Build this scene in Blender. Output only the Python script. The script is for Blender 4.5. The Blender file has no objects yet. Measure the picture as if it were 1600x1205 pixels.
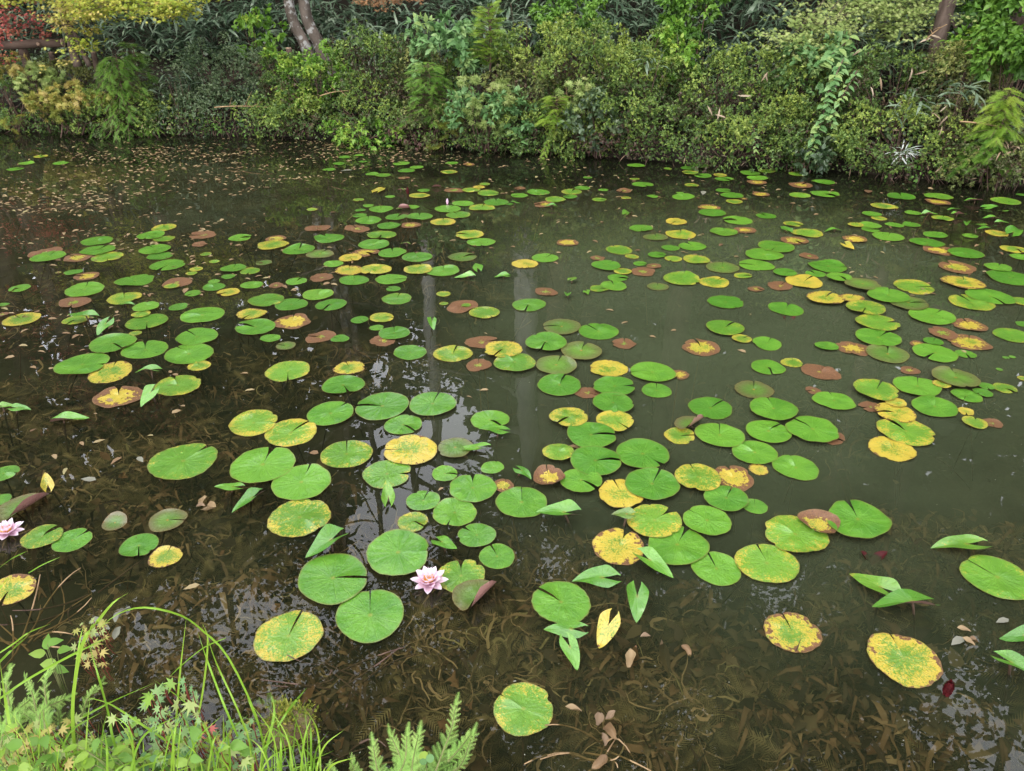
import bpy, math, random
import numpy as np
from mathutils import Vector, Matrix

S = bpy.context.scene
COL = S.collection
R = math.radians

# ------------------------------------------------------------------ camera
F, PITCH, CAM_H = 1186.0, R(28.5), 1.75
cP, sP = math.cos(PITCH), math.sin(PITCH)
cam = bpy.data.cameras.new('camera')
cam.sensor_width = 36.0
cam.lens = 36.0 * F / 1600.0
cam.clip_start, cam.clip_end = 0.05, 400.0
cam_o = bpy.data.objects.new('camera', cam)
cam_o.location = (0, 0, CAM_H)
cam_o.rotation_euler = (R(90) - PITCH, 0, 0)
COL.objects.link(cam_o)
S.camera = cam_o

# ------------------------------------------------------------------ sky, sun, exposure
SUN_EL, SUN_AZ = 58.0, 215.0        # bearing clockwise from +Y: behind the camera, to the left
w = bpy.data.worlds.new('World')
S.world = w
w.use_nodes = True
nt = w.node_tree
sky = nt.nodes.new('ShaderNodeTexSky')
sky.sky_type = 'NISHITA'
sky.sun_disc = False
sky.sun_elevation = R(SUN_EL)
sky.sun_rotation = R(SUN_AZ)
sky.dust_density = 3.0
ov = nt.nodes.new('ShaderNodeMix')
ov.data_type = 'RGBA'
ov.inputs['Factor'].default_value = 0.8
ov.inputs['B'].default_value = (9.4, 9.4, 10.1, 1)      # even overcast cloud
nt.links.new(sky.outputs['Color'], ov.inputs['A'])
bg = nt.nodes['Background']
nt.links.new(ov.outputs['Result'], bg.inputs['Color'])
bg.inputs['Strength'].default_value = 0.15
sun = bpy.data.lights.new('sun', 'SUN')
sun.energy = 0.7
sun.angle = R(25)
sun.color = (1.0, 0.96, 0.88)
sun_o = bpy.data.objects.new('sun', sun)
az = R(SUN_AZ)
sv = Vector((math.sin(az) * math.cos(R(SUN_EL)), math.cos(az) * math.cos(R(SUN_EL)), math.sin(R(SUN_EL))))
sun_o.rotation_euler = sv.to_track_quat('Z', 'Y').to_euler()
sun_o.location = (0, 0, 30)
COL.objects.link(sun_o)
S.view_settings.view_transform = 'Standard'
S.view_settings.look = 'None'
S.view_settings.gamma = 1
S.view_settings.use_curve_mapping = False
S.view_settings.exposure = 1.74
S.render.engine = 'CYCLES'
cy = S.cycles
cy.max_bounces, cy.diffuse_bounces, cy.glossy_bounces, cy.transmission_bounces, cy.transparent_max_bounces = 6, 3, 3, 3, 8
cy.use_denoising = True
cy.sample_clamp_indirect = 6.0

# ------------------------------------------------------------------ helpers
def at(px, py, Y):
    """point of the photograph's sight line (1600 px wide) at the distance Y"""
    u, v = (px - 800) / F, -(py - 602.5) / F
    d = (u, cP + v * sP, -sP + v * cP)
    t = Y / d[1]
    return np.array((d[0] * t, Y, CAM_H + d[2] * t))

def tag(o, label=None, cat=None, group=None, kind=None):
    if label: o['label'] = label
    if cat: o['category'] = cat
    if group: o['group'] = group
    if kind: o['kind'] = kind
    return o

def empty(name, loc, label, cat, group=None):
    o = bpy.data.objects.new(name, None)
    o.empty_display_size = 0.1
    o.location = [float(v) for v in loc]
    COL.objects.link(o)
    return tag(o, label, cat, group)

def mesh_np(name, V, Fc, mat, tint=None, look=None, uv=None, smooth=False, seed=None):
    """mesh from numpy arrays; Fc is one (n,k) array or a list of them"""
    me = bpy.data.meshes.new(name)
    V = np.asarray(V, dtype=np.float32)
    if not isinstance(Fc, list): Fc = [Fc]
    Fc = [np.asarray(f, dtype=np.int32) for f in Fc if len(f)]
    nl = sum(f.size for f in Fc)
    nf = sum(len(f) for f in Fc)
    me.vertices.add(len(V)); me.vertices.foreach_set('co', V.ravel())
    me.loops.add(nl); me.loops.foreach_set('vertex_index', np.concatenate([f.ravel() for f in Fc]))
    me.polygons.add(nf)
    tot = np.concatenate([np.full(len(f), f.shape[1], dtype=np.int32) for f in Fc])
    st = np.concatenate([[0], np.cumsum(tot)[:-1]]).astype(np.int32)
    me.polygons.foreach_set('loop_start', st)
    if smooth: me.polygons.foreach_set('use_smooth', np.ones(nf, dtype=bool))
    if tint is not None:
        a = me.attributes.new('tint', 'FLOAT', 'POINT'); a.data.foreach_set('value', np.asarray(tint, dtype=np.float32))
    if seed is not None:
        a = me.attributes.new('seed', 'FLOAT', 'POINT'); a.data.foreach_set('value', np.asarray(seed, dtype=np.float32))
    if look is not None:
        a = me.attributes.new('look', 'FLOAT_COLOR', 'POINT'); a.data.foreach_set('color', np.asarray(look, dtype=np.float32).ravel())
    if uv is not None:
        a = me.attributes.new('disc', 'FLOAT_VECTOR', 'POINT'); a.data.foreach_set('vector', np.asarray(uv, dtype=np.float32).ravel())
    me.update(calc_edges=True)
    if mat: me.materials.append(mat)
    return me

def obj(name, me, parent=None):
    o = bpy.data.objects.new(name, me)
    COL.objects.link(o)
    if parent is not None: o.parent = parent
    return o

# ---- templates: verts (n,3) along +X, normal +Z; faces triangles
def T(v, f): return np.array(v, dtype=np.float32), np.array(f, dtype=np.int32)
LEAF = T([(0,0,0),(.42,.26,.06),(1,0,-.03),(.42,-.26,.06)], [(0,2,1),(0,3,2)])
OVATE = T([(0,0,0),(.25,.27,.05),(.6,.24,.03),(1,0,-.14),(.6,-.24,.03),(.25,-.27,.05),(.5,0,-.02)],
          [(0,6,1),(1,6,2),(2,6,3),(3,6,4),(4,6,5),(5,6,0)])
BLADE = T([(0,0,0),(.3,.055,.05),(.3,-.055,.05),(.7,.05,-.05),(.7,-.05,-.05),(1,0,-.26)],
          [(0,2,1),(1,2,4),(1,4,3),(3,4,5)])
def star_template():
    v = [(0,0,0)]; ang = [-150,-128,-104,-78,-58,-38,-19,0,19,38,58,78,104,128,150]
    rad = [.18,.5,.3,.8,.36,.95,.4,1.05,.4,.95,.36,.8,.3,.5,.18]
    for a, r in zip(ang, rad): v.append((.1 + r*.9*math.cos(R(a)), r*.9*math.sin(R(a)), -.16*r*r))
    return T(v, [(0,i,i+1) for i in range(1, len(ang))])
STAR = star_template()
def sprig_template(pairs, nl, taper=True, ang=55):
    v, f = [], []
    for i in range(pairs):
        t = (i + .4) / pairs
        L = nl * (math.sin(math.pi * min(1, .18 + t * .82)) ** .6 + .12 if taper else 1)
        z0 = -.16 * t * t
        for s in (-1, 1):
            a = R(ang - 18 * t) * s
            n = len(v); wv = .5 / pairs
            v += [(t - wv*.6, 0, z0), (t + wv*.6, 0, z0), (t + L*math.cos(a), L*math.sin(a), z0 + .02 - .12*L)]
            f.append((n, n+1, n+2) if s > 0 else (n+1, n, n+2))
    n = len(v)
    v += [(0,.006,0),(0,-.006,0),(1,0,-.16)]; f.append((n, n+1, n+2))
    return T(v, f)
SPRIG = sprig_template(13, .30)
FERN = sprig_template(11, .34, True, 78)
SPRIG_FINE = sprig_template(15, .30)
LOBED = T([(0,0,0),(.16,.14,.02),(.3,.34,.05),(.4,.2,0),(.6,.36,.06),(.7,.16,0),(1,0,.05),(.7,-.16,0),(.6,-.36,.02),(.4,-.2,0),(.3,-.34,.06),(.16,-.14,.02),(.45,0,-.02)],
          [(12,i,(i+1)%12) for i in range(12)])
ROUND = T([(math.cos(a)*.5+.5, math.sin(a)*.5, 0) for a in [i*math.pi/4 for i in range(8)]] , [(0,i,i+1) for i in range(1,7)])

def bent(t, k, tw):
    v, f = t; v = v.copy(); v[:, 2] = v[:, 2]*2.2 - k*(v[:, 0]-.45)**2 + tw*v[:, 1]*(v[:, 0]-.5)*2 + .5*np.abs(v[:, 1])*k; return v, f
SUNK = [bent(LOBED, .5, .4), bent(LOBED, -.4, -.5), bent(OVATE, .6, .5), bent(OVATE, -.7, .3), bent(BLADE, .9, 1.5)]
def norm(a): return a / np.maximum(np.linalg.norm(a, axis=-1, keepdims=True), 1e-9)

class Cloud:
    """collects copies of leaf templates into one mesh"""
    def __init__(s): s.V, s.F, s.T, s.n = [], [], [], 0
    def add(s, tpl, P, D, U, size, tint, wide=1.0):
        tv, tf = tpl
        P = np.asarray(P, dtype=np.float32); n = len(P)
        if n == 0: return
        X = norm(np.asarray(D, dtype=np.float32)); U = np.asarray(U, dtype=np.float32)
        Y = norm(np.cross(U, X)); Z = np.cross(X, Y)
        size = np.broadcast_to(np.asarray(size, dtype=np.float32), (n,))
        wd = np.broadcast_to(np.asarray(wide, dtype=np.float32), (n,))
        loc = (tv[None,:,0,None]*X[:,None,:] + tv[None,:,1,None]*wd[:,None,None]*Y[:,None,:] + tv[None,:,2,None]*Z[:,None,:])
        V = P[:,None,:] + loc * size[:,None,None]
        k = len(tv)
        s.V.append(V.reshape(-1,3)); s.F.append((tf[None] + (np.arange(n)*k)[:,None,None]).reshape(-1,3) + s.n)
        s.T.append(np.repeat(np.broadcast_to(np.asarray(tint, dtype=np.float32), (n,)), k))
        s.n += n*k
    def mesh(s, name, mat):
        return mesh_np(name, np.concatenate(s.V), np.concatenate(s.F), mat, tint=np.concatenate(s.T))

class Tubes:
    """collects tapered tubes into one mesh"""
    def __init__(s): s.V, s.F, s.n = [], [], 0
    def add(s, pts, r0, r1=None, k=6, rough=0.0, rng=None):
        pts = np.asarray(pts, dtype=np.float64); m = len(pts)
        r1 = r0 if r1 is None else r1
        tg = norm(np.gradient(pts, axis=0))
        up = np.array((0.13, 0.21, 1.0)) if abs(tg[:,2]).mean() < .8 else np.array((1.0, .1, .05))
        A = norm(np.cross(np.broadcast_to(up, tg.shape), tg)); B = np.cross(tg, A)
        rr = np.linspace(r0, r1, m)[:,None,None]
        a = np.linspace(0, 2*np.pi, k, endpoint=False)[None,:,None]
        if rough and rng is not None: rr = rr * (1 + rough * rng.uniform(-1, 1, (m, k, 1)))
        V = pts[:,None,:] + rr * (np.cos(a)*A[:,None,:] + np.sin(a)*B[:,None,:])
        i = np.arange(m-1)[:,None]; j = np.arange(k)[None,:]; j2 = (j+1) % k
        Q = np.stack([i*k+j, i*k+j2, (i+1)*k+j2, (i+1)*k+j], -1).reshape(-1,4) + s.n
        s.V.append(V.reshape(-1,3)); s.F.append(Q)
        s.n += m*k
        ring = np.arange(k); nx = (ring + 1) % k; base = s.n - m*k
        s.V.append(pts[[0, -1]]); s.n += 2
        s.F.append(np.stack([np.full(k, s.n-2), base+nx, base+ring], -1))
        s.F.append(np.stack([np.full(k, s.n-1), base+(m-1)*k+ring, base+(m-1)*k+nx], -1))
        return s
    def mesh(s, name, mat, smooth=True):
        V = np.concatenate(s.V)
        return mesh_np(name, V, s.F, mat, smooth=smooth)

def bez(a, b, c, n=10):
    t = np.linspace(0, 1, n)[:,None]
    a, b, c = (np.asarray(v, dtype=float) for v in (a, b, c))
    return (1-t)**2*a + 2*t*(1-t)*b + t*t*c

def spline(pts, n=24):
    """smooth curve through points (Catmull-Rom)"""
    P = np.asarray(pts, dtype=float); P = np.vstack([2*P[0]-P[1], P, 2*P[-1]-P[-2]])
    out = []; m = len(P) - 3
    for i in range(m):
        p0, p1, p2, p3 = P[i:i+4]
        for t in np.linspace(0, 1, max(2, n//m), endpoint=False):
            out.append(.5*((2*p1) + (-p0+p2)*t + (2*p0-5*p1+4*p2-p3)*t*t + (-p0+3*p1-3*p2+p3)*t**3))
    out.append(P[-2]); return np.array(out)

# ------------------------------------------------------------------ materials
def new_mat(name):
    m = bpy.data.materials.new(name); m.use_nodes = True
    n = m.node_tree; n.nodes.clear()
    return m, n
class N:
    """tiny node-graph writer"""
    def __init__(s, nt): s.nt = nt
    def __call__(s, typ, _out=0, **kw):
        nd = s.nt.nodes.new(typ)
        for k, v in kw.items():
            if k.startswith('p_'): setattr(nd, k[2:], v); continue
            key = int(k[1:]) if k[0] == 'i' and k[1:].isdigit() else k.replace('_', ' ')
            sock = nd.inputs[key]
            if isinstance(v, bpy.types.NodeSocket): s.nt.links.new(v, sock)
            else: sock.default_value = v
        return nd.outputs[_out]
    def math(s, op, a, b=0.0, c=None, clamp=False):
        kw = dict(i0=a, i1=b)
        if c is not None: kw['i2'] = c
        return s('ShaderNodeMath', p_operation=op, p_use_clamp=clamp, **kw)
    def mix(s, f, a, b):
        nd = s.nt.nodes.new('ShaderNodeMix'); nd.data_type = 'RGBA'
        for key, v in ((0, f), (6, a), (7, b)):
            if isinstance(v, bpy.types.NodeSocket): s.nt.links.new(v, nd.inputs[key])
            else: nd.inputs[key].default_value = v if key == 0 or len(v) == 4 else (*v, 1)
        return nd.outputs[2]
    def step(s, x, lo, hi):
        return s('ShaderNodeMapRange', p_interpolation_type='SMOOTHSTEP', Value=x, From_Min=lo, From_Max=hi)
    def ramp(s, x, cols):
        nd = s.nt.nodes.new('ShaderNodeValToRGB'); s.nt.links.new(x, nd.inputs[0])
        e = nd.color_ramp.elements
        while len(e) < len(cols): e.new(.5)
        for i, c in enumerate(cols):
            e[i].position = i / (len(cols)-1); e[i].color = (*c, 1)
        return nd.outputs[0]
    def noise(s, vec, scale, detail=3.0, rough=.55, out=0):
        kw = dict(Scale=scale, Detail=detail, Roughness=rough)
        if vec is not None: kw['Vector'] = vec
        return s('ShaderNodeTexNoise', out, **kw)
    def out(s, sh):
        o = s.nt.nodes.new('ShaderNodeOutputMaterial'); s.nt.links.new(sh, o.inputs[0])

def foliage(name, cols, rough=.5, trans=.3, spec=.35):
    m, t = new_mat(name); n = N(t)
    tint = n('ShaderNodeAttribute', 2, p_attribute_name='tint')
    c = n.ramp(tint, cols)
    pr = n('ShaderNodeBsdfPrincipled', Base_Color=c, Roughness=rough, Specular_IOR_Level=spec)
    tr = n('ShaderNodeBsdfTranslucent', Color=c)
    n.out(n('ShaderNodeMixShader', i0=trans, i1=pr, i2=tr))
    return m

def rough_mat(name, c1, c2, scale=8.0, rough=.85, bump=.3, spots=None, spot_scale=5.0, stretch=(1,1,1), spec=.25):
    m, t = new_mat(name); n = N(t)
    co = n('ShaderNodeTexCoord', 3)
    mp = n('ShaderNodeMapping', Vector=co, Scale=stretch)
    a = n.noise(mp, scale, 6, .65)
    c = n.mix(n.step(a, .3, .7), c1, c2)
    if spots:
        b = n.noise(co, spot_scale, 4, .6)
        c = n.mix(n.step(b, .54, .62), c, spots)
    bp = n('ShaderNodeBump', Strength=bump, Distance=.02, Height=a)
    n.out(n('ShaderNodeBsdfPrincipled', Base_Color=c, Roughness=rough, Specular_IOR_Level=spec, Normal=bp))
    return m

def pad_material():
    m, t = new_mat('lily_leaf'); n = N(t)
    d = n('ShaderNodeAttribute', 1, p_attribute_name='disc')
    lk = t.nodes.new('ShaderNodeAttribute'); lk.attribute_name = 'look'
    sp = t.nodes.new('ShaderNodeSeparateColor'); t.links.new(lk.outputs['Color'], sp.inputs[0])
    yel, bro, brz, lig = sp.outputs[0], sp.outputs[1], sp.outputs[2], lk.outputs['Alpha']
    seed = n('ShaderNodeAttribute', 2, p_attribute_name='seed')
    sx = t.nodes.new('ShaderNodeSeparateXYZ'); t.links.new(d, sx.inputs[0])
    x, y = sx.outputs[0], sx.outputs[1]
    pos = n('ShaderNodeCombineXYZ', X=x, Y=y, Z=n.math('MULTIPLY', seed, 41.0))
    r = n.math('SQRT', n.math('ADD', n.math('MULTIPLY', x, x), n.math('MULTIPLY', y, y)))
    th = n.math('ARCTAN2', y, x)
    big = n.noise(pos, 1.6, 3, .5)
    mid = n.noise(pos, 5.0, 4, .6)
    fine = n.noise(pos, 15.0, 5, .8)
    wob = n.math('MULTIPLY', n.math('SUBTRACT', mid, .5), .9)
    ve = n.math('ABSOLUTE', n.math('SINE', n.math('ADD', n.math('MULTIPLY', th, 7.5), wob)))
    vein = n.math('MULTIPLY', n.math('SUBTRACT', 1.0, n.step(ve, 0.0, .17)), n.step(r, .05, .2))
    vein = n.math('MULTIPLY', vein, n.math('SUBTRACT', 1.0, n.step(r, .7, .98)))
    rim = n.step(r, .93, .99)
    g = n.mix(n.step(n.math('ADD', big, n.math('MULTIPLY', n.math('SUBTRACT', lig, .5), .5)), .25, .8), (.050,.165,.012), (.098,.245,.020))
    g = n.mix(n.math('MULTIPLY', vein, .5), g, (.17,.33,.045))
    g = n.mix(n.math('MULTIPLY', n.step(fine, .5, .75), .3), g, (.15,.30,.03))
    bz = n.math('MULTIPLY', brz, n.math('ADD', .35, n.math('MULTIPLY', n.step(r, .3, 1.0), .6)))
    g = n.mix(bz, g, (.105,.085,.035))
    ctr = n.math('SUBTRACT', 1.0, n.step(r, .03, .1))
    g = n.mix(n.math('MULTIPLY', ctr, n.math('ADD', .3, n.math('MULTIPLY', brz, .6))), g, (.30,.17,.03))
    g = n.mix(n.math('MULTIPLY', yel, .5), g, (.18,.25,.028))
    # yellowing: freckles that run together, more along some sectors and the edge
    ymix = n.math('ADD', n.math('MULTIPLY', fine, .72), n.math('ADD', n.math('MULTIPLY', big, .26), n.math('MULTIPLY', mid, .20)))
    ymix = n.math('ADD', ymix, n.math('MULTIPLY', n.math('SUBTRACT', n.step(r, .1, 1.0), .4), .11))
    ymix = n.math('ADD', ymix, n.math('MULTIPLY', vein, -.05))
    yth = n.math('SUBTRACT', .79, n.math('MULTIPLY', yel, .30))
    ym = n.step(n.math('SUBTRACT', ymix, yth), -.02, .03)
    ym = n.math('MULTIPLY', ym, n.step(yel, .05, .2))
    yc = n.mix(mid, (.46,.32,.035), (.36,.31,.04))
    c = n.mix(ym, g, yc)
    # browning from the rim, with dark blotches
    bval = n.math('ADD', r, n.math('MULTIPLY', n.math('SUBTRACT', mid, .5), 1.5))
    bval = n.math('ADD', bval, n.math('MULTIPLY', n.math('SUBTRACT', big, .5), .6))
    bth = n.math('SUBTRACT', 1.42, n.math('MULTIPLY', bro, 1.45))
    bm = n.math('MULTIPLY', n.step(n.math('SUBTRACT', bval, bth), -.03, .04), n.step(bro, .01, .06))
    bc = n.mix(n.step(fine, .3, .7), (.060,.026,.011), (.185,.082,.026))
    bc = n.mix(n.math('MULTIPLY', vein, .45), bc, (.30,.16,.045))
    c = n.mix(bm, c, bc)
    vor = n('ShaderNodeTexVoronoi', 0, Vector=pos, Scale=4.5)
    sp1 = n.math('SUBTRACT', 1.0, n.step(n.math('ADD', vor, n.math('MULTIPLY', wob, .3)), .07, .12))
    sp1 = n.math('MULTIPLY', sp1, n.math('MULTIPLY', n.step(yel, .35, .8), n.step(n.noise(pos, .9, 0), .46, .52)))
    c = n.mix(sp1, c, (.07,.03,.015))
    c = n.mix(n.math('MULTIPLY', rim, .45), c, (.16,.10,.035))
    back = n('ShaderNodeNewGeometry', 6)
    c = n.mix(back, c, n.mix(fine, (.20,.09,.075), (.30,.15,.12)))
    hgt = n.math('ADD', n.math('MULTIPLY', mid, .8), n.math('ADD', n.math('MULTIPLY', vein, -.25), n.math('MULTIPLY', fine, .25)))
    bp = n('ShaderNodeBump', Strength=.7, Distance=.008, Height=hgt)
    ro = n.math('ADD', .2, n.math('ADD', n.math('MULTIPLY', bm, .3), n.math('MULTIPLY', mid, .22)))
    pr = n('ShaderNodeBsdfPrincipled', Base_Color=c, Roughness=ro, Specular_IOR_Level=.5, Normal=bp, Coat_Weight=n.math('SUBTRACT', .45, n.math('MULTIPLY', bm, .4)), Coat_Roughness=.12)
    n.out(pr)
    return m

def water_material():
    m, t = new_mat('pond_water'); n = N(t)
    co = n('ShaderNodeTexCoord', 3)
    rp = n.noise(n('ShaderNodeMapping', Vector=co, Scale=(1, .8, 1)), 2.6, 2, .5)
    bp = n('ShaderNodeBump', Strength=.035, Distance=.05, Height=rp)
    silt = n.noise(co, .6, 5, .62)
    # stirred-up silt hangs in the open middle of the pond; the weedy margins are clear
    dd = n('ShaderNodeVectorMath', 1, p_operation='LENGTH', i0=n('ShaderNodeMapping', Vector=co, Location=(-.75, -1.65, 0), Scale=(.52, .40, 0)))
    mk = n.math('ADD', n.math('MULTIPLY', n.math('SUBTRACT', silt, .5), 1.5), n.math('SUBTRACT', 1.0, n.step(dd, .35, 1.35)))
    clear = n('ShaderNodeBsdfTransparent', Color=(.74, .73, .58, 1))
    mud = n('ShaderNodeBsdfDiffuse', Color=(.058, .072, .036, 1))
    body = n('ShaderNodeMixShader', i0=n('ShaderNodeMapRange', Value=mk, From_Min=.0, From_Max=1.0, To_Min=.10, To_Max=.70), i1=clear, i2=mud)
    gl = n('ShaderNodeBsdfGlossy', Roughness=.0, Color=(1, 1, 1, 1), Normal=bp)
    fr = n('ShaderNodeFresnel', IOR=1.333, Normal=bp)
    n.out(n('ShaderNodeMixShader', i0=fr, i1=body, i2=gl))
    return m

M_PAD = pad_material()
M_WATER = water_material()
M_BED = rough_mat('pond_mud', (.020,.018,.010), (.050,.046,.027), 3.0, .95, .25)
M_SOIL = rough_mat('bank_soil', (.010,.008,.005), (.028,.021,.013), 5.0, .95, .6)
M_STEM = rough_mat('lily_stem', (.03,.022,.014), (.09,.05,.025), 20, .6, .1)
M_TAN = rough_mat('dry_stalk', (.16,.10,.05), (.34,.23,.12), 14, .8, .2)
M_BARK = rough_mat('lichen_bark', (.05,.04,.03), (.125,.10,.08), 10, .9, .9, (.27,.265,.245), 10.0, (1,1,.45))
M_BARKD = rough_mat('dark_bark', (.045,.03,.022), (.13,.095,.075), 12, .9, .9, None, 5, (1,1,.3))
M_LOG = rough_mat('fence_log', (.045,.03,.022), (.11,.075,.055), 9, .85, .6, None, 5, (.25,1,1))
M_CUT = rough_mat('cut_wood', (.22,.15,.10), (.32,.22,.15), 22, .85, .2)
M_TWIG = rough_mat('twig', (.06,.035,.025), (.14,.09,.065), 20, .85, .2)
M_PALE = rough_mat('pale_bark', (.30,.29,.27), (.50,.48,.46), 6, .9, .5, None, 5, (1,1,.3))
M_CAN = foliage('canopy_leaf', [(.012,.028,.008),(.03,.06,.014),(.06,.10,.022)], .5, .25)
M_BAMBOO = foliage('bamboo_leaf', [(.02,.045,.02),(.05,.09,.045),(.095,.145,.085),(.17,.22,.14)], .42, .2, .5)
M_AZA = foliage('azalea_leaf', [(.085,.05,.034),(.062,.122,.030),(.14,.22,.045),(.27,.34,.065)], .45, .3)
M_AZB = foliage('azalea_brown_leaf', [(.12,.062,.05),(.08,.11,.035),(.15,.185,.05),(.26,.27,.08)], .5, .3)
M_HOLLY = foliage('holly_leaf', [(.024,.046,.018),(.055,.095,.038),(.10,.15,.062),(.17,.22,.11)], .35, .2, .5)
M_LIME = foliage('bright_leaf', [(.05,.12,.016),(.11,.24,.025),(.19,.34,.045),(.30,.40,.06)], .45, .4)
M_PALEL = foliage('pale_leaf', [(.06,.14,.04),(.11,.23,.07),(.17,.30,.11),(.26,.36,.11)], .5, .35)
M_CONI = foliage('conifer_leaf', [(.05,.12,.016),(.09,.20,.024),(.15,.28,.035)], .5, .3)
M_CONL = foliage('lime_conifer_leaf', [(.10,.20,.02),(.18,.31,.03),(.30,.40,.05)], .5, .35)
M_MAPY = foliage('yellow_maple_leaf', [(.16,.24,.025),(.30,.36,.04),(.42,.43,.06),(.55,.42,.13)], .5, .45)
M_MAPG = foliage('pale_maple_leaf', [(.17,.25,.06),(.29,.37,.11),(.42,.46,.18)], .5, .4)
M_MAPO = foliage('peach_maple_leaf', [(.16,.20,.035),(.29,.30,.06),(.40,.34,.09),(.46,.36,.13)], .5, .4)
M_MAPR = foliage('red_maple_leaf', [(.16,.03,.03),(.34,.06,.06),(.45,.12,.10),(.40,.18,.08)], .5, .4)
M_RUST = foliage('rust_maple_leaf', [(.14,.07,.03),(.24,.12,.05),(.30,.18,.08)], .6, .3)
M_FERN = foliage('fern_leaf', [(.12,.17,.02),(.24,.28,.04),(.40,.36,.06)], .5, .35)
M_DRY = foliage('dry_leaf', [(.11,.07,.04),(.22,.15,.09),(.33,.245,.16),(.42,.34,.25)], .7, .2)
M_SPRIG = foliage('near_sprig', [(.13,.29,.045),(.25,.45,.085),(.42,.58,.15)], .5, .35)
M_REDWEED = foliage('brown_weed_leaf', [(.024,.015,.009),(.080,.048,.026),(.175,.110,.060),(.25,.18,.10)], .65, .0, .15)
M_WITHER = foliage('withered_frond', [(.07,.05,.03),(.14,.10,.06),(.22,.165,.10)], .7, .2)
M_MILFOIL = foliage('feathery_weed', [(.03,.024,.012),(.10,.08,.038),(.21,.17,.085)], .7, .0, .1)
M_GRASS = foliage('grass_blade', [(.12,.24,.02),(.22,.40,.035),(.34,.50,.06)], .4, .4)
M_GREYLEAF = foliage('grey_rotten_leaf', [(.10,.11,.075),(.17,.17,.125),(.25,.24,.19)], .5, .1)
M_SILVER = foliage('silver_blade', [(.22,.30,.20),(.45,.50,.45),(.62,.62,.60)], .5, .2)
M_LITTER = foliage('floating_litter', [(.085,.045,.02),(.185,.115,.055),(.27,.195,.10),(.24,.205,.09)], .6, .1)
M_WEED = foliage('sunken_weed', [(.024,.017,.009),(.105,.072,.038),(.30,.215,.125),(.22,.19,.09)], .7, .0, .1)
M_SUNK = foliage('sunken_leaf', [(.025,.019,.012),(.070,.052,.032),(.14,.108,.062),(.16,.085,.045)], .7, .0, .1)
M_PETAL = foliage('lily_petal', [(.78,.45,.58),(.85,.62,.72),(.88,.76,.82)], .5, .35)
M_STAMEN = foliage('lily_stamen', [(.75,.30,.03),(.85,.50,.05),(.85,.62,.12)], .5, .2)
M_REDLEAF = rough_mat('wine_red_leaf', (.03,.003,.004), (.085,.006,.008), 9, .45, .2)

# ------------------------------------------------------------------ the setting
BX = np.array([-40, -12, -6.4, -4.66, -3.1, -1.5, -.35, .7, 1.97, 3.22, 3.96, 4.73, 9, 40])
BY = np.array([14.0, 11.2, 9.95, 9.7, 9.6, 9.2, 8.75, 8.5, 8.0, 7.75, 7.35, 7.05, 5.4, -6.0])
def yb(x): return np.interp(x, BX, BY)
SS = np.array([-1.5, -.2, -.02, .04, .14, .6, 1.5, 2.5, 4, 6, 10, 20, 60])
SZ = np.array([-.55, -.5, -.3, .02, .16, .3, .5, .75, 1.35, 2.4, 4.6, 9.5, 22])
def bank_z(x, y): return np.where(y < 3, .2, np.interp(y - yb(x), SS, SZ))

def wave(x, y, k=1.0, ph=0.0):
    return (np.sin(1.7*k*x+ph)+np.sin(2.3*k*y-1.3*ph)+np.sin(1.1*k*x+1.9*k*y+ph*2)+np.sin(3.7*k*x-2.9*k*y+.5*ph))/4

def grid(nx, ny):
    i = np.arange(ny-1)[:,None]*nx + np.arange(nx-1)[None,:]
    return np.stack([i, i+1, i+nx+1, i+nx], -1).reshape(-1, 4)

gx = np.linspace(-14, 14, 150); gy = np.linspace(-1.5, 15.5, 110)
X, Y = np.meshgrid(gx, gy)
Z = -.34 + .045*wave(X, Y, 1.6) + .03*wave(X, Y, 4.5, 1.0) + .012*wave(X, Y, 13, 2.0)
Z += np.clip((1.9 - Y) * .16, 0, .3) * (Y < 1.9) + np.clip(-(X+.7)*.12, 0, .12)*(Y < 3)
tag(obj('pond_bed', mesh_np('pond_bed', np.stack([X, Y, Z], -1).reshape(-1, 3), grid(150, 110), M_BED, smooth=True)), kind='structure')
WV = np.array([(-40, -30, 0), (40, -30, 0), (40, 20, 0), (-40, 20, 0)])
tag(obj('water', mesh_np('water', WV, np.array([[0, 1, 2, 3]]), M_WATER)), kind='structure')
DV = np.array([(-90, -60, -.95), (90, -60, -.95), (90, 60, -.95), (-90, 60, -.95)])
tag(obj('ground', mesh_np('ground', DV, np.array([[0, 1, 2, 3]]), M_BED)), kind='structure')

gx = np.concatenate([np.linspace(-40, -9, 30), np.linspace(-8.8, 8.8, 150), np.linspace(9, 40, 30)])
gs = np.concatenate([SS[:2], np.linspace(-.06, 2.6, 44), np.array([3, 3.5, 4, 5, 6, 7.5, 10, 14, 20, 35, 60])])
X, s_ = np.meshgrid(gx, gs); Y = yb(X) + s_
Z = np.interp(s_, SS, SZ) + .05*wave(X, Y, 3.0)*(s_ > .05) + .03*wave(X, Y, 9.0)*(s_ > 0)
Y = Y + .06*wave(X*1.0, 0*X, 5.0)*(s_ < .2)
tag(obj('far_bank', mesh_np('far_bank', np.stack([X, Y, Z], -1).reshape(-1, 3), grid(len(gx), len(gs)), M_SOIL, smooth=True)), kind='structure')

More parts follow.
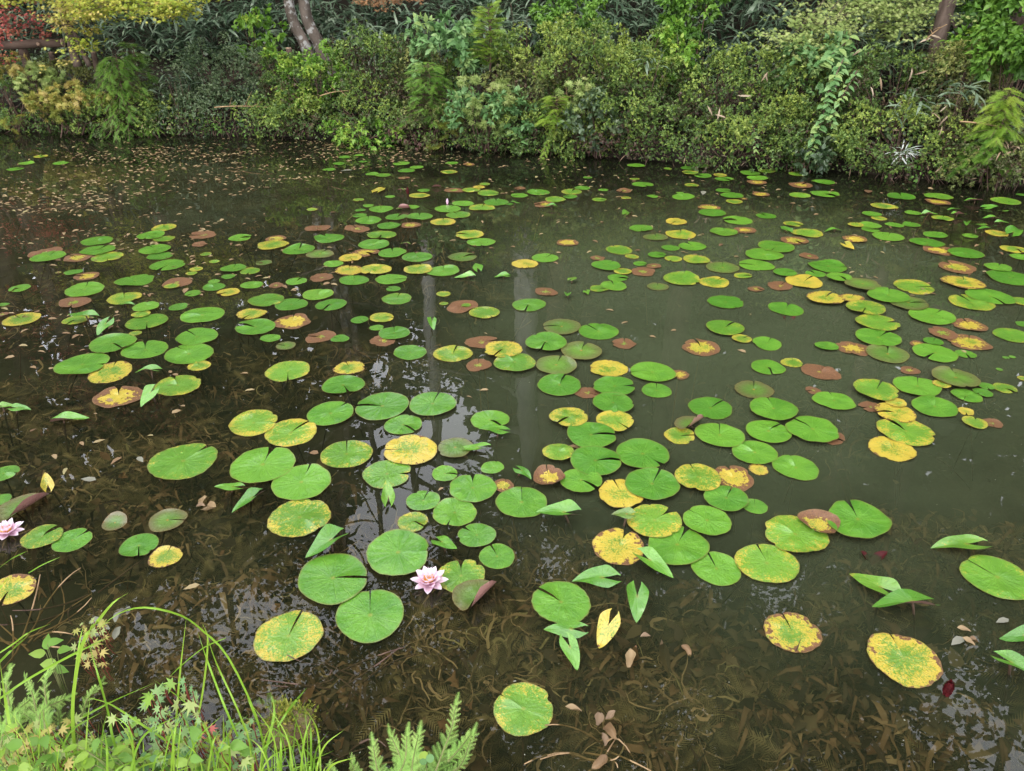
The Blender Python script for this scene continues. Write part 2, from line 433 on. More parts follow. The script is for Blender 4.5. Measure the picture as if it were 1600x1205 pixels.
# near bank: a low mound of soil under the plants in the bottom left corner
def near_edge(x): return np.interp(x, [-6, -2.4, -1.5, -.95, -.6, -.25, .1, .8, 3, 6], [2.3, 1.6, 1.30, 1.13, 1.13, 1.08, 1.0, .98, .95, .9])
def near_z(x, y): return np.interp(near_edge(x) - y, [-.4, -.08, 0, .06, .3, .8, 3], [-.45, -.12, -.02, .03, .10, .22, .4])
gx = np.linspace(-6, 6, 160); gs = np.linspace(-.4, 3.4, 60)
X, s_ = np.meshgrid(gx, gs); Y = near_edge(X) - s_
Z = np.interp(s_, [-.4, -.08, 0, .06, .3, .8, 3], [-.45, -.12, -.02, .03, .10, .22, .4]) + .02*wave(X, Y, 9)
tag(obj('near_bank', mesh_np('near_bank', np.stack([X, Y, Z], -1).reshape(-1, 3), grid(160, 60)[:, ::-1], M_SOIL, smooth=True)), kind='structure')

# ------------------------------------------------------------------ trees on the far slope
def tree(label, x, y, r, h, crown, seed, bark, lean=(0, 0), n=6500, leaf=.15, mat=M_CAN, fork=None, group='trees on the slope behind the pond'):
    g = np.random.default_rng(seed)
    z0 = float(bank_z(x, y)) - .1
    t = empty('tree', (x, y, z0), label, 'tree', group)
    def trunk(dx, dy, lx, ly, rr):
        p = [(dx, dy, 0)] + ([(dx-.14, dy, .55), (dx-.30, dy+.02, 1.2)] if fork else []) + [ (dx+lx*.25+g.normal(0,.04), dy+ly*.2, h*.25), (dx+lx*.6+g.normal(0,.08), dy+ly*.55, h*.55), (dx+lx, dy+ly, h*.92)]
        c = spline(p, 30); b = Tubes().add(c, rr, rr*.3, 12, .06, g)
        obj('trunk', b.mesh('trunk', bark), t); return c
    cs = [trunk(0, 0, lean[0], lean[1], r)]
    for f in (fork or []): cs.append(trunk(*f))
    cl, tips = Tubes(), []
    zc, rx, rz = crown
    for c in cs:
        for k in range(9):
            i = int(len(c)*(.4+.58*k/9)); p = c[min(i, len(c)-1)]; a = g.uniform(0, 6.28); L = g.uniform(.6, 1.0)*rx
            e = p + np.array((math.cos(a)*L, math.sin(a)*L, L*g.uniform(.2, .7)))
            q = bez(p, (p+e)/2+(0,0,-.1*L), e, 7); cl.add(q, r*.3, r*.06, 5); tips += [q[3], q[5], q[6]]
    obj('limbs', cl.mesh('limbs', bark), t)
    tips = np.array(tips)
    m = max(10, n//130)
    cen = tips[g.integers(0, len(tips), m)] + g.normal(0, .35, (m, 3)) * (rx*.55, rx*.55, rz*.3)
    cen[:, 2] = np.clip(cen[:, 2], zc - rz, zc + rz)
    P = np.repeat(cen, 130, 0) + g.normal(0, 1, (m*130, 3)) * np.repeat(g.uniform(.25, .55, m), 130)[:, None] * (1, 1, .55)
    C = Cloud(); C.add(OVATE if leaf > .1 else LEAF, P, g.normal(0, 1, P.shape)*(1,1,.5), g.normal(0, .5, P.shape)+(0,0,1), leaf*g.uniform(.6, 1.2, len(P)), np.clip(np.repeat(g.uniform(.2, .8, m), 130)+g.normal(0, .15, len(P)), 0, 1))
    tag(obj('crown', C.mesh('crown', mat), t), kind='stuff')
    return t

A = at(497, 84, 10.7)
tree('lichen-spotted tree forking into two leaning trunks behind the left-centre bushes', A[0], 10.7, .088, 12.5, (11.2, 1.9, 1.7), 3, M_BARK, (-.55, .3), 4200, .11, fork=[(.17, .05, -.25, .2, .095)], mat=M_CAN)
A = at(1466, 66, 8.3)
tree('brown bark tree trunk at top right behind the pale maple spray', A[0], 8.3, .085, 9.0, (6.6, 2.2, 2.4), 7, M_BARKD, (.2, .5), 6000, .12)
tree('thick pale trunked tree whose trunk reflects as a grey band at mid-pond', 1*.25, 13.4, .27, 14.0, (11.2, 2.0, 2.4), 11, M_PALE, (.1, .2), 9000, .14)
tree('slim pale tree whose trunk reflects left of the broad grey band', -1.55, 13.6, .15, 12.5, (12.0, 1.7, 1.6), 12, M_PALE, (-.2, .2), 3000, .13)
for i, (x, y, r, h, rx, nn) in enumerate([(-6.3, 13.6, .2, 12.5, 2.2, 8000), (-8.5, 13.2, .22, 12, 3.0, 9000), (-11.5, 11.5, .25, 13, 3.2, 8000), (3.0, 12.6, .2, 12, 2.7, 9500), (5.8, 11.2, .2, 12, 2.9, 9500),
                                  (8.3, 9.0, .22, 12, 3.0, 9000), (11.5, 6.0, .25, 12.5, 3.2, 8000), (1.8, 16.5, .25, 15, 3.0, 8000), (-3.2, 17.5, .25, 8.5, 2.6, 5000), (6.5, 15.2, .25, 15, 3.2, 8000), (-9.4, 17, .25, 15, 3.2, 8000)]):
    tree(['tall leafy tree high on the slope left of the forked tree', 'tall leafy tree standing above the log rail', 'tall leafy tree beyond the far left bank', 'tall leafy tree above the bamboo right of centre', 'tall leafy tree behind the pale maple spray',
          'tall leafy tree over the right end of the bank', 'tall leafy tree beyond the far right bank', 'tall tree at the back of the slope behind the pale trunk', 'open-crowned tree at the back of the slope, left of centre', 'tall tree at the back of the slope, right', 'tall tree at the back of the slope, left'][i],
         x, y, r, h, (h*.62, rx, h*.34), 20+i, M_BARKD, ((i % 3 - 1)*.5, -.3), nn, .17)
# tall trees leaning over the pond; unseen near-side ones added for shade
for x, y, r, h, zc, rx, rz, lx, ly, nn, sd, lab in [(.9, 12.8, .2, 14.5, 12.3, 2.8, 2.3, -.9, -3.6, 11000, 51, 'tall tree leaning over the middle of the pond'), (2.9, 12.4, .2, 14, 11.5, 2.8, 2.6, .2, -3.6, 11000, 52, 'tall tree leaning over the right half of the pond'),
      (5.6, 9.2, .2, 13.5, 11, 2.8, 2.6, -.6, -2.2, 10000, 53, 'tall tree leaning over the right end of the pond'), (-9.6, 14.2, .2, 14, 11.5, 2.6, 2.6, .2, -4.2, 10000, 54, 'tall tree leaning over the left end of the pond'),
      (-3.9, 15.5, .18, 16.5, 15.2, 2.2, 1.5, .4, -5, 7000, 55, 'tall tree with a high crown behind the forked tree'),
      (-6.5, .5, .22, 11, 7.5, 3.2, 2.6, .8, .6, 9000, 56, 'unseen tree added for shade on the near side, left of the viewer'), (6.8, -.5, .22, 11, 7.5, 3.2, 2.6, -.8, .6, 9000, 57, 'unseen tree added for shade on the near side, right of the viewer'), (-1.5, -5.5, .25, 12, 8, 3.6, 2.8, .4, 1.0, 9000, 58, 'unseen tree added for shade on the near side behind the viewer')]:
    tree(lab, x, y, r, h, (zc, rx, rz), sd, M_BARKD, (lx, ly), nn, .16, group='tall shade trees round the pond')
# far-off wood that closes the view behind the slope
g = np.random.default_rng(77); C = Cloud()
n = 40000
a = g.uniform(R(-5), R(185), n); rad = g.uniform(21, 33, n); hz = g.uniform(0, 1, n)**1.15
x = np.cos(a)*rad; y = np.sin(a)*rad + 2
ph = np.interp(a, np.sort(g.uniform(-.2, 3.4, 26)), g.uniform(9, 17, 26))
gap = np.exp(-((np.degrees(np.arctan2(x, y)) + 8.5)/6.5)**2)
zz = (np.clip(bank_z(x, y), 0, 12) + hz*ph)*(1-.48*gap)
C.add(OVATE, np.stack([x, y, zz], -1), g.normal(0, 1, (n, 3))*(1,1,.5), g.normal(0,.6,(n,3))+(0,-.4,.8), g.uniform(.5, 1.0, n), g.uniform(0, .8, n))
tag(obj('distant_wood', C.mesh('distant_wood', M_CAN)), kind='stuff')

# ------------------------------------------------------------------ bamboo grass on the slope
def bamboo_tips(g, tips, C, nb=(5, 8), size=(.17, .30), tint=(.15, .9), up=.35):
    n = len(tips); k = nb[1]
    P = np.repeat(tips, k, 0); N_ = n*k
    a = g.uniform(0, 6.28, N_); el = g.normal(up-.35, .38, N_)
    D = np.stack([np.cos(a)*np.cos(el), np.sin(a)*np.cos(el), np.sin(el)], -1)
    keep = g.random(N_) < (nb[0]+nb[1])/2/k
    tt = np.repeat(g.uniform(*tint, n), k) + g.normal(0, .12, N_)
    P = P + g.normal(0, .03, P.shape)
    C.add(BLADE, P[keep], D[keep], (g.normal(0, .3, P.shape)+(0, 0, 1))[keep], g.uniform(*size, N_)[keep], np.clip(tt, 0, 1)[keep], g.uniform(.8, 1.5, N_)[keep])
g = np.random.default_rng(5); C = Cloud(); n = 6500
x = g.uniform(-11, 11, n); s_ = 1.75 + 5.2*g.random(n)**1.3; y = yb(x)+s_
hgt = g.uniform(.25, 1.15, n)*np.clip(s_/3.2, .55, 1.5)
bamboo_tips(g, np.stack([x, y, bank_z(x, y)+hgt], -1), C)
tag(obj('bamboo_thicket', C.mesh('bamboo_thicket', M_BAMBOO)), kind='stuff')
# low cover on the bank itself
g = np.random.default_rng(6); C = Cloud(); n = 9000
x = g.uniform(-9, 8, n); s_ = .05+1.9*g.random(n); y = yb(x)+s_
C.add(OVATE, np.stack([x, y, bank_z(x, y)+g.uniform(.02, .3, n)], -1), g.normal(0, 1, (n,3))*(1,1,.3)+(0,-.4,0), g.normal(0,.4,(n,3))+(0,-.2,1), g.uniform(.04, .09, n), g.uniform(0, 1, n))
tag(obj('bank_undergrowth', C.mesh('bank_undergrowth', M_HOLLY)), kind='stuff')

for nm, mt, tp, n, lf, z0, z1, sd in (('edge_growth', M_AZA, LEAF, 9000, .034, .03, .30, 61), ('edge_strands', M_DRY, BLADE, 260, .08, .04, .24, 62), ('edge_herbs', M_CONI, OVATE, 2200, .04, .02, .26, 63)):
    g = np.random.default_rng(sd); C = Cloud(); x = g.uniform(-9, 7, n); hz = g.uniform(z0, z1, n)
    lump = np.clip(.5+.9*wave(x, 0*x, 3.1, sd)+.4*wave(x, 0*x, 9, sd), 0, 1); keep = g.random(n) < .3+.7*lump; x, hz = x[keep], hz[keep]; n = len(x); lump = lump[keep]
    y = yb(x) + .05 - .20*lump*np.sin(np.pi*np.clip(hz/z1, 0, 1)*.8+.3) + g.normal(0, .05, n)
    C.add(tp, np.stack([x, y, hz], -1), g.normal(0, 1, (n, 3))*(1, .6, .7)+(0, -.5, -.5), g.normal(0, .45, (n, 3))+(0, -.5, .8), lf*g.uniform(.6, 1.3, n), np.clip(g.normal(.35, .25, n), 0, 1))
    tag(obj(nm, C.mesh(nm, mt)), kind='stuff')
# ------------------------------------------------------------------ plants along the far bank
def ppm(p): return (p[1]*cP-(p[2]-CAM_H)*sP)/F      # metres per photograph pixel at p
def base_for(px, py, dy):
    """centre point whose distance is dy metres behind the waterline"""
    Yv = 9.0
    for _ in range(8): Yv = float(yb(at(px, py, Yv)[0])) + dy
    return at(px, py, Yv)

def shrub(name, label, cat, box, dy, mat, tpl=LEAF, leaf=.034, n=8000, seed=1, clumps=46, tint=(.15, .85), ros=6, depth=None, group=None, spread=.1, droop=0.0, stems=True, twig=M_TWIG, topt=.2, wide=1.0):
    x0, y0, x1, y1 = box
    g = np.random.default_rng(seed)
    c = base_for((x0+x1)/2, (y0+y1)/2, dy); k = ppm(c)
    rx, rz = (x1-x0)/2*k, (y1-y0)/2*k; ry = depth or min(.75, .6*rx)
    zb = max(.02, float(bank_z(c[0], c[1]))-.05)
    t = empty(name, (c[0], c[1], zb), label, cat, group)
    o = c - np.array((c[0], c[1], zb))
    u = norm(g.normal(0, 1, (clumps*3, 3))*(1, .9, .95) + (0, -.35, .25))[:clumps]
    cen = u*g.uniform(.5, 1.16, (clumps, 1))*(rx-spread*.6, ry, rz-spread*.5) + o
    crad = g.uniform(.7, 1.35, clumps)*spread*1.35
    per = max(1, n//(clumps*ros))
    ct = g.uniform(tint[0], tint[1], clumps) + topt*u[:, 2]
    v = norm(g.normal(0, 1, (clumps*per, 3)) + np.repeat(u, per, 0)*.8 + (0, -.1, .25))
    ros_p = np.repeat(cen, per, 0) + v*np.repeat(crad, per)[:, None]*g.uniform(.45, 1.1, (clumps*per, 1))*(1, 1, .8)
    rt = np.repeat(ct, per)+g.normal(0, .12, clumps*per)
    P = np.repeat(ros_p, ros, 0); out = np.repeat(v, ros, 0)
    D = norm(norm(g.normal(0, 1, P.shape))*1.0 + out*.75 + (0, 0, -droop))
    C = Cloud()
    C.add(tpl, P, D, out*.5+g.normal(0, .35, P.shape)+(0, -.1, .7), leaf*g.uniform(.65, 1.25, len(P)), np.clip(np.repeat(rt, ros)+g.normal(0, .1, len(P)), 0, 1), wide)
    tag(obj('foliage', C.mesh('foliage', mat), t), kind='stuff')
    if stems:
        B = Tubes()
        for i in range(0, clumps, 2):
            e = cen[i]; b = np.array((g.normal(0, .12*rx), g.normal(0, .06), 0))
            m_ = (b+e)/2 + g.normal(0, .06, 3) + (0, 0, .05)
            B.add(bez(b, m_, e, 6), .008, .0025, 4)
        obj('branches', B.mesh('branches', twig), t)
    return t

AZ = 'clipped azalea bushes along the far bank'
SH = [
 ('azalea_bush', 'olive azalea bush at the far left end of the bank below the log rail', 'azalea', (-70, 112, 88, 214), 0.20, M_AZA, 9500, 101, .032),
 ('azalea_bush', 'brownish azalea bush right of the log posts, left part of bank', 'azalea', (66, 92, 165, 180), .55, M_AZB, 6500, 102, .030),
 ('azalea_bush', 'olive azalea low at the water left of the feathery conifer', 'azalea', (60, 150, 150, 218), 0.08, M_AZA, 4500, 103, .030),
 ('holly_bush', 'dark grey-green small-leaved bush between the conifer and forked tree', 'bush', (258, 72, 425, 178), .62, M_HOLLY, 11000, 104, .030),
 ('holly_bush', 'dark low bush hanging over the water left of centre', 'bush', (255, 140, 400, 214), .22, M_HOLLY, 6500, 105, .030),
 ('azalea_bush', 'yellowish azalea bush just right of the forked lichen-spotted tree', 'azalea', (518, 52, 658, 171), 0.50, M_AZA, 9500, 106, .032),
 ('azalea_bush', 'olive azalea bush by the bird-nest-like tangle, low left of centre', 'azalea', (510, 130, 640, 228), 0.15, M_AZA, 7000, 107, .030),
 ('azalea_bush', 'broad yellow-topped azalea bush at the middle of the bank', 'azalea', (795, 48, 985, 156), 0.60, M_AZA, 12000, 108, .032),
 ('azalea_bush', 'brown-shaded azalea under the lime conifer, middle of bank', 'azalea', (770, 100, 905, 180), .40, M_AZB, 7000, 109, .030),
 ('azalea_bush', 'yellow-green azalea bush right of the broad yellow-topped one', 'azalea', (930, 62, 1085, 171), 0.52, M_AZA, 9500, 110, .032),
 ('azalea_bush', 'dark olive azalea overhanging the water right of the hanging frond', 'azalea', (925, 145, 1085, 252), 0.15, M_AZA, 9000, 111, .030),
 ('azalea_bush', 'azalea bush left of the climbing vine, upper tier', 'azalea', (1045, 82, 1225, 190), .60, M_AZA, 10500, 112, .030),
 ('azalea_bush', 'low azalea bush over the water left of the climbing vine', 'azalea', (1062, 160, 1262, 268), 0.12, M_AZA, 10500, 113, .030),
 ('azalea_bush', 'azalea bush right of the climbing vine, upper tier', 'azalea', (1310, 88, 1470, 190), .60, M_AZA, 9500, 114, .030),
 ('azalea_bush', 'low azalea bush behind the white-bladed tuft', 'azalea', (1300, 165, 1490, 278), 0.12, M_AZA, 10500, 115, .030),
 ('azalea_bush', 'brown-tipped azalea bush at the far right under the green shrub', 'azalea', (1450, 74, 1565, 168), .75, M_AZB, 8500, 116, .030),
 ('azalea_bush', 'dark azalea bush at the far right beside the feathery saplings', 'azalea', (1450, 150, 1580, 240), .40, M_AZB, 6500, 117, .030),
 ('azalea_bush', 'small azalea bush left of the blue-leaved pale shrub', 'azalea', (615, 85, 700, 170), .45, M_AZB, 4500, 118, .030),
]
SH += [
 ('azalea_bush', 'low green azalea at the water under the forked tree', 'azalea', (395, 148, 520, 218), .10, M_AZA, 7500, 121, .032),
 ('azalea_bush', 'low brownish azalea at the water left of the maple seedling', 'azalea', (620, 160, 740, 236), .12, M_AZB, 6500, 122, .030),
 ('azalea_bush', 'low azalea over the water behind the trailing vine at mid-bank', 'azalea', (735, 168, 870, 246), .12, M_AZA, 7500, 123, .030),
 ('azalea_bush', 'low azalea at the water beside the dark ivy clump', 'azalea', (850, 178, 960, 250), .10, M_AZA, 5500, 124, .030),
 ('azalea_bush', 'low dark azalea at the water behind the climbing vine', 'azalea', (1215, 165, 1330, 268), .16, M_AZA, 7500, 125, .030),
 ('azalea_bush', 'low azalea at the water under the dry bamboo clump', 'azalea', (1470, 210, 1620, 288), .10, M_AZB, 7500, 126, .030),
 ('azalea_bush', 'low azalea at the water behind the feathery green conifer', 'azalea', (120, 140, 270, 214), .12, M_AZA, 7500, 127, .030),
 ('azalea_bush', 'yellow-green azalea filling in behind the lime conifer', 'azalea', (700, 60, 830, 150), .85, M_AZA, 7000, 128, .032),
 ('azalea_bush', 'green azalea behind the climbing vine, upper tier', 'azalea', (1190, 80, 1340, 185), .70, M_AZA, 8500, 129, .032),
 ('azalea_bush', 'green azalea behind the dark holly bush, left part of bank', 'azalea', (395, 95, 540, 185), .45, M_AZA, 7500, 130, .032),
]
for nm, lab, cat, box, dy, mat, n, sd, lf in SH:
    x0, y0, x1, y1 = box; box = (x0-.09*(x1-x0), y0-4, x1+.09*(x1-x0), y1+3)
    n = int(n*1.25); of = ((sd*37) % 100/100-.55)*.42
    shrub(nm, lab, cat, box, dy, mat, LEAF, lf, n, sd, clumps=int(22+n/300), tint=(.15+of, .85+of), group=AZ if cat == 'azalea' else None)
# broad-leaved plants
BR = [
 ('weed_clump', 'bright green large-leaved weed above the dark holly bush', 'weed', (358, 22, 442, 92), .95, M_LIME, .075, 520, 131, 14),
 ('weed_clump', 'yellow-green weed at the left foot of the forked tree', 'weed', (412, 70, 470, 125), .75, M_LIME, .055, 500, 132, 12),
 ('weed_clump', 'fresh green weed mass below the forked tree', 'weed', (440, 80, 560, 165), .5, M_LIME, .045, 2600, 133, 34),
 ('weed_clump', 'green weed hugging the water left of the yellow ferns', 'weed', (500, 185, 640, 228), .14, M_LIME, .05, 900, 134, 20),
 ('broadleaf_shrub', 'blue-green broad-leaved shrub rising above the bushes left of centre', 'shrub', (638, 32, 762, 135), .72, M_PALEL, .085, 1500, 135, 30),
 ('weed_clump', 'green lobed-leaf weed under the lime conifer, over dark hollow', 'weed', (690, 135, 850, 215), .22, M_PALEL, .06, 1100, 136, 24),
 ('ivy_clump', 'dark ivy-leaved clump under the broad azalea', 'ivy', (880, 150, 985, 235), .2, M_HOLLY, .06, 1300, 137, 22),
 ('weed_clump', 'light green weed on top of the azaleas right of centre', 'weed', (1020, 40, 1100, 120), .8, M_LIME, .07, 620, 138, 16),
 ('weed_clump', 'blue-green weed behind the climbing vine', 'weed', (1220, 55, 1340, 150), .75, M_PALEL, .065, 1100, 139, 24),
 ('weed_clump', 'orange-tipped weed beside the right tree trunk', 'weed', (1488, 50, 1565, 104), .95, M_LIME, .065, 700, 140, 18),
 ('broadleaf_shrub', 'dense green shrub filling the top right corner', 'shrub', (1530, 0, 1660, 120), .8, M_CONI, .07, 2600, 141, 36),
 ('weed_clump', 'leafy weed beside the right tree, upper right', 'weed', (1506, -10, 1565, 45), 1.3, M_CONI, .07, 800, 142, 18),
 ('weed_clump', 'dark round-leaved weed at the waterline under the vine', 'weed', (1225, 215, 1300, 262), .12, M_HOLLY, .07, 420, 143, 12),
 ('weed_clump', 'tangled green bush at the top centre in the bamboo', 'weed', (820, -10, 960, 55), 1.5, M_CONI, .06, 1700, 144, 26),
 ('weed_clump', 'leafy green bush in the bamboo right of centre', 'weed', (1030, -20, 1130, 60), 1.6, M_CONI, .07, 1500, 145, 26),
 ('maple_seedling', 'peach-tinted low maple spray left of the feathery conifer', 'maple', (48, 132, 170, 186), .12, M_MAPO, .05, 1100, 146, 24),
 ('maple_seedling', 'pale yellow maple spray at the far left over the azalea', 'maple', (-40, 92, 52, 126), .25, M_MAPO, .05, 800, 147, 16),
 ('maple_seedling', 'green maple spray below the pale yellow one, far left', 'maple', (28, 105, 95, 150), .2, M_MAPG, .05, 650, 148, 14),
 ('maple_seedling', 'yellow-tinged maple seedling low at the middle of the bank', 'maple', (715, 118, 800, 215), .12, M_MAPG, .06, 800, 149, 20),
 ('maple_seedling', 'pale feathery maple hanging under the broad azalea', 'maple', (868, 132, 935, 172), .1, M_MAPG, .05, 420, 150, 12),
]
for nm, lab, cat, box, dy, mat, lf, n, sd, cl in BR:
    shrub(nm, lab, cat, box, dy-.26 if dy < .9 else dy, mat, STAR if 'maple' in nm else OVATE, lf, n, sd, clumps=cl, ros=5, spread=.08, droop=.35, topt=.15, wide=.95)

def conifer(label, px, ptop, pbot, wpx, dy, mat, seed, n=70, ang=.1, droop=.35, size=1.0, group='young conifers on the far bank'):
    g = np.random.default_rng(seed)
    c = base_for(px, pbot, dy-.24); k = ppm(c); top = at(px, ptop, c[1])
    H_ = max(.15, top[2]-c[2]); Wd = wpx/2*k
    t = empty('conifer_sapling', c, label, 'conifer', group)
    B = Tubes(); B.add(spline([(0,0,-.1), (.02,0,H_*.5), (g.normal(0,.02),0,H_)], 8), .012, .004, 5)
    C = Cloud()
    for i in range(n):
        f = (i+.5)/n; z = H_*(.05+.93*f); a = i*2.4 + g.normal(0, .3); L = Wd*(1-.72*f)*g.uniform(.7, 1.1) + .05
        e = np.array((math.cos(a)*L, math.sin(a)*L*.9, z + L*(.3-droop*1.0) + g.normal(0, .03)))
        s0 = np.array((0, 0, z)); q = bez(s0, (s0+e)/2+(0,0,L*.22), e, 5)
        B.add(q, .004, .0015, 4)
        d = np.gradient(q, axis=0); m = 8
        tt = g.uniform(.2, 1, m); idx = (tt*4).astype(int)
        P = q[idx] + g.normal(0, .01, (m, 3)); side = np.cross(d[idx], (0, 0, 1))*np.where(np.arange(m) % 2, 1, -1)[:, None]
        D = norm(d[idx])*.8 + norm(side)*g.uniform(.3, 1.0, (m, 1)) + (0, 0, -droop*.5)
        C.add(SPRIG, P, D, g.normal(0, .3, (m, 3))+(0, -.4, 1), g.uniform(.06, .13, m)*size, np.clip(g.uniform(.2, .8)+g.normal(0, .12, m)+.25*f, 0, 1))
    obj('stem', B.mesh('stem', M_TWIG), t); tag(obj('foliage', C.mesh('foliage', mat), t), kind='stuff')
conifer('feathery green conifer drooping to the water on the left bank', 205, 85, 212, 150, .22, M_CONI, 201, 120, droop=.62)
conifer('small upright conifer sprout above the feathery one, left bank', 215, 68, 125, 60, .6, M_CONI, 202, 34)
conifer('lime conifer sapling standing tallest at the middle of the bank', 765, 12, 108, 62, .62, M_CONL, 203, 60, droop=.05)
conifer('conifer sapling spreading low left of the maple seedling', 672, 100, 200, 105, .2, M_CONI, 204, 80, droop=.3)
conifer('bright conifer shoot arching out under the broad azalea', 868, 150, 205, 60, .06, M_CONL, 205, 26, droop=.3)
conifer('feathery sapling with pale tips near the right edge', 1556, 142, 215, 70, .1, M_CONL, 206, 50, droop=.5)
conifer('dark feathery sapling low at the right end of the bank', 1535, 205, 268, 90, .1, M_CONI, 207, 50, droop=.4)

# fern clumps
def ferns(label, box, dy, mat, n, seed, size):
    g = np.random.default_rng(seed); x0, y0, x1, y1 = box
    c = base_for((x0+x1)/2, (y0+y1)/2, dy-.2); k = ppm(c)
    t = empty('fern', c, label, 'fern', 'ferns on the far bank')
    P = np.stack([g.uniform(-.5, .5, n)*(x1-x0)*k, g.uniform(-.08, .08, n), g.uniform(-.5, .5, n)*(y1-y0)*k], -1)
    a = g.uniform(-2.6, -.5, n)
    D = np.stack([np.cos(a), np.sin(a)*.8, g.uniform(-.5, .5, n)], -1)
    me = Cloud()
    for i in range(n):
        me = Cloud(); me.add(FERN, P[i:i+1], D[i:i+1], g.normal(0, .3, (1, 3))+(0, -.6, 1), size*g.uniform(.7, 1.2), g.uniform(0, 1))
        obj('frond', me.mesh('frond', mat), t)
ferns('yellowing fern at the waterline left of the dark hollow', (655, 190, 725, 235), .06, M_FERN, 14, 211, .17)
ferns('withered tan fern hanging left of centre', (445, 160, 500, 196), .12, M_WITHER, 11, 212, .13)
ferns('olive fern low at the far left bank edge', (-10, 180, 60, 206), .04, M_FERN, 9, 213, .16)
# hanging frond touching the water
c = base_for(858, 208, -.18); t = empty('hanging_frond', c, 'single drooping conifer frond touching the water at mid-bank', 'frond')
g = np.random.default_rng(9); q = bez((.16, .1, .17), (.02, 0, .10), (-.06, -.06, -.24), 12); C = Cloud(); d = np.gradient(q, axis=0)
i = np.repeat(np.arange(12), 4); s_ = np.where(np.arange(48) % 2, 1, -1)[:, None]
C.add(SPRIG, q[i], norm(d[i])*.9+s_*np.array((.5, -.2, .1)), g.normal(0,.2,(48,3))+(0,-1,.3), g.uniform(.05, .09, 48), g.uniform(.2, .9, 48))
tag(obj('needles', C.mesh('needles', M_CONL), t), kind='stuff'); obj('stem', Tubes().add(q, .004, .002, 5).mesh('stem', M_TWIG), t)

# climbing vine: each leaf a part
def ovate_mesh(name, mat, tint):
    v = np.array([(0,0,0),(.12,.2,.03),(.3,.3,.05),(.6,.24,.02),(1,0,-.16),(.6,-.24,.02),(.3,-.3,.05),(.12,-.2,.03),(.3,0,0),(.65,0,-.05)])
    f = np.array([(0,8,1),(1,8,2),(2,8,9),(2,9,3),(3,9,4),(4,9,5),(5,9,6),(9,8,6),(6,8,7),(7,8,0)])
    return mesh_np(name, v, f, mat, tint=np.full(10, tint), smooth=True)
def place_leaf(name, me, parent, p, d, up, size):
    X_ = Vector([float(v) for v in d]).normalized(); Y_ = Vector([float(v) for v in up]).cross(X_).normalized(); Z_ = X_.cross(Y_)
    o = bpy.data.objects.new(name, me); COL.objects.link(o); o.parent = parent
    m = Matrix((X_, Y_, Z_)).transposed().to_4x4() * 1.0
    o.matrix_local = Matrix.Translation([float(v) for v in p]) @ m @ Matrix.Diagonal((size, size, size, 1))
    return o
VL = [ovate_mesh('leaf', M_PALEL, tn) for tn in (.2, .45, .7, .95)]
def vine(label, path, seed, size, cnt):
    g = np.random.default_rng(seed)
    pts = [base_for(px, py, dy-.22) for px, py, dy in path]; o = pts[-1]
    t = empty('climbing_vine', o, label, 'vine')
    q = spline(np.array(pts)-o, 30); obj('stem', Tubes().add(q, .006, .002, 5).mesh('stem', M_TWIG), t)
    d = np.gradient(q, axis=0)
    for i in range(cnt):
        j = int(i/cnt*(len(q)-1)); sd = 1 if i % 2 else -1
        dd = (sd*g.uniform(.5, 1), -g.uniform(.3, .8), -g.uniform(.1, .6))
        place_leaf('leaf', VL[int(g.integers(0, 4))], t, q[j]+g.normal(0, .012, 3), dd, g.normal(0, .25, 3)+(0, -.5, 1), size*g.uniform(.7, 1.15))
vine('climbing vine with large pointed leaves hanging down to the water, right', [(1318, 92, .35), (1305, 120, .15), (1292, 150, .05), (1285, 185, .0), (1272, 215, -.03), (1264, 250, -.03)], 221, .085, 60)
vine('second strand of the climbing vine, shorter, beside the main one', [(1340, 110, .3), (1322, 140, .1), (1306, 170, .03), (1296, 200, .0)], 225, .075, 30)
vine('young vine with opposite leaves on the azaleas, upper right', [(1330, 60, .55), (1300, 85, .4), (1278, 100, .3)], 222, .11, 20)
vine('green vine trailing down over the dark hollow at mid-bank', [(735, 130, .15), (742, 165, .05), (790, 190, .03), (815, 222, .0)], 223, .10, 30)
vine('sparse vine dropping from the azalea to the water, right of centre', [(1175, 190, .06), (1180, 215, .0), (1180, 240, -.03)], 224, .05, 14)

# bamboo-grass clumps that stand out
def bamboo(label, px, py, dy, n, seed, spread, size=(.12, .2), mat=M_BAMBOO, tint=(.5, 1)):
    g = np.random.default_rng(seed); c = base_for(px, py, dy-.2 if dy < .7 else dy)
    zb = float(bank_z(c[0], c[1])); zb = min(zb, c[2]-.08)
    t = empty('bamboo_grass', (c[0], c[1], zb), label, 'bamboo', 'dwarf bamboo clumps among the bushes')
    tips = np.array((0, 0, c[2]-zb)) + g.normal(0, spread, (n, 3))*(1, .6, .7)
    C = Cloud(); bamboo_tips(g, tips, C, (4, 7), size, tint, .5)
    tag(obj('foliage', C.mesh('foliage', mat), t), kind='stuff')
    B = Tubes()
    for p in tips: B.add(bez((g.normal(0,.04), g.normal(0,.04), 0), (p[0]*.6, p[1]*.6, p[2]*.6), p, 5), .004, .002, 4)
    obj('culms', B.mesh('culms', M_TWIG), t)
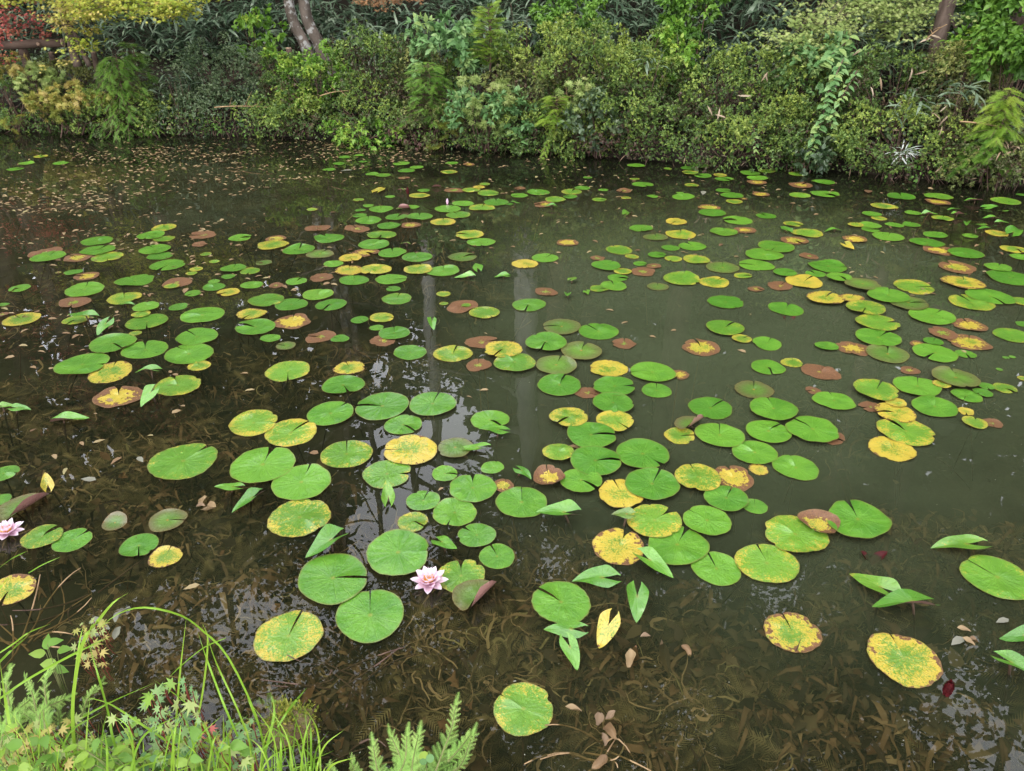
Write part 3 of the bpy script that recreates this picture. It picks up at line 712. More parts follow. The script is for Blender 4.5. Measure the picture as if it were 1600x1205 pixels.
for a in [('grey-green bamboo grass right of the forked tree', 560, 65, .8, 9, 1, .14), ('bamboo grass above the lime conifer', 820, 40, 1.0, 9, 2, .16), ('bamboo grass left of the right azaleas', 1110, 85, .9, 9, 3, .16),
          ('bamboo grass sprig among the azaleas right of the vine', 1415, 170, .12, 8, 4, .10), ('bamboo grass sprig below the dry leaves, far right', 1505, 138, .25, 6, 5, .08), ('bamboo grass beside the right tree base', 1420, 85, .85, 12, 6, .18),
          ('bamboo grass under the pale maple spray', 1340, 60, 1.0, 12, 7, .18), ('dark bamboo grass between conifer and holly bush, left', 275, 130, .25, 8, 8, .1), ('bamboo grass beside the log stumps', 180, 85, .9, 9, 9, .15),
          ('bamboo grass tuft at the top centre', 905, 60, 1.0, 10, 10, .2), ('bamboo grass at the right edge above the dry clump', 1590, 205, .2, 10, 12, .12), ('bamboo grass in the middle azalea', 1010, 100, .35, 5, 13, .06)]:
    bamboo(*a)
bamboo('dry tan bamboo clump leaning over the water at the right edge', 1582, 235, .08, 16, 11, .13, (.10, .18), M_DRY, (.0, .7))
ORDINAL = 'first second third fourth fifth sixth seventh eighth ninth tenth eleventh twelfth thirteenth fourteenth fifteenth sixteenth seventeenth eighteenth nineteenth twentieth twenty-first twenty-second twenty-third twenty-fourth'.split()
# dry leaves caught in the right-hand bushes
g = np.random.default_rng(31); DL = Cloud()
for rank, (px, py, dy) in enumerate(sorted([(1453, 55, .8), (1462, 70, .75), (1345, 78, .6), (1375, 120, .2), (1360, 135, .15), (1380, 150, .15), (1480, 165, .2), (1485, 178, .2), (1475, 185, .2), (1195, 115, .2), (1200, 112, .2), (1125, 168, .12), (1135, 185, .1), (1105, 165, .12), (1175, 150, .2), (1450, 110, .5), (1425, 105, .5), (1465, 215, .1), (1405, 205, .08), (770, 138, .1), (1455, 60, .8), (1330, 230, .04), (1080, 222, .04), (1470, 190, .15)])):
    c = base_for(px, py, dy-.2)
    me = Cloud(); me.add(BLADE, np.zeros((1,3)), g.normal(0, 1, (1,3))*(1,.4,1)+(0,0,-.6), np.array([[0,-1,.4]])+g.normal(0,.3,(1,3)), .11*g.uniform(.7, 1.3), g.uniform(.3, 1), 1.2)
    o = obj('dry_leaf', me.mesh('dry_leaf', M_DRY)); o.location = [float(v) for v in c]
    tag(o, 'pale dry leaf caught in the far bushes, %s from the left of its kind' % ORDINAL[rank], 'dead leaf', 'dry leaves caught in the bushes')
# white-bladed grass tuft
c = base_for(1408, 240, -.2); t = empty('silver_grass', c, 'white-bladed grass tuft hanging over the water on the right bank', 'grass tuft')
g = np.random.default_rng(33)
for i in range(34):
    me = Cloud(); a = g.uniform(0, 6.28); me.add(BLADE, g.normal(0, .02, (1,3)), np.array([[math.cos(a), math.sin(a)*.6-.2, g.uniform(-.9, .8)]]), np.array([[0, -.5, 1]]), g.uniform(.11, .19), g.uniform(0, 1), .7)
    obj('blade', me.mesh('blade', M_SILVER), t)
# bare twigs and roots at the waterline
g = np.random.default_rng(35)
B = Tubes()
for i in range(150):
    x = g.uniform(-6.2, 4.9); y = yb(x) - g.uniform(-.08, .1); h = g.uniform(.06, .3)
    B.add(bez((x, y+.08, h), (x+g.normal(0, .06), y-.03, h*.6), (x+g.normal(0, .1), y-.06+g.normal(0, .03), -.04), 6), g.uniform(.002, .006), .0015, 4)
tag(obj('hanging_roots', B.mesh('hanging_roots', M_TWIG)), kind='stuff')
for px0, py0, px1, py1, dy, lab in [(1500, 190, 1585, 205, .06, 'bare grey twig reaching out near the right edge'), (868, 158, 900, 150, .03, 'dark bare branch under the broad azalea'), (500, 150, 545, 142, .1, 'pale arching twig over the weeds left of centre'), (1447, 62, 1480, 38, .6, 'tan broken stick by the right tree trunk'), (335, 168, 420, 168, .0, 'grey stick lying level over the dark low bush')]:
    a, b = base_for(px0, py0, dy-.22), base_for(px1, py1, dy-.22); m_ = (a+b)/2+(0, 0, .03)
    t = empty('bare_twig', a, lab, 'twig', 'bare twigs on the far bank'); q = bez(a, m_, b, 8)-a
    obj('twig', Tubes().add(q, .008, .003, 5, .1, g).mesh('twig', M_TAN), t)
    for k in (2, 4, 5):
        e = q[k]+np.array((g.normal(0, .06), g.normal(0, .05), g.normal(.02, .06))); obj('side_twig', Tubes().add(bez(q[k], (q[k]+e)/2+(0,0,.01), e, 5), .004, .0015, 4).mesh('side_twig', M_TAN), t)

# log rail on its posts, and the log stumps
def log(name, a, b, r, parent, mat=M_LOG, k=14):
    g = np.random.default_rng(int(abs(a[0])*100)); q = np.linspace(a, b, 9) + g.normal(0, r*.05, (9, 3))
    o = obj(name, Tubes().add(q, r, r*.95, k, .05, g).mesh(name, mat), parent); return o
def cut(name, p, d, r, parent):
    d = np.array(d)/np.linalg.norm(d); obj(name, Tubes().add(np.array([p-d*.004, p+d*.012]), r*.9, r*.88, 14).mesh(name, M_CUT, False), parent)
a, b = at(-60, 74, 10.1), at(98, 67, 10.1); o = (a+b)/2
t = empty('log_rail', o, 'thick brown log rail on a log post at the far left bank', 'rail'); r = .052
log('rail', a-o, b-o, r, t); cut('cut_end', b-o, b-a, r, t)
p0, p1 = at(36, 78, 10.1), at(46, 108, 10.1); log('post', p0-o, p1-o-(0, 0, .15), .055, t)
k0 = at(60, 69, 10.04); cut('knot', k0-o, (0, -1, .2), .024, t)
for (px, y0, y1, ww, dx, lab) in [(146, 82, 108, 9, 6, 'reddish brown log stump right of the yellow maple trunk'), (80, 83, 105, 9, 3, 'brown log stump between the log post and maple trunk'), (451, 76, 92, 10, 2, 'short brown log stump left of the forked tree')]:
    p0, p1 = at(px, y0, 10.2), at(px+dx, y1, 10.2); t = empty('log_stump', p1-(0, 0, .2), lab, 'stump', 'log stumps along the path'); o = p1-np.array((0, 0, .2))
    r = ww/2*ppm(p0); log('stump', p1-o-(0,0,.2), p0-o, r, t); cut('cut_top', p0-o, p0-p1, r, t)

# maples with sprays of star leaves
def maple(label, trunk_px, tw, Yv, sprays, mat_list, seed, leaf=.05, bark=M_BARKD, fork=True):
    g = np.random.default_rng(seed)
    pts = [at(px, py, Yv) for px, py in trunk_px]; o = pts[0]
    t = empty('maple_tree', o, label, 'maple')
    q = spline(np.array(pts)-o, 20); r = tw/2*ppm(o)
    obj('trunk', Tubes().add(q, r, r*.6, 10, .08, g).mesh('trunk', bark), t)
    if fork: obj('trunk', Tubes().add(q[:12]+np.linspace((.12, .05, 0), (.02, 0, 0), 12), r*.7, r*.45, 8, .08, g).mesh('trunk', bark), t)
    clouds = {}
    B = Tubes()
    for (px, py, wx, hy, n, mi, Y2) in sprays:
        c = at(px, py, Y2)-o; k = ppm(c+o)
        m = max(3, int(n*1.7)//14)
        layer = np.stack([g.normal(0, .5, m)*wx*k*.8, g.normal(0, .18, m), g.normal(0, .5, m)*hy*k*.8], -1) + c
        P = np.repeat(layer, 14, 0) + g.normal(0, 1, (m*14, 3))*(.07, .07, .018)
        a = g.uniform(0, 6.28, len(P)); D = np.stack([np.cos(a), np.sin(a), g.uniform(-.7, .1, len(P))], -1)
        clouds.setdefault(mi, Cloud()).add(STAR, P, D, g.normal(0, .25, P.shape)+(0, -.55, 1), .66*leaf*g.uniform(.7, 1.2, len(P)), np.clip(np.repeat(g.uniform(.1, .9, m), 14)+g.normal(0, .1, len(P)), 0, 1))
        st = q[-1] + (c-q[-1])*.15
        B.add(bez(st, (st+c)/2+(0, 0, .25), c, 8), .008, .003, 5)
        for e in layer[::2]: B.add(bez(c, (c+e)/2+(0, 0, .02), e, 4), .003, .0012, 4)
    obj('limbs', B.mesh('limbs', bark), t)
    for mi, C in clouds.items(): tag(obj('foliage', C.mesh('foliage', mat_list[mi]), t), kind='stuff')
maple('yellow-green maple with a dark leaning forked trunk, top left', [(122, 104), (114, 78), (108, 50), (96, 15), (88, -60), (80, -160)], 14, 9.85,
      [(20, 1, 60, 9, 150, 0, 9.7), (108, 10, 44, 24, 220, 1, 9.6), (102, 34, 28, 18, 150, 1, 9.5), (150, 10, 50, 22, 300, 0, 9.5), (200, 6, 90, 22, 620, 0, 9.4), (255, 14, 50, 16, 380, 0, 9.3), (282, 2, 50, 10, 180, 0, 9.3), (140, 45, 18, 40, 150, 0, 9.6), (138, 74, 26, 24, 110, 0, 9.6), (104, 92, 8, 14, 24, 1, 9.6),
       (60, -40, 160, 40, 900, 0, 9.8), (200, -50, 200, 50, 1300, 0, 9.5), (120, -120, 260, 60, 1500, 0, 9.8)], [M_MAPY, M_MAPO], 301, .052)
maple('red-leaved maple branch hanging at the far left edge', [(-70, 100), (-75, 50), (-70, 0), (-60, -60)], 8, 9.9, [(8, 42, 30, 26, 200, 0, 9.7), (-4, 72, 12, 36, 60, 0, 9.7), (-10, 10, 40, 20, 100, 0, 9.7), (48, 36, 36, 22, 90, 0, 9.75), (56, 54, 14, 10, 24, 0, 9.75), (-40, -330, 190, 170, 1500, 0, 9.4), (-160, -180, 150, 160, 900, 0, 9.6), (-60, 30, 80, 60, 500, 0, 9.9)], [M_MAPR, M_MAPO], 302, .048, fork=False)
maple('pale green maple sprays leaning in front of the right tree trunk', [(1500, 60), (1475, 10), (1460, -40), (1440, -120)], 6, 8.9,
      [(1420, 22, 66, 26, 420, 0, 8.5), (1398, 42, 46, 20, 260, 0, 8.5), (1440, 6, 40, 14, 160, 0, 8.5), (1340, 10, 70, 18, 420, 0, 8.6), (1285, 36, 80, 24, 520, 0, 8.5), (1235, 62, 70, 20, 380, 0, 8.4), (1262, 95, 60, 14, 150, 0, 8.3), (1390, -25, 160, 24, 600, 0, 8.7), (1380, 60, 20, 10, 60, 0, 8.5)], [M_MAPG], 303, .052, fork=False)
maple('orange-brown maple spray at the top centre-left', [(640, -80), (630, -100), (620, -140)], 4, 10.6, [(590, 2, 46, 10, 120, 0, 10.4), (640, 0, 30, 8, 60, 0, 10.4)], [M_RUST], 304, .05, fork=False)

# pond plants: place and size in metres, kind, notch bearing, overlap layer, look, label
PADS = [
(-0.587,1.886,0.117,'G',0.00,1,1,(0.07,0,0,0.37),'broad pale green pad left of the pink water lily, ragged notch right'),
(-0.439,1.726,0.108,'G',1.73,1,0,(0.0,0,0,0.61),'big round green pad with notch at top, lowest left of the pink flower'),
(1.136,1.555,0.100,'Y',1.58,1,0,(0.64,0.31,0,0.34),'large yellow pad with brown rotten patches, lowest right pad'),
(-0.670,1.642,0.100,'L',1.39,1,0,(0.48,0.15,0,0.82),'large yellow-speckled pad with one small hole, lower left near the grass'),
(1.597,1.894,0.109,'M',2.15,1,0,(0.2,0,0,0.81),'big lime green pad cut by the right edge of the picture'),
(-1.340,2.571,0.134,'M',1.03,1,0,(0.25,0,0,0.37),'large green lily pad standing alone over weed, left near water'),
(-0.389,2.006,0.112,'G',0.00,1,2,(0.01,0,0,0.6),'very large green pad above left of the pink water lily, yellow centre'),
(-1.003,2.533,0.128,'G',1.53,1,2,(0.05,0,0,0.96),'large green pad with dark notch at its top, left near water'),
(0.573,2.051,0.108,'G',1.05,1,1,(0.08,0,0,0.61),'large green pad overlapping the front of a lime pad, near centre right'),
(-0.775,2.206,0.113,'L',-0.64,1,0,(0.42,0.14,0,0.0),'lime pad with a yellow arc and split right edge, left near water'),
(0.031,1.386,0.083,'L',2.54,1,0,(0.37,0.07,0,0.62),'yellow-speckled green pad with bitten edges, lowest in the pond'),
(0.999,2.101,0.108,'L',2.25,1,2,(0.37,0.09,0,0.89),'lime speckled pad touching the left of the dark upcurled pad'),
(1.246,2.174,0.111,'G',1.54,1,4,(0.03,0,0,0.43),'bright green pad with dark stem, right of the dark upcurled pad'),
(0.857,1.957,0.101,'L',1.67,1,1,(0.39,0.02,0,0.97),'large speckled lime pad with notch top left, end of right-centre cluster'),
(-0.821,2.419,0.115,'G',1.47,1,1,(0.03,0,0,0.96),'large green pad lying just below the dark-notched pad, left near water'),
(0.155,1.782,0.093,'G',2.45,1,0,(0.07,0,0,0.6),'round green pad with a water bead, above two arrow leaves, lower centre'),
(0.846,1.657,0.083,'Y',1.69,1,0,(0.68,0.4,0,0.5),'oval yellow-freckled pad floating alone, lower right water'),
(0.515,2.178,0.098,'L',0.67,1,2,(0.44,0.02,0,0.98),'lime pad half hidden behind a large green pad, near centre right'),
(0.540,2.390,0.104,'G',1.10,1,4,(0.04,0,0,0.29),'plain green lily pad, leftmost of six well towards the camera, right of centre'),
(-0.423,2.648,0.112,'Y',3.14,1,1,(0.73,0.22,0,0.62),'yellow-speckled round pad among dark sky reflections, left of centre'),
(1.706,2.794,0.116,'L',2.01,1,1,(0.45,0.02,0,0.78),'long lime speckled pad overlapping the blotched yellow pad, right'),
(-0.594,3.011,0.123,'G',3.14,1,1,(0.07,0,0,0.01),'plain green lily pad, third from left of five in the near water, left of centre'),
(0.535,2.597,0.109,'G',-0.88,1,4,(0.04,0,0,0.27),'plain green lily pad, second from left of nine in the near water, right of centre'),
(0.370,2.047,0.092,'Y',1.10,1,0,(0.84,0.36,0,0.25),'round yellow-speckled pad left of two big overlapping green pads, near centre'),
(0.337,2.548,0.104,'G',0.00,1,4,(0.02,0,0,0.15),'plain green lily pad, fifth from left of six in the near water, at centre'),
(-0.683,2.623,0.107,'M',1.76,1,0,(0.34,0,0,0.29),'green pad with wide dented notch on top among sky reflections'),
(0.036,2.292,0.096,'G',1.56,1,1,(0.05,0,0,0.47),'round green pad with top notch, right of centre gap, left of arrow leaf'),
(-0.956,2.790,0.110,'L',0.98,1,0,(0.49,0.08,0,0.74),'lime pad with a pale yellow vein, just right of the outermost speckled pad'),
(1.301,2.797,0.110,'G',2.09,1,3,(0.01,0,0,0.76),'large green pad with brown pad under its right edge, right'),
(-2.177,3.432,0.129,'G',0.00,1,1,(0.02,0,0,0.53),'plain green lily pad, left one of two just nearer than mid-pond, far left'),
(0.337,2.743,0.105,'G',0.00,1,4,(0.03,0,0,0.3),'plain green lily pad, fourth from left of six in the near water, at centre'),
(-0.496,2.481,0.097,'M',0.00,1,0,(0.23,0,0,0.46),'green pad with pale shiny notch on its right among sky reflections'),
(-1.620,1.832,0.078,'Y',-1.37,0,0,(0.71,0.35,0,0.59),'yellow and brown spotted pad cut by the left edge'),
(-0.168,1.901,0.080,'L',1.63,1,0,(0.35,0.01,0,0.46),'green pad touching the right side of the open pink water lily'),
(0.682,1.935,0.081,'G',1.73,1,0,(0.07,0,0,0.89),'green pad with notch at upper left, lowest of the right-centre cluster'),
(-1.140,2.863,0.107,'L',0.00,1,1,(0.47,0,0,0.78),'yellow-speckled lime pad with notch at its right, outermost left of its row'),
(-0.151,2.382,0.092,'G',1.62,1,1,(0.03,0,0,0.58),'dark-veined round green pad with top notch, left of brown pad, centre'),
(-1.682,3.552,0.124,'G',2.42,1,1,(0.06,0,0,0.63),'plain green lily pad, second from left of five just nearer than mid-pond, left'),
(0.705,2.178,0.086,'G',2.29,1,2,(0.04,0,0,0.91),'dark green pad behind and right of the large overlapping green pad'),
(-0.365,3.026,0.109,'G',1.38,1,2,(0.03,0,0,0.39),'plain green lily pad, rightmost of five in the near water, left of centre'),
(-1.847,3.108,0.110,'O',2.00,1,0,(1.03,0.56,0,0.3),'brown-rimmed yellow pad with top notch, left near water'),
(0.414,2.336,0.088,'Y',1.79,1,3,(0.82,0.21,0,0.84),'yellow pad with brown edge half under a green pad, centre near water'),
(0.726,2.435,0.091,'L',1.70,1,4,(0.51,0.05,0,0.29),'lime yellow-speckled lily pad, second from left of four well towards the camera, right of centre'),
(0.889,2.756,0.100,'G',1.34,1,2,(0.06,0,0,0.91),'plain green lily pad, fifth from left of nine in the near water, right of centre'),
(-0.818,2.946,0.105,'G',0.98,1,1,(0.01,0,0,0.48),'plain green lily pad, leftmost of five in the near water, left of centre'),
(1.182,2.965,0.105,'G',1.56,1,4,(0.04,0,0,0.5),'plain green lily pad, eighth from left of nine in the near water, right of centre'),
(-1.612,3.218,0.109,'L',2.16,1,0,(0.42,0,0,0.59),'yellow-speckled green pad with green heart, right of brown-rimmed pad, left'),
(1.588,2.662,0.094,'Y',1.45,1,0,(0.81,0.21,0,0.23),'yellow pad with brown blotches, lowest of the right yellow group'),
(0.698,3.348,0.111,'G',3.14,1,1,(0.07,0,0,0.79),'plain green lily pad, leftmost of three just nearer than mid-pond, right of centre'),
(0.229,3.213,0.107,'G',1.25,1,1,(0.05,0,0,0.03),'plain green lily pad, third from left of six in the near water, at centre'),
(2.428,4.052,0.129,'G',0.71,1,1,(0.06,0,0,0.98),'plain green lily pad, fourth from left of six at mid-pond, far right'),
(1.141,2.524,0.089,'G',1.57,1,0,(0.08,0,0,0.7),'green pad yellowing at its edge, lowest of the right-centre green chain'),
(1.107,2.785,0.095,'G',0.69,1,2,(0.0,0,0,0.84),'plain green lily pad, seventh from left of nine in the near water, right of centre'),
(-0.211,2.235,0.081,'M',-1.86,1,0,(0.15,0,0,0.65),'lime green pad with brown dot and bottom notch, above pink flower'),
(1.004,2.628,0.091,'G',2.17,1,1,(0.08,0,0,0.71),'plain green lily pad, sixth from left of nine in the near water, right of centre'),
(-1.120,3.369,0.110,'L',-1.32,1,0,(0.37,0.02,0,0.92),'lime yellow-speckled lily pad, left one of two just nearer than mid-pond, left of centre'),
(2.934,4.356,0.135,'G',-1.47,1,1,(0.01,0,0,0.61),'plain green lily pad, fifth from left of six at mid-pond, far right'),
(3.250,4.690,0.144,'G',-0.94,0,0,(0.03,0,0,0.16),'plain green lily pad, rightmost of six at mid-pond, far right'),
(0.908,3.001,0.100,'G',0.74,1,0,(0.05,0,0,0.04),'plain green lily pad, fourth from left of nine in the near water, right of centre'),
(0.805,2.306,0.081,'G',1.03,1,3,(0.01,0,0,0.38),'plain green lily pad, fifth from left of six well towards the camera, right of centre'),
(1.723,3.144,0.102,'L',0.96,1,4,(0.36,0,0,0.58),'lime yellow-speckled lily pad, leftmost of four in the near water, far right'),
(1.942,3.194,0.104,'G',1.13,1,2,(0.06,0,0,0.88),'plain green lily pad, third from left of seven in the near water, far right'),
(-1.998,3.352,0.108,'Y',1.77,1,0,(0.65,0.29,0,0.31),'yellow pad with brown edge just above the brown-rimmed pad, left'),
(-1.937,3.613,0.114,'G',1.97,1,0,(0.05,0,0,0.49),'plain green lily pad, leftmost of five just nearer than mid-pond, left'),
(-2.136,3.672,0.116,'G',-0.69,1,2,(0.08,0,0,0.37),'plain green lily pad, right one of two just nearer than mid-pond, far left'),
(1.099,2.151,0.077,'D',-2.39,0,3,(0.89,0.66,0,0.15),'dark brown and amber pad with upcurled rim beside bright green pad'),
(1.934,3.005,0.098,'G',1.12,1,1,(0.05,0,0,0.51),'plain green lily pad, fourth from left of seven in the near water, far right'),
(2.159,3.264,0.105,'R',1.34,1,4,(0.06,0,0.82,0.62),'bronze-tinted green lily pad, right one of two just nearer than mid-pond, far right'),
(1.989,3.748,0.117,'G',0.71,1,2,(0.02,0,0,0.55),'plain green lily pad, second from left of nine just nearer than mid-pond, far right'),
(2.773,4.266,0.129,'L',1.70,1,0,(0.4,0.11,0,0.52),'lime yellow-speckled lily pad, third from left of four at mid-pond, far right'),
(-0.815,3.221,0.103,'G',-1.13,1,0,(0.01,0,0,0.23),'plain green lily pad, second from left of five in the near water, left of centre'),
(0.269,2.413,0.082,'G',-0.81,1,4,(0.03,0,0,0.74),'plain green lily pad, rightmost of five well towards the camera, at centre'),
(-1.800,4.076,0.122,'G',3.14,1,0,(0.01,0,0,0.71),'plain green lily pad, fifth from left of nine at mid-pond, left'),
(0.872,2.454,0.082,'O',1.65,1,0,(0.99,0.54,0,0.67),'brown pad with yellow middle and green heart, right-centre near water'),
(0.223,3.418,0.105,'R',1.27,1,2,(0,0,0.69,0.59),'bronze-tinted green lily pad, leftmost of three just nearer than mid-pond, at centre'),
(2.211,3.565,0.109,'G',-2.47,1,1,(0.02,0,0,0.88),'plain green lily pad, fourth from left of nine just nearer than mid-pond, far right'),
(0.182,3.672,0.111,'G',-1.85,1,4,(0.04,0,0,0.32),'plain green lily pad, left one of two just nearer than mid-pond, at centre'),
(0.014,3.440,0.105,'M',2.09,0,3,(0.29,0,0,0.03),'the only green faintly yellow-veined lily pad just nearer than mid-pond, at centre'),
(0.463,3.018,0.094,'G',-1.40,1,4,(0.06,0,0,0.05),'plain green lily pad, rightmost of six in the near water, at centre'),
(2.066,3.941,0.116,'L',0.00,1,3,(0.38,0.15,0,0.68),'lime yellow-speckled lily pad, left one of two just nearer than mid-pond, far right'),
(0.489,3.178,0.098,'G',0.00,1,4,(0.02,0,0,0.12),'plain green lily pad, leftmost of nine in the near water, right of centre'),
(0.362,3.574,0.107,'R',1.25,1,3,(0.07,0,0.85,0.82),'bronze-tinted green lily pad, rightmost of three just nearer than mid-pond, at centre'),
(-1.716,3.757,0.110,'G',2.40,1,2,(0.01,0,0,0.62),'plain green lily pad, third from left of five just nearer than mid-pond, left'),
(1.956,3.552,0.104,'R',1.16,1,1,(0.02,0,0.72,0.33),'bronze-tinted green lily pad, left one of two just nearer than mid-pond, far right'),
(0.480,3.847,0.111,'G',2.13,1,0,(0.05,0,0,0.35),'plain green lily pad, right one of two just nearer than mid-pond, at centre'),
(-2.077,3.968,0.114,'M',-1.17,1,1,(0.19,0,0,0.14),'the only green faintly yellow-veined lily pad just nearer than mid-pond, left touching a lime pad'),
(2.306,4.351,0.123,'G',1.16,1,3,(0.07,0,0,0.65),'plain green lily pad, third from left of six at mid-pond, far right'),
(1.725,2.946,0.088,'Y',3.14,1,2,(0.81,0.29,0,0.85),'yellow pad with dark slits above the long lime pad, right'),
(2.548,4.529,0.124,'L',0.00,1,0,(0.46,0.08,0,0.57),'lime yellow-speckled lily pad, second from left of four at mid-pond, far right'),
(-1.439,3.895,0.109,'G',2.99,0,1,(0.06,0,0,0.4),'plain green lily pad, fourth from left of five just nearer than mid-pond, left'),
(2.460,3.702,0.105,'O',1.08,1,0,(0.85,0.53,0,0.2),'brown-rimmed yellow-centred lily pad, third from left of four just nearer than mid-pond, far right'),
(-0.098,2.895,0.086,'G',-0.83,1,0,(0.0,0,0,0.89),'plain green lily pad, leftmost of six in the near water, at centre'),
(2.887,4.586,0.124,'Y',1.09,1,2,(0.74,0.35,0,0.0),'mottled yellow lily pad, rightmost of four at mid-pond, far right touching a green pad'),
(1.494,3.061,0.089,'G',1.49,1,1,(0.04,0,0,0.89),'plain green lily pad, second from left of seven in the near water, far right'),
(-0.309,3.565,0.100,'L',1.39,1,0,(0.49,0.05,0,0.47),'lime yellow-speckled lily pad, right one of two just nearer than mid-pond, left of centre'),
(-0.046,3.584,0.101,'Y',-2.07,0,4,(0.64,0.23,0,0.16),'mottled yellow lily pad, left one of two just nearer than mid-pond, at centre'),
(-0.124,2.102,0.067,'G',2.43,1,1,(0.03,0,0,0.39),'round dark green pad with orange centre, above the lower green pair'),
(0.253,2.892,0.084,'L',-2.34,1,4,(0.55,0,0,0.25),'lime yellow-speckled lily pad, right one of two in the near water, at centre'),
(0.485,3.395,0.095,'Y',3.14,1,0,(0.69,0.23,0,0.29),'mottled yellow lily pad, right one of two just nearer than mid-pond, at centre'),
(0.279,3.901,0.106,'R',3.14,1,1,(0.01,0,0.79,0.03),'bronze-tinted green lily pad, second from left of three just nearer than mid-pond, at centre'),
(-0.479,2.854,0.083,'G',-0.77,1,0,(0.07,0,0,0.37),'plain green lily pad, fourth from left of five in the near water, left of centre'),
(0.453,2.861,0.083,'L',-0.90,1,4,(0.57,0.1,0,0.67),'lime yellow-speckled lily pad, left one of two in the near water, right of centre'),
(1.154,3.175,0.090,'R',1.30,1,0,(0.03,0,0.93,0.12),'the only bronze-tinted green lily pad in the near water, right of centre'),
(1.190,3.879,0.105,'M',0.81,1,2,(0.26,0,0,0.29),'the only green faintly yellow-veined lily pad just nearer than mid-pond, right of centre'),
(-2.680,4.468,0.118,'G',1.85,1,1,(0.05,0,0,0.73),'plain green lily pad, rightmost of four at mid-pond, far left'),
(-1.295,2.051,0.065,'G',-1.16,1,0,(0.01,0,0,0.2),'green pad with notch at bottom above the small yellow pad, left'),
(-1.654,2.095,0.066,'L',1.04,1,1,(0.35,0.01,0,0.08),'speckled lime pad just right of the pink water lily at left edge'),
(2.085,4.147,0.110,'L',-2.14,1,4,(0.44,0.15,0,0.36),'lime yellow-speckled lily pad, leftmost of four at mid-pond, far right touching a yellow pad'),
(2.380,4.241,0.112,'R',0.00,1,2,(0.01,0,0.79,0.28),'bronze-tinted green lily pad, right one of two at mid-pond, far right touching a green pad'),
(1.776,5.144,0.131,'G',-0.76,0,1,(0.06,0,0,0.72),'plain green lily pad, rightmost of seven beyond mid-pond, right of centre touching a green pad'),
(1.003,3.638,0.098,'O',1.74,0,0,(0.87,0.57,0,0.67),'brown-rimmed yellow-centred lily pad, right one of two just nearer than mid-pond, right of centre'),
(0.144,2.429,0.072,'D',1.70,0,4,(1.11,0.65,0,0.43),'dark brown and yellow pad with white upcurled rim, centre near water'),
(1.881,4.614,0.119,'Y',0.81,1,1,(0.85,0.2,0,0.06),'mottled yellow lily pad, leftmost of four at mid-pond, far right touching a brown pad'),
(-0.051,1.996,0.062,'G',1.96,1,0,(0.06,0,0,0.41),'green pad touching below the orange-centred pad, right of pink flower'),
(-1.541,2.079,0.064,'G',1.01,1,0,(0.0,0,0,0.55),'small green pad right of the speckled pad near the left-edge flower'),
(1.102,4.661,0.118,'M',1.19,1,1,(0.34,0,0,0.52),'the only green faintly yellow-veined lily pad at mid-pond, right of centre touching a lime pad'),
(2.140,4.899,0.124,'G',0.00,1,1,(0.03,0,0,0.09),'plain green lily pad, leftmost of ten beyond mid-pond, far right'),
(-1.252,2.191,0.066,'R',0.00,1,0,(0,0,0.92,0.49),'greyish bronze pad with pale centre floating over weed, left'),
(-1.253,3.979,0.103,'O',1.71,0,0,(1.05,0.53,0,0.24),'the only brown-rimmed yellow-centred lily pad just nearer than mid-pond, left of centre'),
(3.010,4.889,0.122,'O',1.85,0,0,(0.84,0.6,0,0.06),'brown-rimmed yellow-centred lily pad, rightmost of three beyond mid-pond, far right'),
(-0.237,2.658,0.075,'R',2.71,0,2,(0.01,0,0.77,0.31),'the only bronze-tinted green lily pad in the near water, left of centre'),
(1.292,4.274,0.108,'G',-1.18,1,0,(0.0,0,0,0.04),'plain green lily pad, second from left of four at mid-pond, right of centre'),
(-2.436,4.637,0.115,'G',2.38,1,0,(0.08,0,0,0.18),'plain green lily pad, leftmost of nine at mid-pond, left'),
(2.746,3.794,0.097,'M',-0.59,0,0,(0.22,0,0,0.4),'the only green faintly yellow-veined lily pad just nearer than mid-pond, far right'),
(-1.490,4.291,0.107,'M',2.31,0,1,(0.23,0,0,0.08),'the only green faintly yellow-veined lily pad at mid-pond, left touching a green pad'),
(1.913,5.308,0.128,'M',-2.19,0,2,(0.18,0,0,0.11),'green faintly yellow-veined lily pad, right one of two beyond mid-pond, right of centre'),
(1.537,3.357,0.086,'B',0.81,0,0,(0.81,0.94,0,0.6),'withered brown lily pad, leftmost of three just nearer than mid-pond, far right'),
(-2.816,4.013,0.099,'L',2.47,1,0,(0.55,0.0,0,0.02),'lime yellow-speckled lily pad, left one of two just nearer than mid-pond, far left'),
(1.900,4.304,0.105,'Y',0.78,1,4,(0.75,0.3,0,0.57),'mottled yellow lily pad, second from left of four at mid-pond, far right'),
(1.290,3.409,0.086,'G',-1.60,1,0,(0.03,0,0,0.63),'plain green lily pad, rightmost of three just nearer than mid-pond, right of centre'),
(1.662,4.934,0.116,'G',3.03,0,0,(0.06,0,0,0.91),'plain green lily pad, sixth from left of seven beyond mid-pond, right of centre'),
(-0.334,2.302,0.063,'G',1.33,1,1,(0.02,0,0,0.45),'plain green lily pad, third from left of four well towards the camera, left of centre'),
(-0.535,3.580,0.088,'G',1.00,1,0,(0.07,0,0,0.22),'plain green lily pad, rightmost of five just nearer than mid-pond, left of centre'),
(1.621,4.167,0.100,'G',1.07,1,0,(0.01,0,0,0.31),'plain green lily pad, rightmost of four at mid-pond, right of centre'),
(2.221,4.532,0.107,'R',0.00,1,4,(0,0,0.88,0.82),'bronze-tinted green lily pad, left one of two at mid-pond, far right touching a green pad'),
(3.214,5.176,0.119,'G',3.14,1,1,(0.03,0,0,0.13),'plain green lily pad, eighth from left of ten beyond mid-pond, far right'),
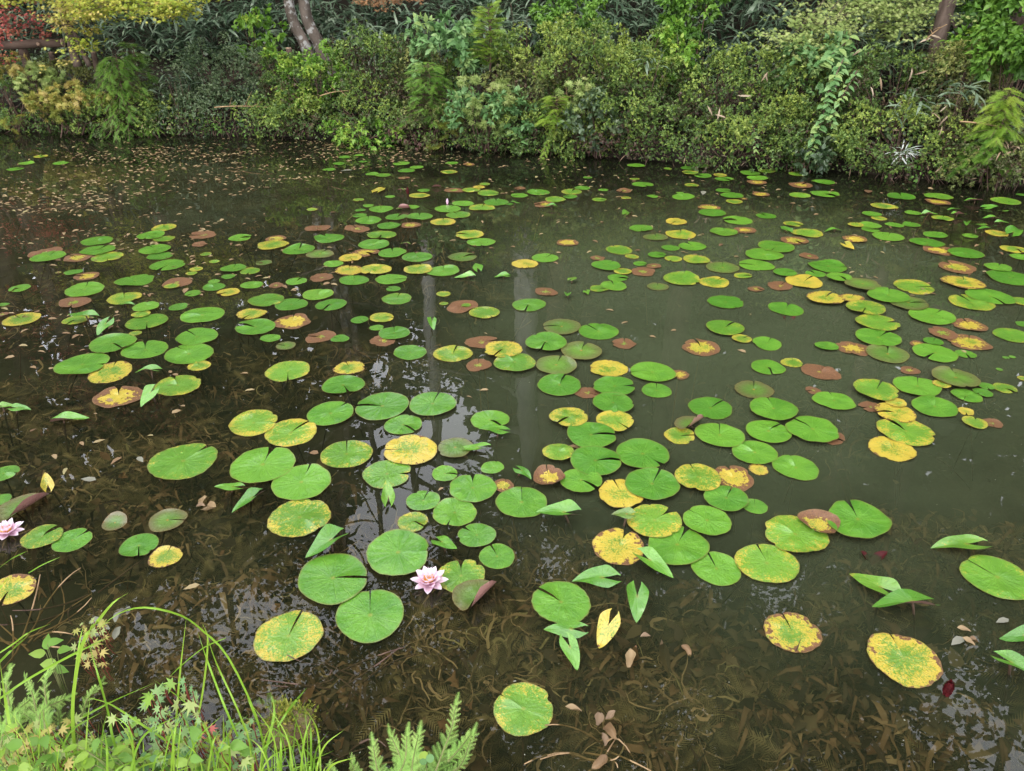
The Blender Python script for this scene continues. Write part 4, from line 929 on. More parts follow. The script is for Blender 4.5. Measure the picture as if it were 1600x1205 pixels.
(0.101,4.228,0.100,'M',-1.81,1,0,(0.12,0,0,0.24),'green faintly yellow-veined lily pad, left one of two at mid-pond, at centre'),
(-2.346,4.934,0.113,'G',-1.76,1,0,(0.01,0,0,0.43),'plain green lily pad, fourth from left of six beyond mid-pond, left'),
(2.582,3.928,0.093,'O',1.47,0,0,(0.97,0.57,0,0.06),'brown-rimmed yellow-centred lily pad, rightmost of four just nearer than mid-pond, far right'),
(-1.324,4.236,0.098,'G',1.18,1,0,(0.06,0,0,0.05),'plain green lily pad, leftmost of six at mid-pond, left of centre touching a green pad'),
(1.422,4.886,0.110,'R',1.33,1,0,(0.01,0,0.74,0.37),'bronze-tinted green lily pad, right one of two beyond mid-pond, right of centre'),
(-1.181,1.993,0.055,'Y',1.58,1,0,(0.64,0.28,0,0.31),'small all-yellow pad over sunken weed, left near water'),
(1.808,3.626,0.085,'O',-2.11,0,0,(1.01,0.63,0,0.9),'brown-rimmed yellow-centred lily pad, leftmost of four just nearer than mid-pond, far right'),
(-0.296,4.204,0.095,'B',3.14,1,0,(0.84,0.91,0,0.57),'withered brown lily pad, left one of two at mid-pond, at centre touching a lime pad'),
(-2.372,4.335,0.098,'L',1.99,1,0,(0.45,0.12,0,0.66),'lime yellow-speckled lily pad, right one of two at mid-pond, far left'),
(-0.459,4.817,0.107,'G',1.65,1,0,(0.08,0,0,0.73),'plain green lily pad, rightmost of eight beyond mid-pond, left of centre touching a lime pad'),
(-2.966,5.243,0.115,'G',1.49,1,1,(0.06,0,0,0.27),'plain green lily pad, rightmost of three beyond mid-pond, far left touching a lime pad'),
(-1.528,5.250,0.114,'G',1.63,1,1,(0.06,0,0,0.38),'plain green lily pad, leftmost of eight beyond mid-pond, left of centre touching a bronze pad'),
(3.054,5.415,0.116,'G',-3.03,0,1,(0.01,0,0,0.07),'plain green lily pad, sixth from left of ten beyond mid-pond, far right'),
(-2.643,4.266,0.094,'B',-1.37,0,0,(0.72,0.81,0,0.68),'withered brown lily pad, second from left of three at mid-pond, far left'),
(0.191,2.612,0.064,'L',0.77,0,4,(0.41,0,0,0.76),'lime yellow-speckled lily pad, left one of two in the near water, at centre'),
(-0.649,3.815,0.086,'G',1.71,1,1,(0.04,0,0,0.03),'plain green lily pad, fourth from left of five just nearer than mid-pond, left of centre'),
(-1.085,4.231,0.094,'G',-1.88,0,0,(0.0,0,0,0.13),'plain green lily pad, third from left of six at mid-pond, left of centre'),
(-1.201,4.388,0.096,'M',1.17,1,1,(0.19,0,0,0.86),'green faintly yellow-veined lily pad, left one of two at mid-pond, left of centre'),
(-3.246,5.103,0.109,'G',1.54,1,1,(0.08,0,0,0.61),'plain green lily pad, leftmost of three beyond mid-pond, far left touching a brown pad'),
(-1.011,5.374,0.114,'G',1.20,1,1,(0.02,0,0,0.43),'plain green lily pad, fourth from left of eight beyond mid-pond, left of centre'),
(-0.359,2.180,0.055,'L',-0.56,0,0,(0.43,0.03,0,0.01),'small lime pad just above the big pad by the pink flower'),
(-0.164,3.706,0.082,'B',0.18,0,0,(0.82,0.93,0,0.73),'withered brown lily pad, right one of two just nearer than mid-pond, at centre'),
(-3.317,5.183,0.108,'B',1.49,0,0,(0.7,0.87,0,0.17),'the only withered brown lily pad beyond mid-pond, far left touching a green pad'),
(3.067,5.250,0.109,'O',0.29,0,0,(1.0,0.61,0,0.94),'brown-rimmed yellow-centred lily pad, second from left of three beyond mid-pond, far right'),
(0.720,2.762,0.065,'L',0.00,1,0,(0.53,0,0,0.32),'lime yellow-speckled lily pad, right one of two in the near water, right of centre'),
(1.303,4.611,0.098,'L',0.86,1,0,(0.56,0.05,0,0.43),'lime yellow-speckled lily pad, second from left of three at mid-pond, right of centre'),
(-0.787,4.664,0.099,'G',0.00,1,0,(0.04,0,0,0.77),'plain green lily pad, fifth from left of six at mid-pond, left of centre'),
(-0.910,4.827,0.102,'L',-1.98,1,2,(0.56,0.07,0,0.97),'lime yellow-speckled lily pad, left one of two beyond mid-pond, left of centre'),
(-0.664,5.103,0.107,'G',1.86,1,0,(0.05,0,0,0.1),'plain green lily pad, seventh from left of eight beyond mid-pond, left of centre'),
(-2.566,5.261,0.109,'G',2.34,1,1,(0.07,0,0,0.42),'plain green lily pad, second from left of six beyond mid-pond, left'),
(2.838,5.573,0.115,'M',1.02,1,0,(0.11,0,0,0.98),'green faintly yellow-veined lily pad, left one of two beyond mid-pond, far right'),
(-0.819,3.404,0.076,'Y',2.00,1,0,(0.63,0.32,0,0.48),'the only mottled yellow lily pad just nearer than mid-pond, left of centre'),
(-1.748,5.363,0.110,'L',1.31,1,1,(0.55,0.04,0,0.22),'lime yellow-speckled lily pad, rightmost of seven beyond mid-pond, left touching a brown-rimmed pad'),
(-1.375,5.534,0.113,'G',2.21,1,0,(0.02,0,0,0.2),'plain green lily pad, second from left of eight beyond mid-pond, left of centre'),
(2.258,5.658,0.115,'L',0.86,1,0,(0.47,0.03,0,0.75),'lime yellow-speckled lily pad, leftmost of three beyond mid-pond, far right'),
(-0.162,4.102,0.088,'L',-0.96,0,1,(0.4,0.03,0,0.25),'lime yellow-speckled lily pad, second from left of three at mid-pond, at centre'),
(1.285,5.625,0.114,'L',1.38,1,0,(0.58,0.13,0,0.85),'lime yellow-speckled lily pad, fourth from left of six beyond mid-pond, right of centre'),
(0.688,3.166,0.071,'G',1.41,1,0,(0.05,0,0,0.4),'plain green lily pad, third from left of nine in the near water, right of centre'),
(1.369,3.688,0.079,'G',1.03,0,0,(0.01,0,0,0.83),'plain green lily pad, second from left of three just nearer than mid-pond, right of centre'),
(-0.704,4.325,0.090,'M',1.49,1,0,(0.22,0,0,0.04),'green faintly yellow-veined lily pad, right one of two at mid-pond, left of centre'),
(-2.835,5.103,0.104,'L',-1.13,1,0,(0.38,0,0,0.72),'the only lime yellow-speckled lily pad beyond mid-pond, far left touching a green pad'),
(-3.080,5.464,0.110,'G',1.51,1,0,(0.07,0,0,0.2),'plain green lily pad, second from left of three beyond mid-pond, far left'),
(-1.024,4.646,0.094,'G',1.75,1,0,(0.06,0,0,0.32),'plain green lily pad, fourth from left of six at mid-pond, left of centre'),
(-1.087,4.820,0.097,'Y',1.76,1,1,(0.78,0.37,0,0.62),'mottled yellow lily pad, left one of two beyond mid-pond, left of centre'),
(-2.019,2.483,0.057,'G',0.00,1,0,(0.06,0,0,0.38),'plain green lily pad, second from left of three well towards the camera, far left'),
(-1.512,4.071,0.084,'Y',-1.94,1,2,(0.62,0.3,0,0.59),'mottled yellow lily pad, right one of two at mid-pond, left'),
(0.640,4.909,0.098,'G',0.96,1,2,(0.01,0,0,0.39),'plain green lily pad, rightmost of three beyond mid-pond, at centre touching a lime pad'),
(-0.348,5.103,0.101,'R',0.49,0,0,(0.02,0,0.66,0.31),'the only bronze-tinted green lily pad beyond mid-pond, at centre'),
(-0.850,5.186,0.102,'G',1.71,1,1,(0.03,0,0,0.48),'plain green lily pad, sixth from left of eight beyond mid-pond, left of centre'),
(-0.322,5.609,0.109,'L',3.14,1,1,(0.51,0.04,0,0.98),'the only lime yellow-speckled lily pad beyond mid-pond, at centre touching a green pad'),
(1.815,5.999,0.116,'G',3.14,1,0,(0.07,0,0,0.92),'plain green lily pad, seventh from left of eight in the far water, right of centre'),
(-0.628,4.842,0.095,'L',1.48,1,1,(0.51,0.09,0,0.54),'lime yellow-speckled lily pad, right one of two beyond mid-pond, left of centre'),
(-0.984,5.589,0.108,'M',-1.60,1,2,(0.29,0,0,0.36),'the only green faintly yellow-veined lily pad beyond mid-pond, left of centre'),
(-1.046,3.773,0.077,'B',3.14,1,0,(0.82,0.9,0,0.52),'withered brown lily pad, left one of two just nearer than mid-pond, left of centre'),
(2.375,3.815,0.077,'B',2.03,0,1,(0.75,0.78,0,0.09),'withered brown lily pad, rightmost of three just nearer than mid-pond, far right'),
(2.139,3.116,0.066,'G',-2.27,0,0,(0.03,0,0,0.58),'plain green lily pad, fifth from left of seven in the near water, far right'),
(1.314,5.344,0.100,'G',1.90,1,0,(0.06,0,0,0.71),'plain green lily pad, fifth from left of seven beyond mid-pond, right of centre'),
(-0.228,5.438,0.102,'G',-1.54,1,0,(0.02,0,0,0.93),'plain green lily pad, leftmost of three beyond mid-pond, at centre touching a lime pad'),
(3.788,6.729,0.122,'M',-2.55,0,1,(0.17,0,0,0.72),'green faintly yellow-veined lily pad, left one of two in the far water, far right'),
(2.819,6.835,0.124,'G',-1.00,0,0,(0.01,0,0,0.75),'plain green lily pad, leftmost of five in the far water, far right'),
(-2.152,4.603,0.087,'B',2.58,0,0,(0.84,0.95,0,0.9),'withered brown lily pad, left one of two at mid-pond, left touching a lime pad'),
(1.281,5.049,0.094,'L',0.90,1,0,(0.51,0.13,0,0.74),'lime yellow-speckled lily pad, fifth from left of six beyond mid-pond, right of centre'),
(1.659,6.212,0.113,'G',0.95,1,1,(0.05,0,0,0.21),'plain green lily pad, fourth from left of eight in the far water, right of centre'),
(-0.539,6.324,0.115,'G',1.19,1,1,(0.04,0,0,0.9),'plain green lily pad, rightmost of eleven in the far water, left of centre'),
(0.231,5.083,0.094,'G',1.02,1,0,(0.02,0,0,0.97),'plain green lily pad, second from left of three beyond mid-pond, at centre'),
(1.624,5.682,0.103,'M',1.33,1,1,(0.23,0,0,0.39),'green faintly yellow-veined lily pad, left one of two beyond mid-pond, right of centre'),
(0.768,5.257,0.096,'L',0.97,1,0,(0.34,0.04,0,0.18),'lime yellow-speckled lily pad, leftmost of six beyond mid-pond, right of centre'),
(4.311,6.589,0.117,'M',1.75,0,0,(0.26,0,0,0.9),'green faintly yellow-veined lily pad, right one of two in the far water, far right'),
(-0.697,3.726,0.071,'B',0.11,0,0,(0.9,0.88,0,0.39),'withered brown lily pad, right one of two just nearer than mid-pond, left of centre'),
(-3.036,5.086,0.092,'O',2.62,0,0,(0.86,0.66,0,0.55),'the only brown-rimmed yellow-centred lily pad beyond mid-pond, far left touching a green pad'),
(-1.042,5.200,0.094,'O',-0.83,0,0,(1.0,0.59,0,0.89),'brown-rimmed yellow-centred lily pad, left one of two beyond mid-pond, left of centre'),
(2.101,5.476,0.098,'O',-1.28,0,0,(0.88,0.58,0,0.27),'brown-rimmed yellow-centred lily pad, right one of two beyond mid-pond, right of centre'),
(-0.267,2.483,0.052,'G',-0.14,0,0,(0.05,0,0,0.9),'plain green lily pad, rightmost of four well towards the camera, left of centre'),
(0.646,4.538,0.084,'M',1.66,1,1,(0.14,0,0,0.63),'green faintly yellow-veined lily pad, right one of two at mid-pond, at centre'),
(0.088,4.960,0.090,'Y',-1.27,0,0,(0.8,0.24,0,0.06),'the only mottled yellow lily pad beyond mid-pond, at centre'),
(-1.361,5.172,0.094,'R',1.24,1,0,(0.04,0,0.9,0.88),'the only bronze-tinted green lily pad beyond mid-pond, left of centre touching a green pad'),
(-2.732,5.589,0.100,'G',-1.68,1,1,(0.06,0,0,0.42),'plain green lily pad, leftmost of six beyond mid-pond, left touching a lime pad'),
(-1.156,6.004,0.106,'G',1.74,1,0,(0.03,0,0,0.53),'plain green lily pad, third from left of eleven in the far water, left of centre'),
(-0.754,6.095,0.108,'G',1.68,1,1,(0.07,0,0,0.3),'plain green lily pad, ninth from left of eleven in the far water, left of centre'),
(-0.255,6.373,0.112,'L',1.45,1,0,(0.41,0.08,0,0.97),'lime yellow-speckled lily pad, second from left of five in the far water, at centre'),
(3.467,6.751,0.118,'G',1.28,1,0,(0.01,0,0,0.03),'plain green lily pad, third from left of five in the far water, far right'),
(-0.169,3.432,0.066,'B',1.61,1,0,(0.71,0.87,0,0.6),'withered brown lily pad, left one of two just nearer than mid-pond, at centre'),
(1.371,2.749,0.055,'B',-0.74,0,0,(0.72,0.8,0,0.59),'withered brown lily pad, second from left of four in the near water, far right'),
(1.705,4.546,0.081,'B',0.91,0,0,(0.84,0.9,0,0.73),'withered brown lily pad, rightmost of three at mid-pond, right of centre touching a yellow pad'),
(-2.345,5.609,0.097,'B',-2.92,0,0,(0.69,0.86,0,0.83),'withered brown lily pad, right one of two beyond mid-pond, left'),
(3.619,5.271,0.092,'L',-1.55,0,0,(0.57,0.02,0,0.85),'lime yellow-speckled lily pad, rightmost of three beyond mid-pond, far right'),
(3.180,6.424,0.108,'L',-0.86,0,0,(0.49,0.15,0,0.23),'lime yellow-speckled lily pad, second from left of three in the far water, far right'),
(3.281,4.886,0.085,'G',0.92,1,1,(0.06,0,0,0.84),'plain green lily pad, ninth from left of ten beyond mid-pond, far right'),
(-0.139,6.537,0.109,'G',1.59,1,1,(0.04,0,0,0.1),'plain green lily pad, second from left of eight in the far water, at centre'),
(0.874,4.805,0.083,'B',2.18,0,0,(0.73,0.79,0,0.09),'withered brown lily pad, leftmost of three at mid-pond, right of centre touching a lime pad'),
(0.906,2.272,0.046,'G',1.37,0,0,(0.01,0,0,0.62),'plain green lily pad, rightmost of six well towards the camera, right of centre'),
(-2.502,4.006,0.071,'L',-1.80,0,0,(0.37,0.11,0,0.74),'lime yellow-speckled lily pad, right one of two just nearer than mid-pond, far left'),
(-0.751,4.036,0.072,'L',0.00,1,0,(0.54,0.12,0,0.71),'lime yellow-speckled lily pad, leftmost of three at mid-pond, left of centre'),
(-2.168,4.172,0.074,'G',1.77,1,3,(0.07,0,0,0.96),'plain green lily pad, second from left of nine at mid-pond, left touching a lime pad'),
(2.124,4.661,0.081,'G',-1.34,1,4,(0.05,0,0,0.97),'plain green lily pad, second from left of six at mid-pond, far right'),
(-2.475,5.124,0.087,'G',1.41,1,0,(0.01,0,0,0.1),'plain green lily pad, third from left of six beyond mid-pond, left'),
(-0.550,5.959,0.099,'Y',1.65,1,0,(0.64,0.24,0,0.37),'the only mottled yellow lily pad in the far water, left of centre'),
(-1.106,6.334,0.103,'G',1.72,1,0,(0.04,0,0,0.68),'plain green lily pad, fifth from left of eleven in the far water, left of centre'),
(-0.444,6.156,0.100,'M',2.07,1,0,(0.28,0,0,0.08),'the only green faintly yellow-veined lily pad in the far water, left of centre'),
(0.355,3.144,0.057,'B',-0.49,0,0,(0.78,0.87,0,0.38),'the only withered brown lily pad in the near water, at centre touching a green pad'),
(0.601,3.688,0.064,'B',1.43,0,0,(0.71,0.88,0,0.37),'the only withered brown lily pad just nearer than mid-pond, right of centre'),
(-2.789,4.720,0.079,'O',-3.02,0,0,(0.99,0.62,0,0.96),'the only brown-rimmed yellow-centred lily pad at mid-pond, far left'),
(2.565,5.511,0.090,'O',2.76,0,0,(1.06,0.53,0,0.76),'brown-rimmed yellow-centred lily pad, leftmost of three beyond mid-pond, far right'),
(3.702,6.563,0.104,'O',-1.41,0,0,(1.0,0.58,0,0.12),'brown-rimmed yellow-centred lily pad, right one of two in the far water, far right'),
(3.100,4.279,0.073,'L',0.89,0,0,(0.45,0.03,0,0.74),'lime yellow-speckled lily pad, rightmost of four at mid-pond, far right touching a green pad'),
(-1.874,4.864,0.081,'G',1.69,1,1,(0.07,0,0,0.38),'plain green lily pad, fifth from left of six beyond mid-pond, left touching a lime pad'),
(1.007,5.786,0.094,'G',-1.72,1,0,(0.02,0,0,0.5),'plain green lily pad, second from left of seven beyond mid-pond, right of centre'),
(-2.719,5.799,0.094,'L',1.95,1,0,(0.51,0.12,0,0.58),'lime yellow-speckled lily pad, second from left of seven beyond mid-pond, left'),
(-1.206,5.773,0.092,'B',2.14,0,0,(0.75,0.83,0,0.85),'withered brown lily pad, right one of two beyond mid-pond, left of centre'),
(2.044,2.867,0.052,'L',1.08,1,1,(0.46,0,0,0.42),'lime yellow-speckled lily pad, third from left of four in the near water, far right'),
(1.081,5.558,0.089,'R',1.44,0,0,(0.01,0,0.85,0.07),'bronze-tinted green lily pad, left one of two beyond mid-pond, right of centre'),
(-0.966,5.837,0.093,'G',1.71,1,1,(0.02,0,0,0.1),'plain green lily pad, fifth from left of eight beyond mid-pond, left of centre'),
(-1.245,4.696,0.076,'B',-2.81,0,0,(0.79,0.96,0,0.54),'the only withered brown lily pad at mid-pond, left of centre'),
(-1.516,5.786,0.090,'B',-1.35,1,0,(0.77,0.95,0,0.09),'withered brown lily pad, left one of two beyond mid-pond, left of centre'),
(2.711,7.158,0.109,'O',0.79,0,0,(0.92,0.68,0,0.01),'brown-rimmed yellow-centred lily pad, left one of two in the far water, far right'),
(-1.128,5.076,0.081,'Y',-1.21,1,1,(0.8,0.27,0,0.02),'mottled yellow lily pad, right one of two beyond mid-pond, left of centre'),
(3.218,5.617,0.088,'G',0.93,0,0,(0.02,0,0,0.46),'plain green lily pad, seventh from left of ten beyond mid-pond, far right'),
(0.240,6.892,0.105,'G',1.96,1,0,(0.03,0,0,0.52),'plain green lily pad, fifth from left of eight in the far water, at centre'),
(0.213,4.441,0.071,'B',-1.30,0,0,(0.69,0.8,0,0.97),'withered brown lily pad, right one of two at mid-pond, at centre'),
(1.674,3.648,0.061,'G',-2.93,0,1,(0.04,0,0,0.47),'plain green lily pad, leftmost of nine just nearer than mid-pond, far right'),
(1.807,4.771,0.075,'G',0.00,1,2,(0.01,0,0,0.28),'plain green lily pad, third from left of four at mid-pond, right of centre'),
(-2.044,5.542,0.085,'G',0.00,1,0,(0.08,0,0,0.69),'plain green lily pad, rightmost of six beyond mid-pond, left'),
(-0.937,6.095,0.093,'G',1.23,1,0,(0.04,0,0,0.05),'plain green lily pad, seventh from left of eleven in the far water, left of centre'),
(1.523,6.735,0.101,'G',1.52,1,0,(0.03,0,0,0.78),'plain green lily pad, third from left of eight in the far water, right of centre'),
(2.969,7.282,0.108,'G',3.14,1,0,(0.03,0,0,0.59),'the only plain green lily pad under the far bank, far right'),
(1.802,5.736,0.087,'O',2.79,0,0,(1.05,0.65,0,0.64),'brown-rimmed yellow-centred lily pad, left one of two beyond mid-pond, right of centre'),
(1.674,6.383,0.095,'O',-0.04,0,0,(0.84,0.52,0,0.77),'brown-rimmed yellow-centred lily pad, leftmost of three in the far water, right of centre'),
(-0.079,2.525,0.045,'G',1.19,0,0,(0.03,0,0,0.87),'plain green lily pad, second from left of six in the near water, at centre'),
(-1.585,3.427,0.057,'L',2.13,0,0,(0.54,0.14,0,0.38),'lime yellow-speckled lily pad, right one of two just nearer than mid-pond, left'),
(-1.659,4.560,0.071,'G',1.26,1,0,(0.08,0,0,0.76),'plain green lily pad, rightmost of nine at mid-pond, left'),
(1.967,6.768,0.100,'G',0.96,1,1,(0.07,0,0,0.15),'plain green lily pad, sixth from left of eight in the far water, right of centre'),
(-0.217,6.863,0.101,'M',-0.12,0,0,(0.29,0,0,0.42),'green faintly yellow-veined lily pad, left one of two in the far water, at centre'),
(2.059,4.297,0.067,'Y',1.02,1,4,(0.85,0.4,0,0.22),'mottled yellow lily pad, third from left of four at mid-pond, far right'),
(-1.768,4.436,0.069,'Y',-2.24,0,0,(0.72,0.25,0,0.47),'mottled yellow lily pad, left one of two at mid-pond, left'),
(2.359,3.188,0.053,'L',-1.13,0,0,(0.41,0.09,0,0.12),'lime yellow-speckled lily pad, rightmost of four in the near water, far right'),
(-0.033,2.403,0.042,'O',1.36,0,0,(0.87,0.61,0,0.07),'the only brown-rimmed yellow-centred lily pad well towards the camera, at centre touching a green pad'),
(1.644,3.011,0.050,'B',-2.88,0,0,(0.77,0.94,0,0.89),'withered brown lily pad, third from left of four in the near water, far right'),
(-1.888,4.524,0.068,'G',2.34,1,0,(0.02,0,0,0.02),'plain green lily pad, sixth from left of nine at mid-pond, left'),
(2.818,5.850,0.085,'G',-1.36,0,1,(0.07,0,0,0.96),'plain green lily pad, second from left of ten beyond mid-pond, far right'),
(1.316,5.968,0.087,'Y',-2.29,0,0,(0.76,0.23,0,0.24),'the only mottled yellow lily pad in the far water, right of centre'),
(-0.422,6.511,0.093,'G',1.19,1,0,(0.07,0,0,0.94),'plain green lily pad, leftmost of eight in the far water, at centre'),
(0.379,6.626,0.095,'L',0.21,0,1,(0.35,0,0,0.43),'lime yellow-speckled lily pad, fourth from left of five in the far water, at centre'),
(0.542,6.909,0.098,'L',1.17,0,0,(0.4,0.11,0,0.37),'lime yellow-speckled lily pad, rightmost of five in the far water, at centre'),
(0.410,5.426,0.079,'O',0.81,0,0,(1.02,0.55,0,0.52),'the only brown-rimmed yellow-centred lily pad beyond mid-pond, at centre'),
(0.924,4.532,0.068,'R',1.42,0,0,(0.07,0,0.86,0.09),'the only bronze-tinted green lily pad at mid-pond, right of centre'),
(1.231,7.182,0.100,'G',-1.14,0,0,(0.01,0,0,0.64),'plain green lily pad, second from left of eight under the far bank, right of centre'),
(0.824,3.328,0.052,'O',-2.03,0,0,(0.92,0.59,0,0.48),'brown-rimmed yellow-centred lily pad, left one of two just nearer than mid-pond, right of centre'),
(0.275,6.485,0.090,'O',-2.90,0,0,(0.97,0.71,0,0.24),'the only brown-rimmed yellow-centred lily pad in the far water, at centre touching a lime pad'),
(-1.933,2.311,0.039,'G',2.29,0,0,(0.05,0,0,0.26),'plain green lily pad, leftmost of three well towards the camera, far left'),
(1.427,3.459,0.053,'L',1.15,0,0,(0.47,0.11,0,0.13),'lime yellow-speckled lily pad, right one of two just nearer than mid-pond, right of centre'),
(-3.108,4.501,0.066,'G',-1.76,0,0,(0.04,0,0,0.71),'plain green lily pad, second from left of four at mid-pond, far left'),
(-1.391,4.626,0.067,'G',1.22,1,0,(0.0,0,0,0.77),'plain green lily pad, second from left of six at mid-pond, left of centre'),
(0.690,4.690,0.068,'G',-0.29,0,0,(0.03,0,0,0.5),'plain green lily pad, leftmost of four at mid-pond, right of centre touching a lime pad'),
(3.566,5.103,0.073,'G',1.06,0,0,(0.05,0,0,0.79),'plain green lily pad, rightmost of ten beyond mid-pond, far right'),
(-2.605,5.515,0.078,'L',1.79,1,0,(0.35,0.06,0,0.04),'lime yellow-speckled lily pad, leftmost of seven beyond mid-pond, left touching a green pad'),
(3.709,5.658,0.080,'Y',1.61,0,0,(0.71,0.27,0,0.02),'the only mottled yellow lily pad beyond mid-pond, far right'),
(3.495,6.063,0.084,'L',1.02,0,0,(0.41,0.05,0,0.65),'lime yellow-speckled lily pad, rightmost of three in the far water, far right'),
(-0.828,6.779,0.093,'L',0.64,0,0,(0.56,0.03,0,0.53),'lime yellow-speckled lily pad, rightmost of three in the far water, left of centre'),
(2.375,7.423,0.101,'G',2.59,0,1,(0.06,0,0,0.94),'plain green lily pad, rightmost of eight under the far bank, right of centre'),
(2.578,6.790,0.092,'M',-0.00,0,0,(0.33,0,0,0.99),'the only green faintly yellow-veined lily pad in the far water, right of centre'),
(-1.769,5.522,0.075,'O',1.78,0,0,(0.9,0.55,0,0.93),'the only brown-rimmed yellow-centred lily pad beyond mid-pond, left touching a lime pad'),
(-0.802,5.871,0.079,'O',-2.99,0,0,(0.85,0.61,0,0.74),'brown-rimmed yellow-centred lily pad, right one of two beyond mid-pond, left of centre'),
(1.766,3.030,0.046,'Y',-0.21,0,3,(0.75,0.28,0,0.92),'mottled yellow lily pad, third from left of five in the near water, far right'),
(2.367,3.559,0.052,'G',-1.74,0,0,(0.02,0,0,0.55),'plain green lily pad, fifth from left of nine just nearer than mid-pond, far right'),
]
